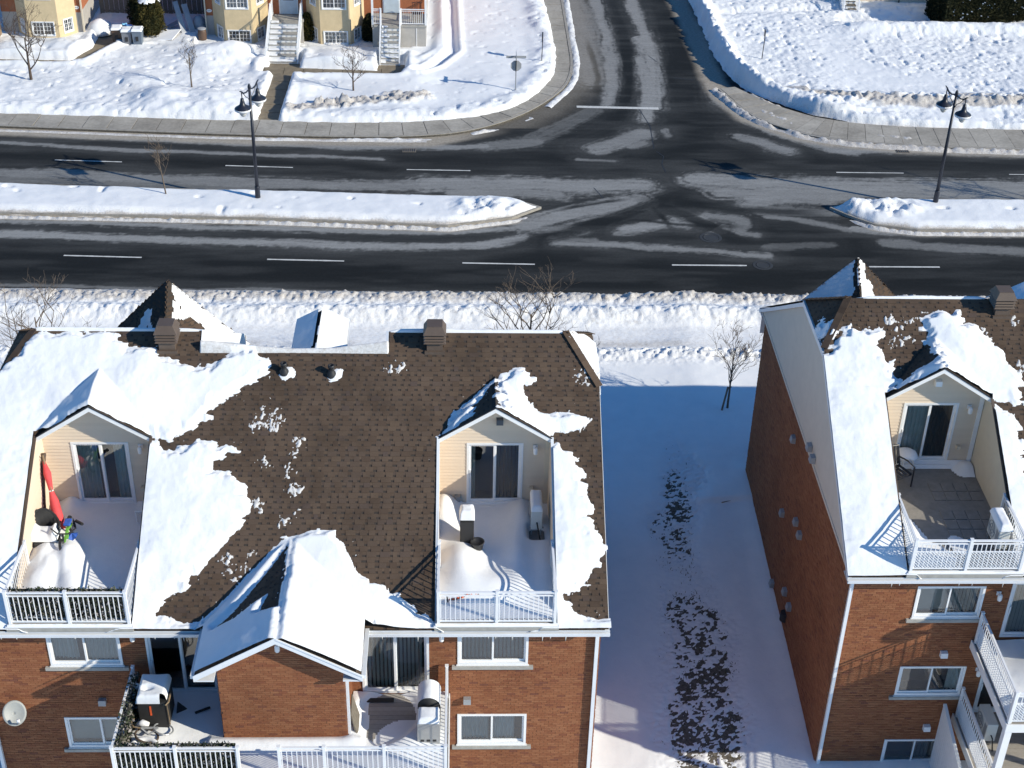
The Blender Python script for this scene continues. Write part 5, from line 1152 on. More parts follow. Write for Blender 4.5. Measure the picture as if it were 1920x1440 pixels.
lsheet('deck_snow', houseR, -4.0, 4.0, -2.65, .3, .06, lambda X, Y: .07+.25*np.exp(-((X+2.9)**2+(Y+1.2)**2)/.6)+.1*fbm(X*1.2, Y*1.2, 441), 'snow heaped on the upper deck of the right-hand house', lambda X, Y: ~((X > -1.55) & (X < 1.55) & (Y > -1.27)), 4.405)
for root, xd, lab in ((houseL, -5.2, 'left balcony of the front house'), (houseL, 5.18, 'middle balcony above the gutter'), (houseR, -4.93, 'right-hand house balcony')):
    X, Y, F = grid(xd-1.5, xd+1.5, -.05, .03, .02); t_ = .03+.06*fbm(X*2, Y*2, 451)+(.02 if root is houseL else 0); e = sstep(.5-abs((Y+.005)/.045)*.5, 0, .3)
    o = sheet('ledge_snow', X, Y, 7.1+t_*e, F, (t_ > .012), 'snow', None, {'dirt': X*0, 'rough': X*0+.1}, loc=root.location); tag(o, 'thin strip of snow on the ledge under the railing of the '+lab, 'snow', kind='stuff')
def wp(root, x, y, z): return (root.location.x+x, root.location.y+y, z)
LL = lambda x, y, z=0: wp(houseL, x, y, z)
RR = lambda x, y, z=0: wp(houseR, x, y, z)
def snowcap(name_root, x0, x1, y0, y1, z, h, label=None, seed=1):
    X, Y, F = grid(x0, x1, y0, y1, .03); e = np.minimum(np.minimum(X-x0, x1-X), np.minimum(Y-y0, y1-Y)); t_ = h*(1-(1-np.clip(e/.1, 0, 1))**2)**.5*(1+.3*fbm(X*3, Y*3, seed))
    return X, Y, z+t_, F
# -- ivy screens
def ivy(loc, a, c, z0, z1, n, label, seed, thick=.06):
    R_ = np.random.RandomState(seed); a = np.array(a, float); c = np.array(c, float); d = (c-a)/np.linalg.norm(c-a)
    t_ = R_.rand(n); P = a+(c-a)*t_[:, None]+np.stack([-d[1]*R_.uniform(-thick, thick, n), d[0]*R_.uniform(-thick, thick, n)], 1)
    z = z0+(z1-z0+.05*R_.rand(n))*R_.rand(n)**.9
    C_ = np.concatenate([P, z[:, None]], 1); A = R_.normal(size=(n, 3)); A /= np.linalg.norm(A, axis=1)[:, None]; B_ = np.cross(A, R_.normal(size=(n, 3))); B_ /= np.linalg.norm(B_, axis=1)[:, None]
    L = R_.uniform(.03, .065, n)[:, None]; w = L*.5
    V = np.stack([C_-A*L, C_-B_*w, C_+A*L, C_+B_*w], 1).reshape(-1, 3); F = np.arange(4*n).reshape(-1, 4)
    root = thing('ivy_screen', loc, label, 'privacy screen', 'artificial ivy privacy screens')
    mesh_np('leaves', V, F, 'leaf_ivy', root)['kind'] = 'stuff'
    b = MB(); b.prism([(a[0], a[1], z0), (c[0], c[1], z0), (c[0], c[1], z1-.03), (a[0], a[1], z1-.03)], (d[1]*.012, -d[0]*.012, 0)) if False else b.prism([(a[0]+-d[1]*.05, a[1]+d[0]*.05, z0), (c[0]-d[1]*.05, c[1]+d[0]*.05, z0), (c[0]-d[1]*.05, c[1]+d[0]*.05, z1-.04), (a[0]-d[1]*.05, a[1]+d[0]*.05, z1-.04)], (-d[1]*.01, d[0]*.01, 0)); b.build('backing_mat', 'bbq_cover', root)
ivy(LL(-5.2, .13), (-1.36, 0), (1.36, 0), 7.2, 8.16, 2600, 'artificial ivy screen behind the front railing of the left balcony', 1)
ivy(LL(-2.45, -2.36), (-1.42, 0), (1.42, 0), 4.5, 5.52, 2800, 'artificial ivy screen along the front rail of the lower deck', 2)
ivy(LL(-3.84, -1.05), (0, 1.15), (0, -1.2), 4.5, 5.5, 2200, 'green ivy screen on the side rail next to the snow-covered black grill', 3, .12)
# -- closed red parasol
t = thing('parasol', LL(-6.45, 3.75, 7.2), 'closed red parasol leaning in the corner of the left balcony', 'parasol')
b = MB(); b.tube([(.35, -.45, 0), (.1, .1, 1.0), (-.12, .55, 1.9)], .022, 8); b.build('pole', 'wood', t)
b = MB(); n = 14; pth = [(.33, -.42, .12), (.24, -.22, .45), (.14, .02, .8), (.06, .17, 1.05), (-.02, .36, 1.45), (-.1, .5, 1.75)]
b.tube(pth, [.13, .145, .12, .055, .10, .03], 10); b.build('canopy', 'red_cloth', t, True)
b = MB(); b.tube([(.075, .14, 1.0), (.06, .17, 1.05)], .062, 10); b.build('tie_strap', 'blind', t)
t = thing('ski_board', LL(-6.62, 3.9, 7.2), 'long dark bowed board standing against the beige balcony wall beside the parasol', 'board')
b = MB(); b.tube([(-.02, -.15, 0), (-.05, .1, .6), (-.03, .35, 1.3), (.04, .55, 1.85)], [.05, .06, .065, .06], 8); b.build('shell', 'brown_metal', t)
# -- dark wicker armchair under snow
t = thing('armchair', LL(-6.4, 2.95, 7.2), 'black wicker armchair buried in snow under the red parasol', 'chair'); t.rotation_euler.z = .35
b = MB(); b.box(-.34, .34, -.34, .34, .05, .38); b.build('seat', 'bbq_cover', t, bevel=.03)
b = MB(); V = []
for i in range(13):
    a = math.pi*(i-6)/12*1.25; x, y = .36*math.sin(a), .36*math.cos(a)-.02; tp = .62+.28*max(0, math.cos(a))**1.5; V += [(x*.92, y*.92, .3), (x*1.08, y*1.12, tp), (x*.96, y*.98, tp+.01), (x*.8, y*.8, .34)]
b.add(V, [(4*i+j, 4*i+4+j, 4*i+4+(j+1) % 4, 4*i+(j+1) % 4) for i in range(12) for j in range(4)]); b.build('backrest', 'bbq_cover', t, True)
b = MB(); b.tube([(.38*math.sin(math.pi*(i-6)/12*1.25), .40*math.cos(math.pi*(i-6)/12*1.25)-.02, .63+.28*max(0, math.cos(math.pi*(i-6)/12*1.25))**1.5) for i in range(13)], .03, 7); b.build('armrest', 'black_plastic', t, True)
X, Y, F = grid(-.36, .36, -.36, .2, .03); t_ = .16+.12*np.exp(-(abs(X)-.28)**2/.006)*1.2-.02*(X*X)
o = sheet('chair_snow', X, Y, .40+t_*(1-(np.maximum(abs(X)/.36, abs(Y+.08)/.28))**6), F, X < 9, 'snow', None, {'dirt': X*0, 'rough': X*0+.1}, loc=LL(-6.4, 2.95, 7.2)); tag(o, 'thick snow cushion on the black wicker armchair', 'snow', kind='stuff')
# -- child's bicycle and toys under snow
t = thing('child_bicycle', LL(-5.85, 3.0, 7.25), 'small green and blue child bicycle half buried in the balcony snow', 'bicycle'); t.scale = (1.3, 1.3, 1.2)
def ring(b, c, r, w, ax, n=20):
    a = np.array(ax, float); a /= np.linalg.norm(a); x = np.cross(a, (0, 0, 1.)); x = x/np.linalg.norm(x) if np.linalg.norm(x) > .1 else np.array((1., 0, 0)); y = np.cross(a, x)
    b.tube([tuple(np.array(c)+r*(x*math.cos(k*2*math.pi/n)+y*math.sin(k*2*math.pi/n))) for k in range(n+1)], w, 6, False)
for k, y in enumerate((.32, -.42)):
    b = MB(); ring(b, (0, y, .2), .19, .028, (1, .15, .25)); w = b.build('wheel', 'black_plastic', t)
    b = MB()
    for q in range(5): a = q*math.pi/5; b.bar((0, y+.17*math.cos(a), .2+.17*math.sin(a)), (0, y-.17*math.cos(a), .2-.17*math.sin(a)), .008)
    b.build('spokes', 'grey_metal', w)
b = MB(); b.bar((0, .3, .25), (.02, -.05, .42), .05); b.bar((.02, -.05, .42), (0, -.4, .22), .04); b.bar((.02, -.05, .42), (.0, -.1, .2), .045); b.build('frame', 'green_cloth', t)
b = MB(); b.box(-.07, .07, .0, .2, .44, .5); b.build('saddle', 'blue_cloth', t, bevel=.02)
b = MB(); b.tube([(-.25, -.2, .56), (-.1, -.3, .5), (.1, -.3, .5), (.25, -.2, .58)], .016, 6); b.bar((0, -.3, .5), (0, -.38, .25), .03); b.build('handlebar', 'black_plastic', t)
b = MB(); b.tube([(.12, .25, .38), (.28, .12, .40)], .035, 6); b.build('hand_grip', 'black_plastic', t)
t = thing('toy_bag', LL(-5.88, 2.42, 7.25), 'crumpled blue plastic toy lying in the snow at the foot of the green bicycle', 'toy'); t.scale = (1.3, 1.3, 1.3)
for k, (dx, dy, r, mt) in enumerate(((0, 0, .12, 'blue_cloth'), (.16, .12, .09, 'light_blue'), (-.12, .08, .08, 'blue_cloth'), (.1, .45, .11, 'blue_cloth'))):
    b = MB(); V = []
    for i in range(9):
        a = i*2*math.pi/9; q = r*rnd.uniform(.6, 1.35); V.append((dx+q*math.cos(a), dy+q*math.sin(a), .12+rnd.uniform(0, .10)))
    V.append((dx, dy, .24)); b.add(V, [(i, (i+1) % 9, 9) for i in range(9)]+[tuple(range(9))[::-1]]); b.build('fold', mt, t)
# -- white resin chair by the left balcony's right wall
t = thing('resin_chair', LL(-4.1, 4.1, 7.15), 'white plastic garden chair folded against the right wall of the left balcony', 'chair')
b = MB(); b.prism([(.16, -.22, .42), (.16, .22, .42), (.22, .2, .95), (.22, -.2, .95)], (.03, 0, 0)); b.build('backrest', 'white_vinyl', t, bevel=.01)
b = MB(); b.box(-.2, .18, -.22, .22, .40, .44); b.build('seat', 'white_vinyl', t, bevel=.01)
for x in (-.18, .16):
    for y in (-.2, .2): b = MB(); b.bar((x, y, 0), (x, y, .41), .035); b.build('leg', 'white_vinyl', t)
# -- middle balcony: tall black box, heat pump, rope light
t = thing('black_box', LL(4.45, 3.05, 7.1), 'tall narrow black box capped with snow on the middle balcony', 'box')
b = MB(); b.box(-.18, .18, -.2, .2, .0, 1.02); b.build('body', 'bbq_cover', t, bevel=.02); b = MB(); b.box(-.165, .165, -.212, -.2, .1, .95); b.build('door', 'black_plastic', t)
X, Y, Zc, F = snowcap(None, -.2, .2, -.22, .22, 1.02, .26); o = sheet('box_snow', X, Y, Zc, F, X < 9, 'snow', None, {'dirt': X*0, 'rough': X*0+.1}, loc=t.location); tag(o, 'block of snow on top of the tall black box', 'snow', kind='stuff')
t = thing('plant_pot', LL(4.72, 2.75, 7.15), 'round dark pot sunk in snow at the foot of the black box', 'pot')
b = MB(); b.lathe((0, 0, 0), [(.12, 0), (.17, .3), (.19, .34), (.17, .35), (.15, .30)], 16); b.build('pot_body', 'black_plastic', t, True)
def heat_pump(loc, rz, label, w=.8, d=.3, h=.6, cap=True, zleg=.25, brk=False):
    t = thing('heat_pump', loc, label, 'air conditioner', 'outdoor air conditioner units', rz)
    b = MB(); b.box(-w/2, w/2, -d/2, d/2, zleg, zleg+h); b.build('casing', 'ac_white', t, bevel=.02)
    b = MB(); ring(b, (-.1, -d/2-.012, zleg+h/2), .22, .012, (0, 1, 0)); ring(b, (-.1, -d/2-.012, zleg+h/2), .13, .01, (0, 1, 0)); b.bar((-.32, -d/2-.012, zleg+h/2), (.12, -d/2-.012, zleg+h/2), .012); b.bar((-.1, -d/2-.012, zleg+h/2-.22), (-.1, -d/2-.012, zleg+h/2+.22), .012); b.build('fan_grille', 'grey_metal', t)
    b = MB(); b.box(w/2-.2, w/2-.02, -d/2-.01, -d/2, zleg+.1, zleg+h-.1); b.build('service_panel', 'grey_metal', t)
    for s in (-1, 1): b = MB(); b.bar((s*w*.36, -d/2-.03, zleg-.02), (s*w*.36, d/2+.05, zleg-.02), .035); b.bar((s*w*.36, -d*.4, zleg), (s*w*.36, -d*.4, 0), .03); b.bar((s*w*.36, d*.4, zleg), (s*w*.36, d*.4, 0), .03); b.build('support_leg', 'grey_metal', t)
    b = MB(); b.tube([(w/2-.06, 0, zleg+.25), (w/2+.1, .02, zleg+.2), (w/2+.12, .1, 0)], .02, 6); b.build('refrigerant_hose', 'black_plastic', t)
    return t
t = heat_pump(LL(6.28, 3.75, 7.15), -math.pi/2, 'beige heat pump with rounded snow on top by the middle balcony wall')
for (tt, lab) in ((t, 'beige heat pump on the middle balcony'),):
    X, Y, Zc, F = snowcap(None, -.41, .41, -.16, .16, .85, .16); o = sheet('unit_snow', X, Y, Zc, F, X < 9, 'snow', None, {'dirt': X*0, 'rough': X*0+.1}, loc=tt.location); o.rotation_euler = tt.rotation_euler; tag(o, 'loaf of snow on the '+lab, 'snow', kind='stuff')
t = thing('flower_garland', LL(4.45, .74, 7.33), 'faded orange and pink garland lying on snow behind the middle balcony railing', 'garland')
pts = [(-.42, -.08, 0), (-.3, -.1, .03), (-.15, -.02, .02), (0, .05, .03), (.15, .1, .02), (.3, .1, .03), (.42, .16, .02)]
b = MB(); b.tube(pts, .016, 6); b.build('cord', 'terracotta', t)
for k in range(16):
    i = k*6/16; p = [pts[int(i)][q]*(1-i % 1)+pts[min(int(i)+1, 6)][q]*(i % 1) for q in range(3)]; b = MB(); b.lathe((p[0], p[1]+rnd.uniform(-.02, .02), p[2]), [(.01, 0), (.035, .02), (.012, .04)], 6); b.build('blossom', 'terracotta' if k % 2 else 'orange', t)
t = thing('stick_stub', LL(3.98, .62, 7.3), 'short dark stick standing in snow at the left end of the orange garland', 'stick'); b = MB(); b.tube([(0, 0, 0), (-.02, .01, .12), (-.03, .02, .2)], [.02, .018, .012], 6); b.build('stem', 'bark', t)
# -- lower deck, left half: covered grill, bicycle, wheel, pot
t = thing('covered_grill', LL(-3.25, -.55, ZD+.08), 'black barbecue under a slumped cap of snow with an orange tag', 'barbecue')
b = MB(); b.box(-.36, .36, -.42, .38, .1, .95); b.build('cabinet', 'bbq_cover', t, bevel=.03)
b = MB(); b.box(-.06, -.02, -.435, -.42, .55, .85); b.build('tag', 'orange', t)
b = MB(); b.tube([(.3, -.44, .92), (.36, -.48, .95), (.42, -.4, .97), (.42, -.1, .97)], .02, 6); b.bar((.38, -.44, .9), (.40, -.44, .25), .018); b.build('handle', 'wood', t)
X, Y, Zc, F = snowcap(None, -.38, .36, -.44, .44, .95, .22, seed=5); Zc = Zc-.13*np.exp(-((X+.15)**2/.02+(Y+.1)**2/.004))
o = sheet('grill_snow', X, Y, Zc, F, ~((X > .2) & (Y < -.3)), 'snow', None, {'dirt': X*0, 'rough': X*0+.1}, loc=t.location); tag(o, 'thick slab of snow on the black barbecue of the lower deck', 'snow', kind='stuff')
t = thing('bicycle', LL(-3.32, -1.25, ZD+.1), 'adult bicycle lying in the snow beside the black barbecue', 'bicycle')
b = MB(); ring(b, (.32, .12, .22), .24, .02, (.3, .25, 1)); b.build('wheel', 'grey_metal', t)
b = MB(); ring(b, (-.05, -.1, .22), .28, .028, (.3, .2, 1)); b.build('wheel', 'bark', t)
b = MB(); b.tube([(-.42, .35, .35), (-.46, .2, .38), (-.38, .05, .36), (-.2, .02, .35)], .02, 6); b.build('handlebar', 'wood', t)
b = MB(); b.bar((-.2, .02, .35), (.2, .1, .28), .04); b.bar((.2, .1, .28), (.0, -.1, .25), .035); b.bar((-.2, .02, .35), (0, -.1, .25), .035); b.build('frame', 'grey_metal', t)
b = MB(); b.tube([(-.3, .08, .42), (-.16, .1, .45), (.0, .08, .42)], [.04, .09, .05], 8); b.build('saddle', 'white_vinyl', t, True)
b = MB(); b.box(-.02, .14, .34, .46, .4, .5); b.build('lamp', 'red_cloth', t)
t = thing('cartwheel', LL(-3.38, -1.78, ZD+.1), 'spoked wheel form rounded over with snow near the deck corner', 'wheel')
b = MB(); ring(b, (0, 0, .2), .33, .075, (0, 0, 1), 26); b.build('rim', 'snow', t, True)
b = MB()
for k in range(4): a = .4+k*math.pi/2; b.tube([(0, 0, .22), (.3*math.cos(a), .3*math.sin(a), .2)], .06, 8)
b.lathe((0, 0, .15), [(.13, 0), (.14, .08), (.08, .14)], 14); b.build('spoke', 'snow', t, True)
b = MB(); b.lathe((0, 0, 0), [(.08, 0), (.08, .2)], 10); b.build('pedestal', 'bbq_cover', t)
t = thing('flower_pot', LL(-2.78, -1.9, ZD+.1), 'brown flower pot tipped over in snow behind the ivy screen', 'pot'); t.rotation_euler = (.9, .2, .3)
b = MB(); b.lathe((0, 0, 0), [(.09, 0), (.15, .22), (.17, .22), (.17, .27), (.14, .27), (.13, .2)], 16); b.build('pot_body', 'bin_brown', t, True)
t = thing('snow_brush', LL(-2.15, -.35, ZD+.1), 'short dark board lying in shaded snow by the dark sliding door', 'board'); b = MB(); b.bar((-.2, -.08, .05), (.15, .1, .06), .06, .03); b.build('blade', 'bbq_cover', t)
t = thing('dark_wedge', LL(-2.72, -.32, ZD+.1), 'small dark doormat propped beside the black barbecue', 'mat'); b = MB(); b.prism([(-.1, -.12, 0), (.14, .05, 0), (-.1, .14, .16)], (.01, .01, .03)); b.build('mat_body', 'bbq_cover', t)
t = thing('garden_light', LL(-3.72, -.3, ZD+.3), 'small white snow-topped lantern beside the side ivy screen', 'lantern'); b = MB(); b.lathe((0, 0, 0), [(.03, 0), (.03, .5), (.07, .52), (.07, .62), (.1, .64), (.02, .74)], 10); b.build('lantern_body', 'white_vinyl', t, True)
# -- lower deck, right half: steel grill with covered top, board
t = thing('steel_grill', LL(3.52, -.85, ZD+.02), 'steel barbecue with snow on its rolled cover beside the right deck rail', 'barbecue')
b = MB(); b.box(-.28, .28, -.62, -.1, .05, .78); b.build('cabinet', 'steel', t, bevel=.015)
for k in range(3): b = MB(); b.box(-.2+k*.15, -.11+k*.15, -.63, -.62, .18, .24); b.build('control_knob', 'black_plastic', t)
b = MB(); b.tube([(0, -.05, .82), (0, .55, .82)], .26, 14); b.build('hood', 'bbq_cover', t, True)
b = MB(); b.box(-.28, .28, -.1, .55, .1, .7); b.build('base', 'bbq_cover', t)
X, Y, Zc, F = snowcap(None, -.27, .27, -.62, -.12, .78, .14, seed=6); o = sheet('grill_snow', X, Y, Zc, F, X < 9, 'snow', None, {'dirt': X*0, 'rough': X*0+.1}, loc=t.location); tag(o, 'square pad of snow on the side shelf of the steel barbecue', 'snow', kind='stuff')
X, Y, F = grid(-.29, .29, -.06, .58, .03); Zc = .82+np.sqrt(np.maximum(.285**2-X**2, 0))+.05*fbm(X*3, Y*3, 8); o = sheet('grill_snow', X, Y, Zc, F, abs(X) < .28, 'snow', None, {'dirt': X*0, 'rough': X*0+.1}, loc=t.location); tag(o, 'curved sheet of snow over the hood of the steel barbecue', 'snow', kind='stuff')
t = thing('plank', LL(1.68, -.75, ZD+.05), 'weathered grey plank leaning on the side of the brick gable', 'plank'); b = MB(); b.prism([(.08, -.5, 0), (.08, .25, 0), (-.1, .3, .75), (-.1, -.3, .65)], (.03, 0, .01)); b.build('plank_body', 'wood_grey', t)
t = thing('door_mat', LL(2.5, -.02, ZD+.02), 'thin dark mat lying under the sliding door of the lower deck', 'mat'); b = MB(); b.box(-.6, .1, .06, .2, 0, .015); b.build('mat_body', 'bbq_cover', t)
# -- right house: chair, heat pumps
t = thing('slatted_chair', RR(-5.88, 3.72, 7.12), 'black metal slatted garden chair on the tiled balcony', 'chair', None, .5); t.scale = (1.2, 1.2, 1.1)
for k in range(5): b = MB(); b.bar((-.22+k*.11, -.22, .42), (-.22+k*.11, .2, .42), .06, .02); b.build('seat_slat', 'black_metal', t)
for k in range(6): b = MB(); b.bar((-.22+k*.088, .22, .45), (-.22+k*.088, .34, .92), .045, .02); b.build('back_slat', 'black_metal', t)
b = MB(); b.tube([(-.26, .34, .93), (0, .37, .96), (.26, .34, .93)], .022, 6); b.build('top_rail', 'black_metal', t)
for s in (-1, 1):
    b = MB(); b.tube([(s*.26, .3, .62), (s*.28, 0, .66), (s*.28, -.24, .62), (s*.28, -.24, .02)], .02, 6); b.build('armrest', 'black_metal', t)
    b = MB(); b.tube([(s*.26, .36, .93), (s*.26, .2, .42), (s*.27, .3, 0)], .022, 6); b.build('leg', 'black_metal', t)
b = MB(); b.bar((-.24, -.22, .40), (.24, -.22, .40), .03); b.bar((-.24, .2, .40), (.24, .2, .40), .03); b.build('seat_frame', 'black_metal', t)
t = thing('side_table', RR(-5.45, 4.45, 7.12), 'small round table rounded with snow against the sliding door of the tiled balcony', 'table')
b = MB(); b.lathe((0, 0, .5), [(.28, 0), (.3, .02), (.3, .04)], 20); b.build('table_top', 'white_vinyl', t)
for k in range(3): b = MB(); a = k*2.1; b.bar((.2*math.cos(a), .2*math.sin(a), .5), (.26*math.cos(a), .26*math.sin(a), 0), .03); b.build('leg', 'white_vinyl', t)
X, Y, F = grid(-.3, .3, -.3, .3, .04); r = np.hypot(X, Y); o = sheet('table_snow', X, Y, .54+.11*np.sqrt(np.maximum(1-(r/.31)**2, 0)), F, r < .31, 'snow', None, {'dirt': X*0, 'rough': X*0+.1}, loc=t.location); tag(o, 'dome of snow on the small round table of the tiled balcony', 'snow', kind='stuff')
t = heat_pump(RR(-3.86, 1.0, 7.12), -math.pi/2, 'heat pump under a snow loaf in the front corner of the tiled balcony', h=.62)
X, Y, Zc, F = snowcap(None, -.44, .44, -.18, .18, .87, .17, seed=9); o = sheet('unit_snow', X, Y, Zc, F, X < 9, 'snow', None, {'dirt': X*0, 'rough': X*0+.1}, loc=t.location); o.rotation_euler = t.rotation_euler; tag(o, 'loaf of snow on the heat pump of the tiled balcony', 'snow', kind='stuff')
heat_pump(RR(-3.55, -.55, 1.64), -math.pi/2, 'bare beige heat pump on the shaded lower deck of the right-hand house', h=.62)
# -- dishes, lamps and vents on the walls
def dish(root, x, z, label, az):
    t = thing('satellite_dish', wp(root, x, .4, z), label, 'satellite dish', 'satellite dishes on the brick wall')
    c = np.array((0, -.42, .32)); d = np.array((math.sin(az)*.8, -.75*math.cos(az), .55)); d /= np.linalg.norm(d); U = np.cross(d, (0, 0, 1)); U /= np.linalg.norm(U); Vv = np.cross(U, d)
    b = MB(); n = 24; rings_ = 5; V = []
    for i in range(rings_+1):
        r = .31*i/rings_; V += [tuple(c+U*r*math.cos(2*math.pi*k/n)*.93+Vv*r*math.sin(2*math.pi*k/n)*1.05+d*(r*r*.55)) for k in range(n)]
    F = [(i*n+k, i*n+(k+1) % n, (i+1)*n+(k+1) % n, (i+1)*n+k) for i in range(rings_) for k in range(n)]; b.add(V, F); o = b.build('reflector', 'dish_grey', t, True); m_ = o.modifiers.new('t', 'SOLIDIFY'); m_.thickness = .012
    b = MB(); e = c+d*.36-Vv*.22; b.bar(tuple(c-Vv*.3), tuple(e), .03); b.build('feed_arm', 'grey_metal', t)
    b = MB(); b.tube([tuple(e-d*.05), tuple(e+Vv*.08+d*-.03)], .04, 8); b.build('receiver', 'white_vinyl', t)
    b = MB(); b.tube([(0, 0, 0), (0, -.12, -.02), (0, -.25, .1), tuple(c-d*.02)], .022, 6); b.box(-.06, .06, -.02, 0, -.09, .09); b.build('wall_mount', 'grey_metal', t)
    X, Y, F = grid(-.1, .1, -.08, .08, .02)
dish(houseL, -7.0, 3.85, 'grey satellite dish mounted low on the brick wall at the left edge', .5)
dish(houseL, -7.42, 5.95, 'satellite dish cut by the left edge, just below the gutter', .5)
TFl = T3((0, .4, 0), (1, 0, 0), (0, -1, 0))
wall_lamp(wallL, TFl, -3.82, 6.5); wall_lamp(wallL, TFl, 3.82, 6.48); wall_vent(wallL, TFl, -4.85, 4.1); wall_vent(wallL, TFl, 4.47, 4.1)
wall_lamp(wallR, TFl, -3.72, 6.05); wall_lamp(wallR, TFl, -3.75, 3.3); wall_vent(wallR, TFl, -4.82, 3.8, mat='white_vinyl'); wall_vent(wallR, TFl, -4.8, .98, mat='white_vinyl')
TWr = T3((-7.8, 0, 0), (0, 1, 0), (-1, 0, 0))
for y, z in ((7.57, 5.85), (7.56, 3.0), (5.88, 3.98), (5.28, 3.95), (7.49, .15), (5.88, 1.2), (5.17, 1.2)): wall_vent(wallR, TWr, y, z, .22)
TWg = T3((-7.9, 0, 0), (0, 1, 0), (-1, 0, 0))
for y, z in ((5.4, 7.1), (4.9, 7.05)): wall_vent(wallR, TWg, y, z, .22)
b = MB(TWr); b.lathe((5.6, .03, .4), [(.15, 0), (.15, .3)], 14); b.build('wall_hatch', 'black_plastic', wallR)
for root, xd, zz, mt in ((houseL, 5.18, 9.95, 'slate'), (houseR, -4.93, 9.92, 'white_vinyl')): wall_vent(root, T3((xd, 4.74, 0), (1, 0, 0), (0, -1, 0)), .12 if root is houseL else .05, zz-.1, .18, mt)
for root, xd in ((houseL, -5.2), (houseL, 5.18), (houseR, -4.93)):
    T = T3((xd, 4.73, 0), (1, 0, 0), (0, -1, 0)); wall_lamp(root, T, 1.08, 9.1); wall_vent(root, T, 1.0, 7.7, .1, 'siding_trim', 'socket_box')
T = T3((5.18, 4.73, 0), (1, 0, 0), (0, -1, 0)); b = MB(T); b.lathe((-.98, .05, 7.35), [(.09, 0), (.09, .16)], 12); b.build('hose_reel', 'grey_metal', houseL)
# ================================================================ ACROSS THE ROAD
def bay(root, x0, x1, xa, xc, Yf, Ym, z1, wins, gname='bay'):
    """canted bay: front x0..x1 at Yf, running back to xa and xc at Ym; root-local = world minus root"""
    rx, ry = root.location.x, root.location.y; P = [(xa-rx, Ym-ry), (x0-rx, Yf-ry), (x1-rx, Yf-ry), (xc-rx, Ym-ry)]
    b = MB()
    fr = []
    for i in range(3):
        a, c = np.array(P[i]), np.array(P[i+1]); L = np.linalg.norm(c-a); d = (c-a)/L; T = T3((a[0], a[1], 0), (d[0], d[1], 0), (d[1], -d[0], 0)); hs = [w for w in wins if w[0] == i]
        b.T = T; wall_cells(b, 0, L, -.3, z1, [(w[1]*L, w[2]*L, w[3], w[4]) for w in hs]); fr.append((T, L, hs))
    o = b.build(gname, 'stucco', root)
    for T, L, hs in fr:
        for w in hs: window(o, T, w[1]*L, w[2]*L, w[3], w[4], 'window', (('wavy', 'curtain', 0, 1),) if w[5] else None, grid_=(3, 3) if w[0] == 1 else (2, 3), fw_=.05, depth=.4)
    b = MB(); b.T = ID
    for i in range(3):
        a, c = P[i], P[i+1]; b.bar((a[0], a[1]-.01, .08), (c[0], c[1]-.01, .08), .06, .12)
    b.build('plinth', 'siding_trim', o)
def stairs(root, x0, x1, y0, y1, z1, n=8, mat='concrete'):
    st = MB(); st.prism([(x0, y0, 0), (x0, y1, z1-.05), (x0, y1, z1-.25), (x0, y0+.1, -.1)], (.05, 0, 0)); st.prism([(x1-.05, y0, 0), (x1-.05, y1, z1-.05), (x1-.05, y1, z1-.25), (x1-.05, y0+.1, -.1)], (.05, 0, 0)); s = st.build('stairs', 'white_vinyl', root)
    for k in range(n):
        b = MB(); ya = y0+(y1-y0)*k/n; z = z1*(k+1)/n-.04; b.box(x0+.05, x1-.05, ya-.02, ya+(y1-y0)/n+.02, z-.05, z); b.build('tread', mat, s)
        b = MB(); b.box(x0+.05, x1-.05, ya+.02, ya+.03, z-z1/n, z-.05); b.build('riser', 'white_vinyl', s)
        X, Y, F = grid(x0+.07, x0+.07+(x1-x0)*rnd.choice((.3, .4, .25, .9)), ya, ya+(y1-y0)/n, .05); e = .05*(1-((Y-Y.mean())/(.6*(y1-y0)/n))**2)+.05*fbm(X*4, Y*4, k)
        sheet('tread_snow', X, Y, z+e, F, e > 0, 'snow', s, {'dirt': X*0, 'rough': X*0+.1})
    for x in (x0+.02, x1-.02): railing(root, (x, y0, 0), (x, y1, z1), h=.95, pitch=.13, posts=(0, 1))
    return s
def plaque(root, x, y, z):
    b = MB(); n = 20; b.prism([(x+.16*math.cos(2*math.pi*k/n), y, z+.10*math.sin(2*math.pi*k/n)) for k in range(n)], (0, .02, 0)); p = b.build('house_number_plaque', 'white_vinyl', root)
    b = MB(); 
    for k in range(4): b.box(x-.10+k*.052, x-.10+k*.052+.035, y-.004, y, z-.03, z+.03)
    b.build('plaque_number', 'grey_metal', p)
# -- left house
hA = thing('row_house', (-24.4, 87, 0), 'beige and orange-brick row house at the upper left behind the bare tree', 'house')
rl = lambda o, x, y, z=0: (x-o.location.x, y-o.location.y, z)
b = MB(); X0, X1 = -27.5+24.4, -22.8+24.4
b.box(X0, X1, 0, 10, 1.55, 5.5); b.build('wall', 'far_brick', hA)
b = MB(); b.box(X0, X1, .02, 10, -.3, 1.55); b.build('foundation_wall', 'parge', hA)
bay(hA, -25.75, -23.95, -26.6, -23.1, 86.0, 86.98, 5.5, [(1, .12, .87, .42, 1.32, 0), (2, .25, .78, .50, 1.38, 1), (0, .3, .75, .45, 1.35, 0), (1, .12, .87, 2.62, 3.6, 1)])
plaque(hA, -23.02+24.4, -.02, 1.85)
b = MB(); b.bar((-22.72+24.4, -.06, 5.4), (-22.72+24.4, -.06, .1), .09); b.build('downpipe', 'siding_trim', hA)
stairs(hA, -28.9+24.4, -27.6+24.4, -4.2, -.6, 1.9, 9)
b = MB(); b.prism([(-27.6+24.4, -3.6, 0), (-27.6+24.4, -.4, 2.0), (-27.6+24.4, -.4, 0)], (.06, 0, 0)); b.build('stair_side', 'wood', hA)
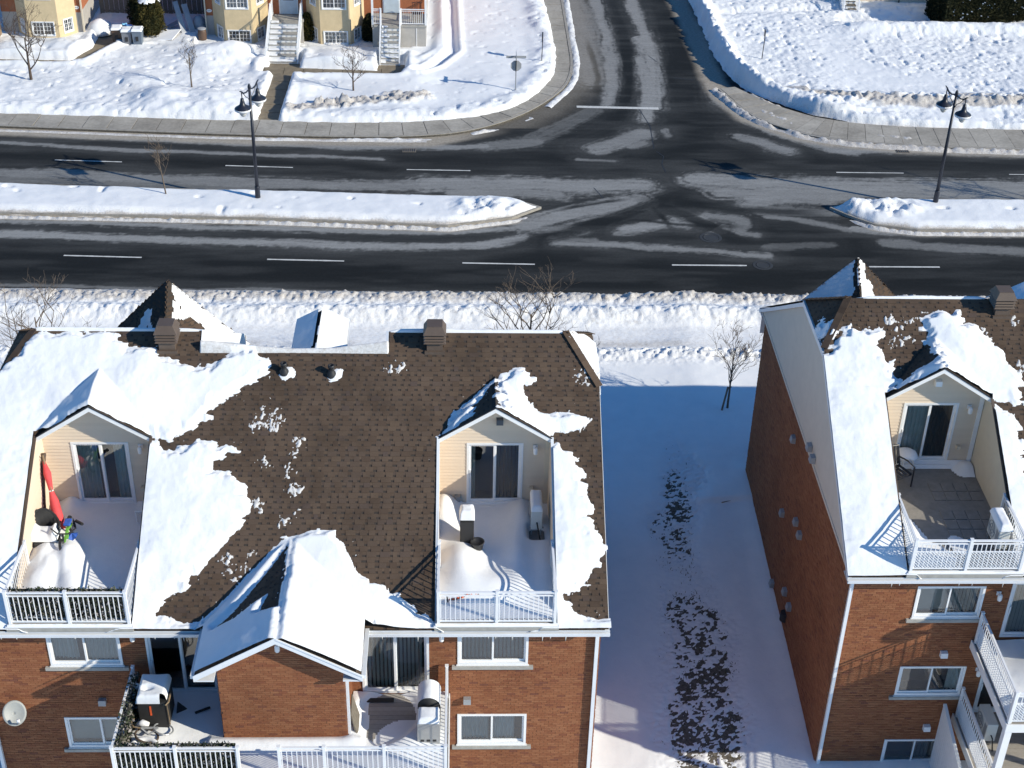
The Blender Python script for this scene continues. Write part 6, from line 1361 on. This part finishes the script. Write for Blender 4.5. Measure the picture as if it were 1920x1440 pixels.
b = MB(); b.box(X1-.1, X1+.75, 1.6, 3.6, 2.35, 2.5); b.build('side_canopy', 'white_vinyl', hA)
# -- the row with two bays
hB = thing('row_house', (-8.8, 87.3, 0), 'long beige and brick row house with two bays and two white stairs at the corner', 'house')
b = MB(); b.box(-15.5+8.8, -2.25+8.8, 0, 10, 1.35, 5.5); b.build('wall', 'far_brick', hB)
b = MB(); b.box(-15.5+8.8, -2.25+8.8, .02, 10, -.3, 1.35); b.build('foundation_wall', 'parge', hB)
bay(hB, -14.12, -12.5, -15.0, -11.7, 86.0, 87.28, 5.5, [(1, .06, .92, .10, .95, 0), (0, .3, .8, .15, 1.0, 0), (2, .25, .75, .15, .95, 0), (1, .06, .90, 2.2, 3.3, 1), (2, .3, .75, 2.3, 3.3, 0), (0, .3, .75, 2.3, 3.3, 0)])
bay(hB, -8.5, -6.72, -9.4, -5.95, 86.0, 87.28, 5.5, [(1, .1, .92, .10, .95, 1), (0, .3, .8, .15, 1.0, 0), (2, .25, .75, .15, .95, 0), (1, .08, .90, 2.25, 3.3, 0), (2, .3, .75, 2.3, 3.3, 0), (0, .3, .75, 2.3, 3.3, 0)])
plaque(hB, -15.22+8.8, -.02, 1.65)
b = MB(); b.bar((-15.45+8.8, -.06, 5.4), (-15.45+8.8, -.06, .1), .08); b.build('downpipe', 'siding_trim', hB)
for x0, x1, z in ((-10.95, -9.95, 1.52), (-4.75, -3.85, 1.66)):
    b = MB(); b.box(x0+8.8-.07, x1+8.8+.07, -.05, .02, z, z+2.15); d = b.build('door_frame', 'white_vinyl', hB)
    b = MB(); b.box(x0+8.8, x1+8.8, -.08, -.05, z+.02, z+2.05); b.build('door', 'door_blue', d)
    b = MB(); b.box(x0+8.8+.18, x1+8.8-.18, -.09, -.08, z+.85, z+1.9); b.build('door_window', 'dark_room', d)
b = MB(); b.box(-11.55+8.8, -9.5+8.8, -1.1, -.02, 1.38, 1.5); b.build('landing', 'concrete', hB)
b = MB(); b.box(-11.5+8.8, -9.55+8.8, -1.05, -.02, -.2, 1.38); b.build('landing_skirt', 'parge', hB)
stairs(hB, -11.45+8.8, -9.6+8.8, -4.3, -1.1, 1.5, 8)
for x in (-11.4, -9.62): railing(hB, (x+8.8, -1.05, 1.5), (x+8.8, -.05, 1.5), h=.95, posts=(0,))
b = MB(); b.box(-5.4+8.8, -2.15+8.8, -2.1, -.02, 1.5, 1.63); b.build('porch_floor', 'concrete', hB)
for x0, x1 in ((-5.35, -4.85), (-3.7, -2.2)): b = MB(); b.box(x0+8.8, x1+8.8, -2.05, -.1, -.2, 1.5); b.build('porch_skirt', 'parge', hB)
for x in (-2.75,): b = MB(); b.box(x+8.8-.02, x+8.8+.02, -2.07, -2.05, .1, 1.45); b.build('skirt_batten', 'white_vinyl', hB)
stairs(hB, -4.85+8.8, -3.68+8.8, -4.4, -2.1, 1.62, 8)
railing(hB, (-3.66+8.8, -2.05, 1.63), (-2.2+8.8, -2.05, 1.63), h=.95, posts=(0, 1)); railing(hB, (-5.35+8.8, -2.05, 1.63), (-4.87+8.8, -2.05, 1.63), h=.95, posts=(0, 1)); railing(hB, (-2.2+8.8, -2.0, 1.63), (-2.2+8.8, -.1, 1.63), h=.95, posts=())
for x in (-5.33, -2.2): b = MB(); b.bar((x+8.8, -2.03, 1.6), (x+8.8, -2.03, 5.5), .12); b.build('porch_column', 'white_vinyl', hB)
t = thing('porch_chair', rl(bpy.data.objects['ground'], -2.75, 86.2, 1.65), 'dark wire chair on the porch at the end of the far row house', 'chair')
b = MB()
for k in range(6): b.bar((-.25+k*.1, .25, .4), (-.25+k*.1, .3, .9), .02)
b.tube([(-.3, .3, .9), (0, .34, .95), (.3, .3, .9)], .02, 6); b.build('backrest', 'black_metal', t); b = MB(); b.box(-.28, .28, -.25, .25, .38, .42); b.build('seat', 'black_metal', t)
for sx in (-1, 1):
    for sy in (-1, 1): b = MB(); b.bar((sx*.25, sy*.22, 0), (sx*.25, sy*.22, .4), .025); b.build('leg', 'black_metal', t)
# -- house at the upper right
hC = thing('row_house', (30, 94, 0), 'house at the upper right of which only the beige foot and white stair show', 'house')
b = MB(); b.box(-4.4, 8, .2, 10, -.3, 5); b.build('wall', 'siding_trim', hC)
b = MB(); b.box(-4.45, 8, .12, .2, -.3, .22); b.build('foundation_wall', 'parge', hC)
b = MB(); b.bar((-1.6, .08, 4.5), (-1.6, .08, .1), .08); b.build('downpipe', 'wood_grey', hC)
stairs(hC, -5.6, -4.6, -1.6, .6, 1.3, 7, 'wood_grey')
# -- evergreens
def cedar(loc, r, h, n, label, mat, seed, snow=0, top=.55, group=None):
    R_ = np.random.RandomState(seed); t = thing('cedar', loc, label, 'evergreen shrub', group)
    b = MB(); b.tube([(0, 0, -.2), (0, 0, h*.8)], [.07, .02], 6); b.build('trunk', 'bark', t)
    zz = R_.rand(n)**.8*h; prof = lambda z: r*np.minimum(1, (z/h*6+.55))*np.maximum(0, 1-np.maximum(0, z/h-top)/(1-top))**.55
    a = R_.uniform(0, 2*np.pi, n); lob = 1+.12*np.sin(a*5+zz*3)+.10*np.sin(a*9-zz*7); rr = prof(zz)*lob*(1-.35*R_.rand(n)**2.2)
    C_ = np.stack([rr*np.cos(a), rr*np.sin(a), zz], 1); O_ = np.stack([np.cos(a), np.sin(a), R_.uniform(.2, 1.4, n)], 1)+R_.normal(size=(n, 3))*.35; O_ /= np.linalg.norm(O_, axis=1)[:, None]; S_ = np.cross(O_, R_.normal(size=(n, 3))); S_ /= np.linalg.norm(S_, axis=1)[:, None]
    L = R_.uniform(.05, .12, n)[:, None]; V = np.stack([C_-S_*L*.3, C_+S_*L*.3, C_+O_*L+S_*L*.12, C_+O_*L-S_*L*.12], 1).reshape(-1, 3)
    mesh_np('foliage', V, np.arange(4*n).reshape(-1, 4), mat, t)['kind'] = 'stuff'
    k = 24; b = MB(); b.lathe((0, 0, 0), [(float(prof(np.array(z*h)))*.72, z*h) for z in (0.02, .2, .4, .6, .8, .92)], 14); b.build('inner_crown', 'leaf_hedge', t, True)
    if snow:
        X, Y, F = grid(-r, r, -r, r, .06); q = np.hypot(X, Y); tt = .12+.2*fbm(X*3, Y*3, seed)-q*.25; o = sheet('cedar_snow', X, Y, h-.08+tt-q*.5, F, tt > .0, 'snow', None, {'dirt': X*0, 'rough': X*0+.3}, loc=loc); tag(o, 'clump of snow on top of the round brown cedar by the bins', 'snow', kind='stuff')
    return t
cedar((-18.75, 87.0, 0), .78, 2.75, 9000, 'large rounded brownish cedar behind the wheelie bins', 'leaf_cedar', 1, 1, .5, 'cedars by the row houses')
cedar((-19.75, 88.2, 0), .5, 2.6, 4000, 'dark cedar in shade just left of the large brownish cedar', 'leaf_hedge', 2, group='cedars by the row houses')
cedar((-9.35, 86.75, 0), .34, 1.75, 3500, 'narrow olive cedar beside the first white stair', 'leaf_cedar', 3, group='cedars by the row houses')
cedar((-5.62, 86.75, 0), .38, 1.75, 3500, 'narrow dark cedar beside the porch skirting', 'leaf_hedge', 4, group='cedars by the row houses')
def hedge(p0, p1, w, h, n, label, seed):
    R_ = np.random.RandomState(seed); p0 = np.array(p0, float); p1 = np.array(p1, float); L = np.linalg.norm(p1-p0); d = (p1-p0)/L; nrm = np.array((-d[1], d[0]))
    t = thing('hedge', (p0[0], p0[1], 0), label, 'hedge')
    u = R_.uniform(0, L, n); f = R_.randint(0, 4, n); v = R_.uniform(0, w, n); z = R_.uniform(0, h, n); dep = .22*R_.rand(n)**2
    v = np.where(f < 2, dep, v); z = np.where(f == 2, h-dep, z); u = np.where(f == 3, dep, u)
    bmp = .14*fbm(u*1.6+f*7, z*1.6+v, seed); v = v-np.where(f < 2, bmp, 0); z = z+np.where(f == 2, bmp, 0)-.12*((u < .3) & (f == 2))
    C_ = np.stack([d[0]*u+nrm[0]*v, d[1]*u+nrm[1]*v, z], 1); base = np.where((f < 2)[:, None], np.array((-nrm[0], -nrm[1], .5)), np.where((f == 2)[:, None], np.array((0, 0, 1.)), np.array((-d[0], -d[1], .5))))
    O_ = base+R_.normal(size=(n, 3))*.5; O_ /= np.linalg.norm(O_, axis=1)[:, None]; S_ = np.cross(O_, R_.normal(size=(n, 3))); S_ /= np.linalg.norm(S_, axis=1)[:, None]; Lf = R_.uniform(.05, .13, n)[:, None]
    V = np.stack([C_-S_*Lf*.35, C_+S_*Lf*.35, C_+O_*Lf+S_*Lf*.15, C_+O_*Lf-S_*Lf*.15], 1).reshape(-1, 3)
    mesh_np('foliage', V, np.arange(4*n).reshape(-1, 4), 'leaf_hedge', t)['kind'] = 'stuff'
    T = T3((0, 0, 0), (d[0], d[1], 0), (nrm[0], nrm[1], 0)); b = MB(T); b.box(.12, L, .14, w, -.2, h-.14); b.build('inner_branches', 'leaf_hedge', t)
    for k in range(10): b = MB(T); b.bar((.3+k*L/10, w/2, -.3), (.3+k*L/10, w/2, h*.6), .06); b.build('stem', 'bark', t)
    m = 130; b = MB(T)
    for k in range(m):
        if k % 3: uu, vv, z_ = R_.uniform(.3, L), -.06+R_.uniform(-.05, .02), R_.uniform(.3, h)
        else: uu, vv, z_ = R_.uniform(.2, L), R_.uniform(0, w), h+.04
        s = R_.uniform(.015, .06); b.add([T(uu-s, vv, z_), T(uu+s, vv-.02, z_-s*.3), T(uu+s*.4, vv-.05, z_+s*.8), T(uu-s*.6, vv+.02, z_+s)], [(0, 1, 2, 3)])
    o = b.build('hedge_snow', 'snow', None, loc=t.location); tag(o, 'crumbs of snow caught in the dark hedge at the upper right', 'snow', kind='stuff')
hedge((30.3, 89.9), (39.0, 92.4), 2.4, 2.6, 26000, 'tall dark clipped hedge at the upper right corner with snow specks', 11)
# -- bins and clutter between the houses
def bin_(loc, mat, label, rz=0, lid='white'):
    t = thing('wheelie_bin', loc, label, 'bin', 'wheelie bins beside the cedar', rz)
    b = MB(); b.add([(-.24, -.26, .08), (.24, -.26, .08), (.24, .24, .08), (-.24, .24, .08), (-.29, -.33, .98), (.29, -.33, .98), (.29, .32, .98), (-.29, .32, .98)], [(0, 1, 5, 4), (1, 2, 6, 5), (2, 3, 7, 6), (3, 0, 4, 7), (0, 3, 2, 1), (4, 5, 6, 7)]); b.build('bin_body', mat, t, bevel=.02)
    b = MB(); b.box(-.31, .31, -.36, .34, .98, 1.04); b.build('lid', mat, t, bevel=.015)
    for s in (-1, 1): b = MB(); b.tube([(s*.22, .26, .1), (s*.28, .26, .1)], .1, 12); b.build('wheel', 'black_plastic', t)
    b = MB(); b.box(-.08, .08, -.345, -.33, .45, .72); b.build('label_panel', 'black_plastic', t)
    X, Y, Zc, F = snowcap(None, -.32, .32, -.37, .35, 1.04, .14, seed=int(loc[0]*9)); o = sheet('bin_snow', X, Y, Zc, F, fbm(X*3, Y*3, int(-loc[0]*7)) > -.22, 'snow', None, {'dirt': X*0, 'rough': X*0+.3}, loc=loc); o.rotation_euler = (0, 0, rz); tag(o, 'snow on the lid of the '+label.split(' with')[0], 'snow', kind='stuff')
bin_((-20.5, 85.7, .03), 'bin_brown', 'brown wheelie bin at the left of the three', .1); bin_((-19.85, 85.4, .03), 'bin_grey', 'grey wheelie bin in the middle of the three', .05); bin_((-19.2, 85.3, .1), 'bin_blue', 'blue-grey wheelie bin nearest the cedar', .0)
t = thing('toy_box', (-19.9, 86.2, .9), 'crumpled blue plastic bags with snow on the crate behind the middle bin', 'bag')
b = MB(); b.box(-.5, .35, -.2, .25, -.9, .1); b.build('crate', 'bin_blue', t)
for k in range(5): b = MB(); a = k*1.3; b.add([(rnd.uniform(-.4, .3), rnd.uniform(-.2, .2), .1+rnd.uniform(0, .2)) for _ in range(5)], [(0, 1, 2), (0, 2, 3), (1, 2, 4), (0, 3, 4)]); b.build('bag_fold', 'blue_cloth' if k % 2 else 'light_blue', t)
t = thing('tilted_board', (-17.75, 86.3, .25), 'snow-covered sheet of board tilted on the snow right of the cedar', 'board'); b = MB(); b.prism([(-.75, -.35, 0), (.45, -.5, .1), (.8, .75, .28), (-.35, .7, .2)], (0, 0, .05)); b.build('board_sheet', 'snow', t); b = MB(); b.prism([(-.73, -.33, -.03), (.43, -.48, .07), (.78, .73, .25), (-.33, .68, .17)], (0, 0, .03)); b.build('board_edge', 'wood', t)
def leaner(p, q, w, th, mat, label, nm='leaning_board'):
    t = thing(nm, (p[0], p[1], p[2]), label, 'board', 'boards leaning in the gap between the row houses'); b = MB(); b.bar((0, 0, 0), (q[0]-p[0], q[1]-p[1], q[2]-p[2]), w, th); b.build('board_sheet', mat, t, bevel=.01)
leaner((-16.75, 87.0, .2), (-17.35, 88.0, 1.95), .32, .06, 'board', 'tall grey board leaning in the shaded gap, left of the pair'); leaner((-16.25, 87.1, .2), (-16.85, 88.1, 1.75), .34, .12, 'board', 'rolled grey-blue mattress leaning in the shaded gap, right of the pair'); leaner((-17.9, 87.9, .4), (-17.3, 88.2, .65), .4, .05, 'board', 'short pale board lying in the dark gap behind the tilted board')
t = thing('grey_sack', (-16.0, 88.0, .2), 'bulging pale sack in shade behind the leaning boards', 'sack'); b = MB(); b.lathe((0, 0, 0), [(.3, 0), (.42, .2), (.4, .55), (.25, .8), (.1, .9)], 12); b.build('sack_body', 'board', t, True)
t = thing('barrel', (-15.62, 86.5, .1), 'brown barrel with a pale lid at the corner of the row house', 'barrel'); b = MB(); b.lathe((0, 0, 0), [(.22, 0), (.25, .15), (.26, .35), (.25, .55), (.23, .7)], 16); b.build('barrel_body', 'bin_brown', t, True); b = MB(); b.lathe((0, 0, .7), [(.25, 0), (.25, .05), (.1, .08)], 16); b.build('lid', 'board', t)
# fences and sheds in the shaded gap
t = thing('wooden_fence', (-19.5, 90.5, 0), 'dark board fence closing the shaded gap between the two row houses', 'fence')
for k in range(22): b = MB(); x = -3.0+k*.3; b.box(x, x+.28, 0, .03, 0, 1.9+rnd.uniform(-.03, .03)); b.build('fence_board', 'wood_grey', t)
b = MB(); b.box(-3.0, 3.6, .03, .08, .4, .5); b.box(-3.0, 3.6, .03, .08, 1.5, 1.6); b.build('fence_rail', 'wood_grey', t)
t = thing('shrub_pile', (-21.9, 87.6, .1), 'rounded snow-covered shrub against the side wall of the left row house', 'shrub'); b = MB(); b.lathe((0, 0, 0), [(.75, 0), (.8, .25), (.6, .6), (.25, .8), (.05, .85)], 16); b.build('snow_dome', 'snow', t, True)
# -- street lamps
def lamp(loc, d, label):
    t = thing('street_lamp', loc, label, 'street lamp', 'double street lamps on the median')
    b = MB(); b.tube([(0, 0, 0), (0, 0, 5.75)], [.095, .06], 12); b.build('pole', 'lamp_black', t, True)
    b = MB(); b.lathe((0, 0, 0), [(.17, 0), (.17, .12), (.13, .2), (.12, .75), (.10, .8)], 14); b.build('pole_base', 'lamp_black', t)
    b = MB(); b.lathe((0, 0, 5.7), [(.075, 0), (.08, .1), (.05, .2), (.01, .25)], 12); b.build('finial', 'lamp_black', t)
    for s in (-1, 1):
        u = np.array((d[0]*s, d[1]*s)); p = lambda r, z: (u[0]*r, u[1]*r, z)
        b = MB(); b.tube([p(.03, 5.68), p(.3, 5.62), p(.52, 5.66), p(.68, 5.80), p(.80, 5.86)], [.035, .032, .04, .035, .02], 8); b.tube([p(.03, 5.05), p(.14, 5.28), p(.34, 5.42), p(.5, 5.62)], .018, 6); b.tube([p(.66, 5.78), p(.66, 5.45)], .025, 8); a = b.build('arm', 'lamp_black', t)
        b = MB(); b.lathe((u[0]*.66, u[1]*.66, 4.98), [(.38, 0), (.36, .03), (.22, .12), (.13, .2), (.10, .34), (.07, .48), (.03, .5)], 22); b.build('lamp_shade', 'lamp_black', a, True)
        b = MB(); b.lathe((u[0]*.66, u[1]*.66, 4.84), [(.30, 0), (.37, .05), (.385, .10), (.38, .14)], 22); b.build('shade_rim', 'white_metal', a, True)
        b = MB(); b.lathe((u[0]*.66, u[1]*.66, 4.58), [(.05, 0), (.09, .03), (.15, .12), (.2, .26)], 16); b.build('bulb_cover', 'lamp_glass', a, True)
lamp((-9.78, 64.72, .15), (.42, .907), 'black double street lamp on the left median'); lamp((23.02, 64.85, .15), (-.42, .907), 'black double street lamp on the right median')
# -- signs
t = thing('stop_sign', (2.94, 78.36, .1), 'grey back of a stop sign with a street name blade on top', 'sign')
b = MB(); b.bar((0, 0, 0), (0, 0, 2.35), .055); b.build('post', 'grey_metal', t)
for mt, y0, y1, nm in (('sign_back', -.05, -.035, 'sign_plate'), ('stop_red', -.034, -.028, 'sign_face')):
    b = MB(); b.prism([(.32*math.cos(math.pi/8+k*math.pi/4), y0 if nm == 'x' else y0+.08, 1.72+.32*math.sin(math.pi/8+k*math.pi/4)) for k in range(8)], (0, y1-y0, 0)); b.build(nm, mt, t)
b = MB(); b.bar((0, -.035, 1.4), (0, -.035, 2.04), .05); b.build('bracket', 'black_metal', t)
b = MB(); b.box(-.55, .55, -.012, .012, 2.17, 2.31); b.build('street_name_blade', 'sign_back', t)
b = MB(); b.box(-.012, .012, -.45, .45, 2.33, 2.45); b.build('street_name_blade', 'sign_back', t)
for p, lab in (((4.6, 83.0, .1), 'thin sign post on the snow left of the side street'), ((17.68, 83.7, .3), 'thin sign post on the trampled snow right of the side street')):
    t = thing('sign_post', p, lab, 'sign', 'thin sign posts along the side street'); b = MB(); b.bar((0, 0, 0), (.03, 0, 2.0 if p[0] < 9 else 1.75), .045); b.build('post', 'black_metal', t); b = MB(); b.box(-.02, .02, -.17, .17, 1.45, 1.95 if p[0] < 9 else 1.85); b.build('sign_plate', 'black_metal', t)
# -- bare trees
def bare_tree(loc, h, spread, seed, label, r0=.06, clear=.28, mat='bark', levels=4, nmain=7, up=.75, lean=(0, 0), name='bare_tree'):
    R_ = random.Random(seed); t = thing(name, loc, label, 'tree', 'bare winter trees')
    tr = MB(); cr = MB(); lead = [(lean[0]*k/6*h*.5, lean[1]*k/6*h*.5+R_.uniform(-.02, .02)*h*.3, h*.72*k/6) for k in range(7)]
    tr.tube(lead, [r0*(1-.8*k/6)+.006 for k in range(7)], 7); tr.build('trunk', mat, t, True)
    def grow(p, d, L, r, lv):
        n = 4; pts = [p]; q = np.array(p, float); d = np.array(d, float)
        for k in range(n):
            d = d+np.array((R_.gauss(0, .16), R_.gauss(0, .16), R_.gauss(.05, .10))); d /= np.linalg.norm(d); q = q+d*L/n; pts.append(tuple(q))
        cr.tube(pts, [max(r*(1-.7*k/n), .0048) for k in range(n+1)], 5 if lv > 2 else 4, False)
        if lv > 1:
            for k in range(3):
                i = R_.randint(1, n); a = R_.uniform(0, 6.28); dd = d*.75+np.array((math.cos(a), math.sin(a), R_.uniform(-.1, .5)))*.62; grow(pts[i], dd/np.linalg.norm(dd), L*R_.uniform(.45, .7), r*.55, lv-1)
    for k in range(nmain):
        f = clear+(1-clear)*(k+.3*R_.random())/nmain; i = min(int(f*6), 5); w = f*6-i; p = tuple(lead[i][q]*(1-w)+lead[i+1][q]*w for q in range(3)); a = k*2.4+R_.uniform(-.4, .4)
        dd = np.array((math.cos(a)*(1-up), math.sin(a)*(1-up), up)); grow(p, dd/np.linalg.norm(dd), spread*R_.uniform(.8, 1.15)*(1.05-.45*f), r0*(.62-.35*f), levels)
    cr.build('crown', mat, t)
    return t
bare_tree((-24.1, 79.5, .2), 3.5, 2.5, 3, 'spreading bare tree at the upper left in front of the row house', .085, .22, 'bark', 5, 7, .55)
bare_tree((-15.0, 78.35, .3), 2.9, .95, 4, 'slim bare tree on the snow lawn opposite the board gap', .045, .35, 'bark_grey', 4, 8, .72)
bare_tree((-6.08, 78.3, .2), 2.6, 1.15, 5, 'small bare tree in front of the two white stairs', .05, .3, 'bark', 4, 8, .5)
bare_tree((-14.2, 65.05, .2), 3.4, .95, 6, 'thin bare sapling on the left median', .035, .4, 'bark_grey', 4, 7, .6, (-.12, 0))
bare_tree((2.55, 47.3, .1), 5.7, 2.3, 7, 'large bare tree rising behind the ridge of the front brick house', .09, .3, 'bark_grey', 4, 12, .55)
ty = bare_tree((10.18, 46.95, .1), 3.8, 1.5, 8, 'young bare tree with two stakes in the shaded snow between the brick houses', .045, .38, 'bark_grey', 4, 10, .78)
t = thing('tree_stake', (9.95, 46.75, .05), 'dark stake tied to the young tree between the houses', 'stake'); b = MB(); b.bar((-.05, 0, 0), (.14, .1, 1.25), .06); b.bar((.12, .09, 1.15), (.3, .2, 1.2), .025); b.build('stake_pole', 'wood_grey', t)
bare_tree((-15.6, 47.2, .1), 5.4, 2.2, 9, 'bare tree at the left edge behind the hip of the snowy roof', .08, .3, 'bark_grey', 4, 9, .5)
bare_tree((4.35, 47.2, .1), 3.2, 1.1, 10, 'low bare tree half hidden by the right end of the front house', .05, .3, 'bark', 4, 7, .5)
bare_tree((31.0, 64.3, .2), 4.4, 1.8, 11, 'bare tree on the right median just beyond the edge', .07, .3, 'bark', 5, 8, .55)
# -- timber edging by the right house
t = thing('timber_edging', (9.5, 41.2, .21), 'old timber edging sticking out of the snow by the shaded brick wall', 'timber')
b = MB(); b.bar((-.4, -.1, .0), (.62, .15, .12), .13, .12); b.build('log', 'wood_grey', t); b = MB(); b.bar((-.7, -.22, -.02), (-.2, -.04, .04), .06, .05); b.build('broken_end', 'wood_grey', t)
t = thing('signal_pole', (12.3, 24.5, -.8), 'tall white deck post standing below the frame in the rear yard', 'post') if False else None
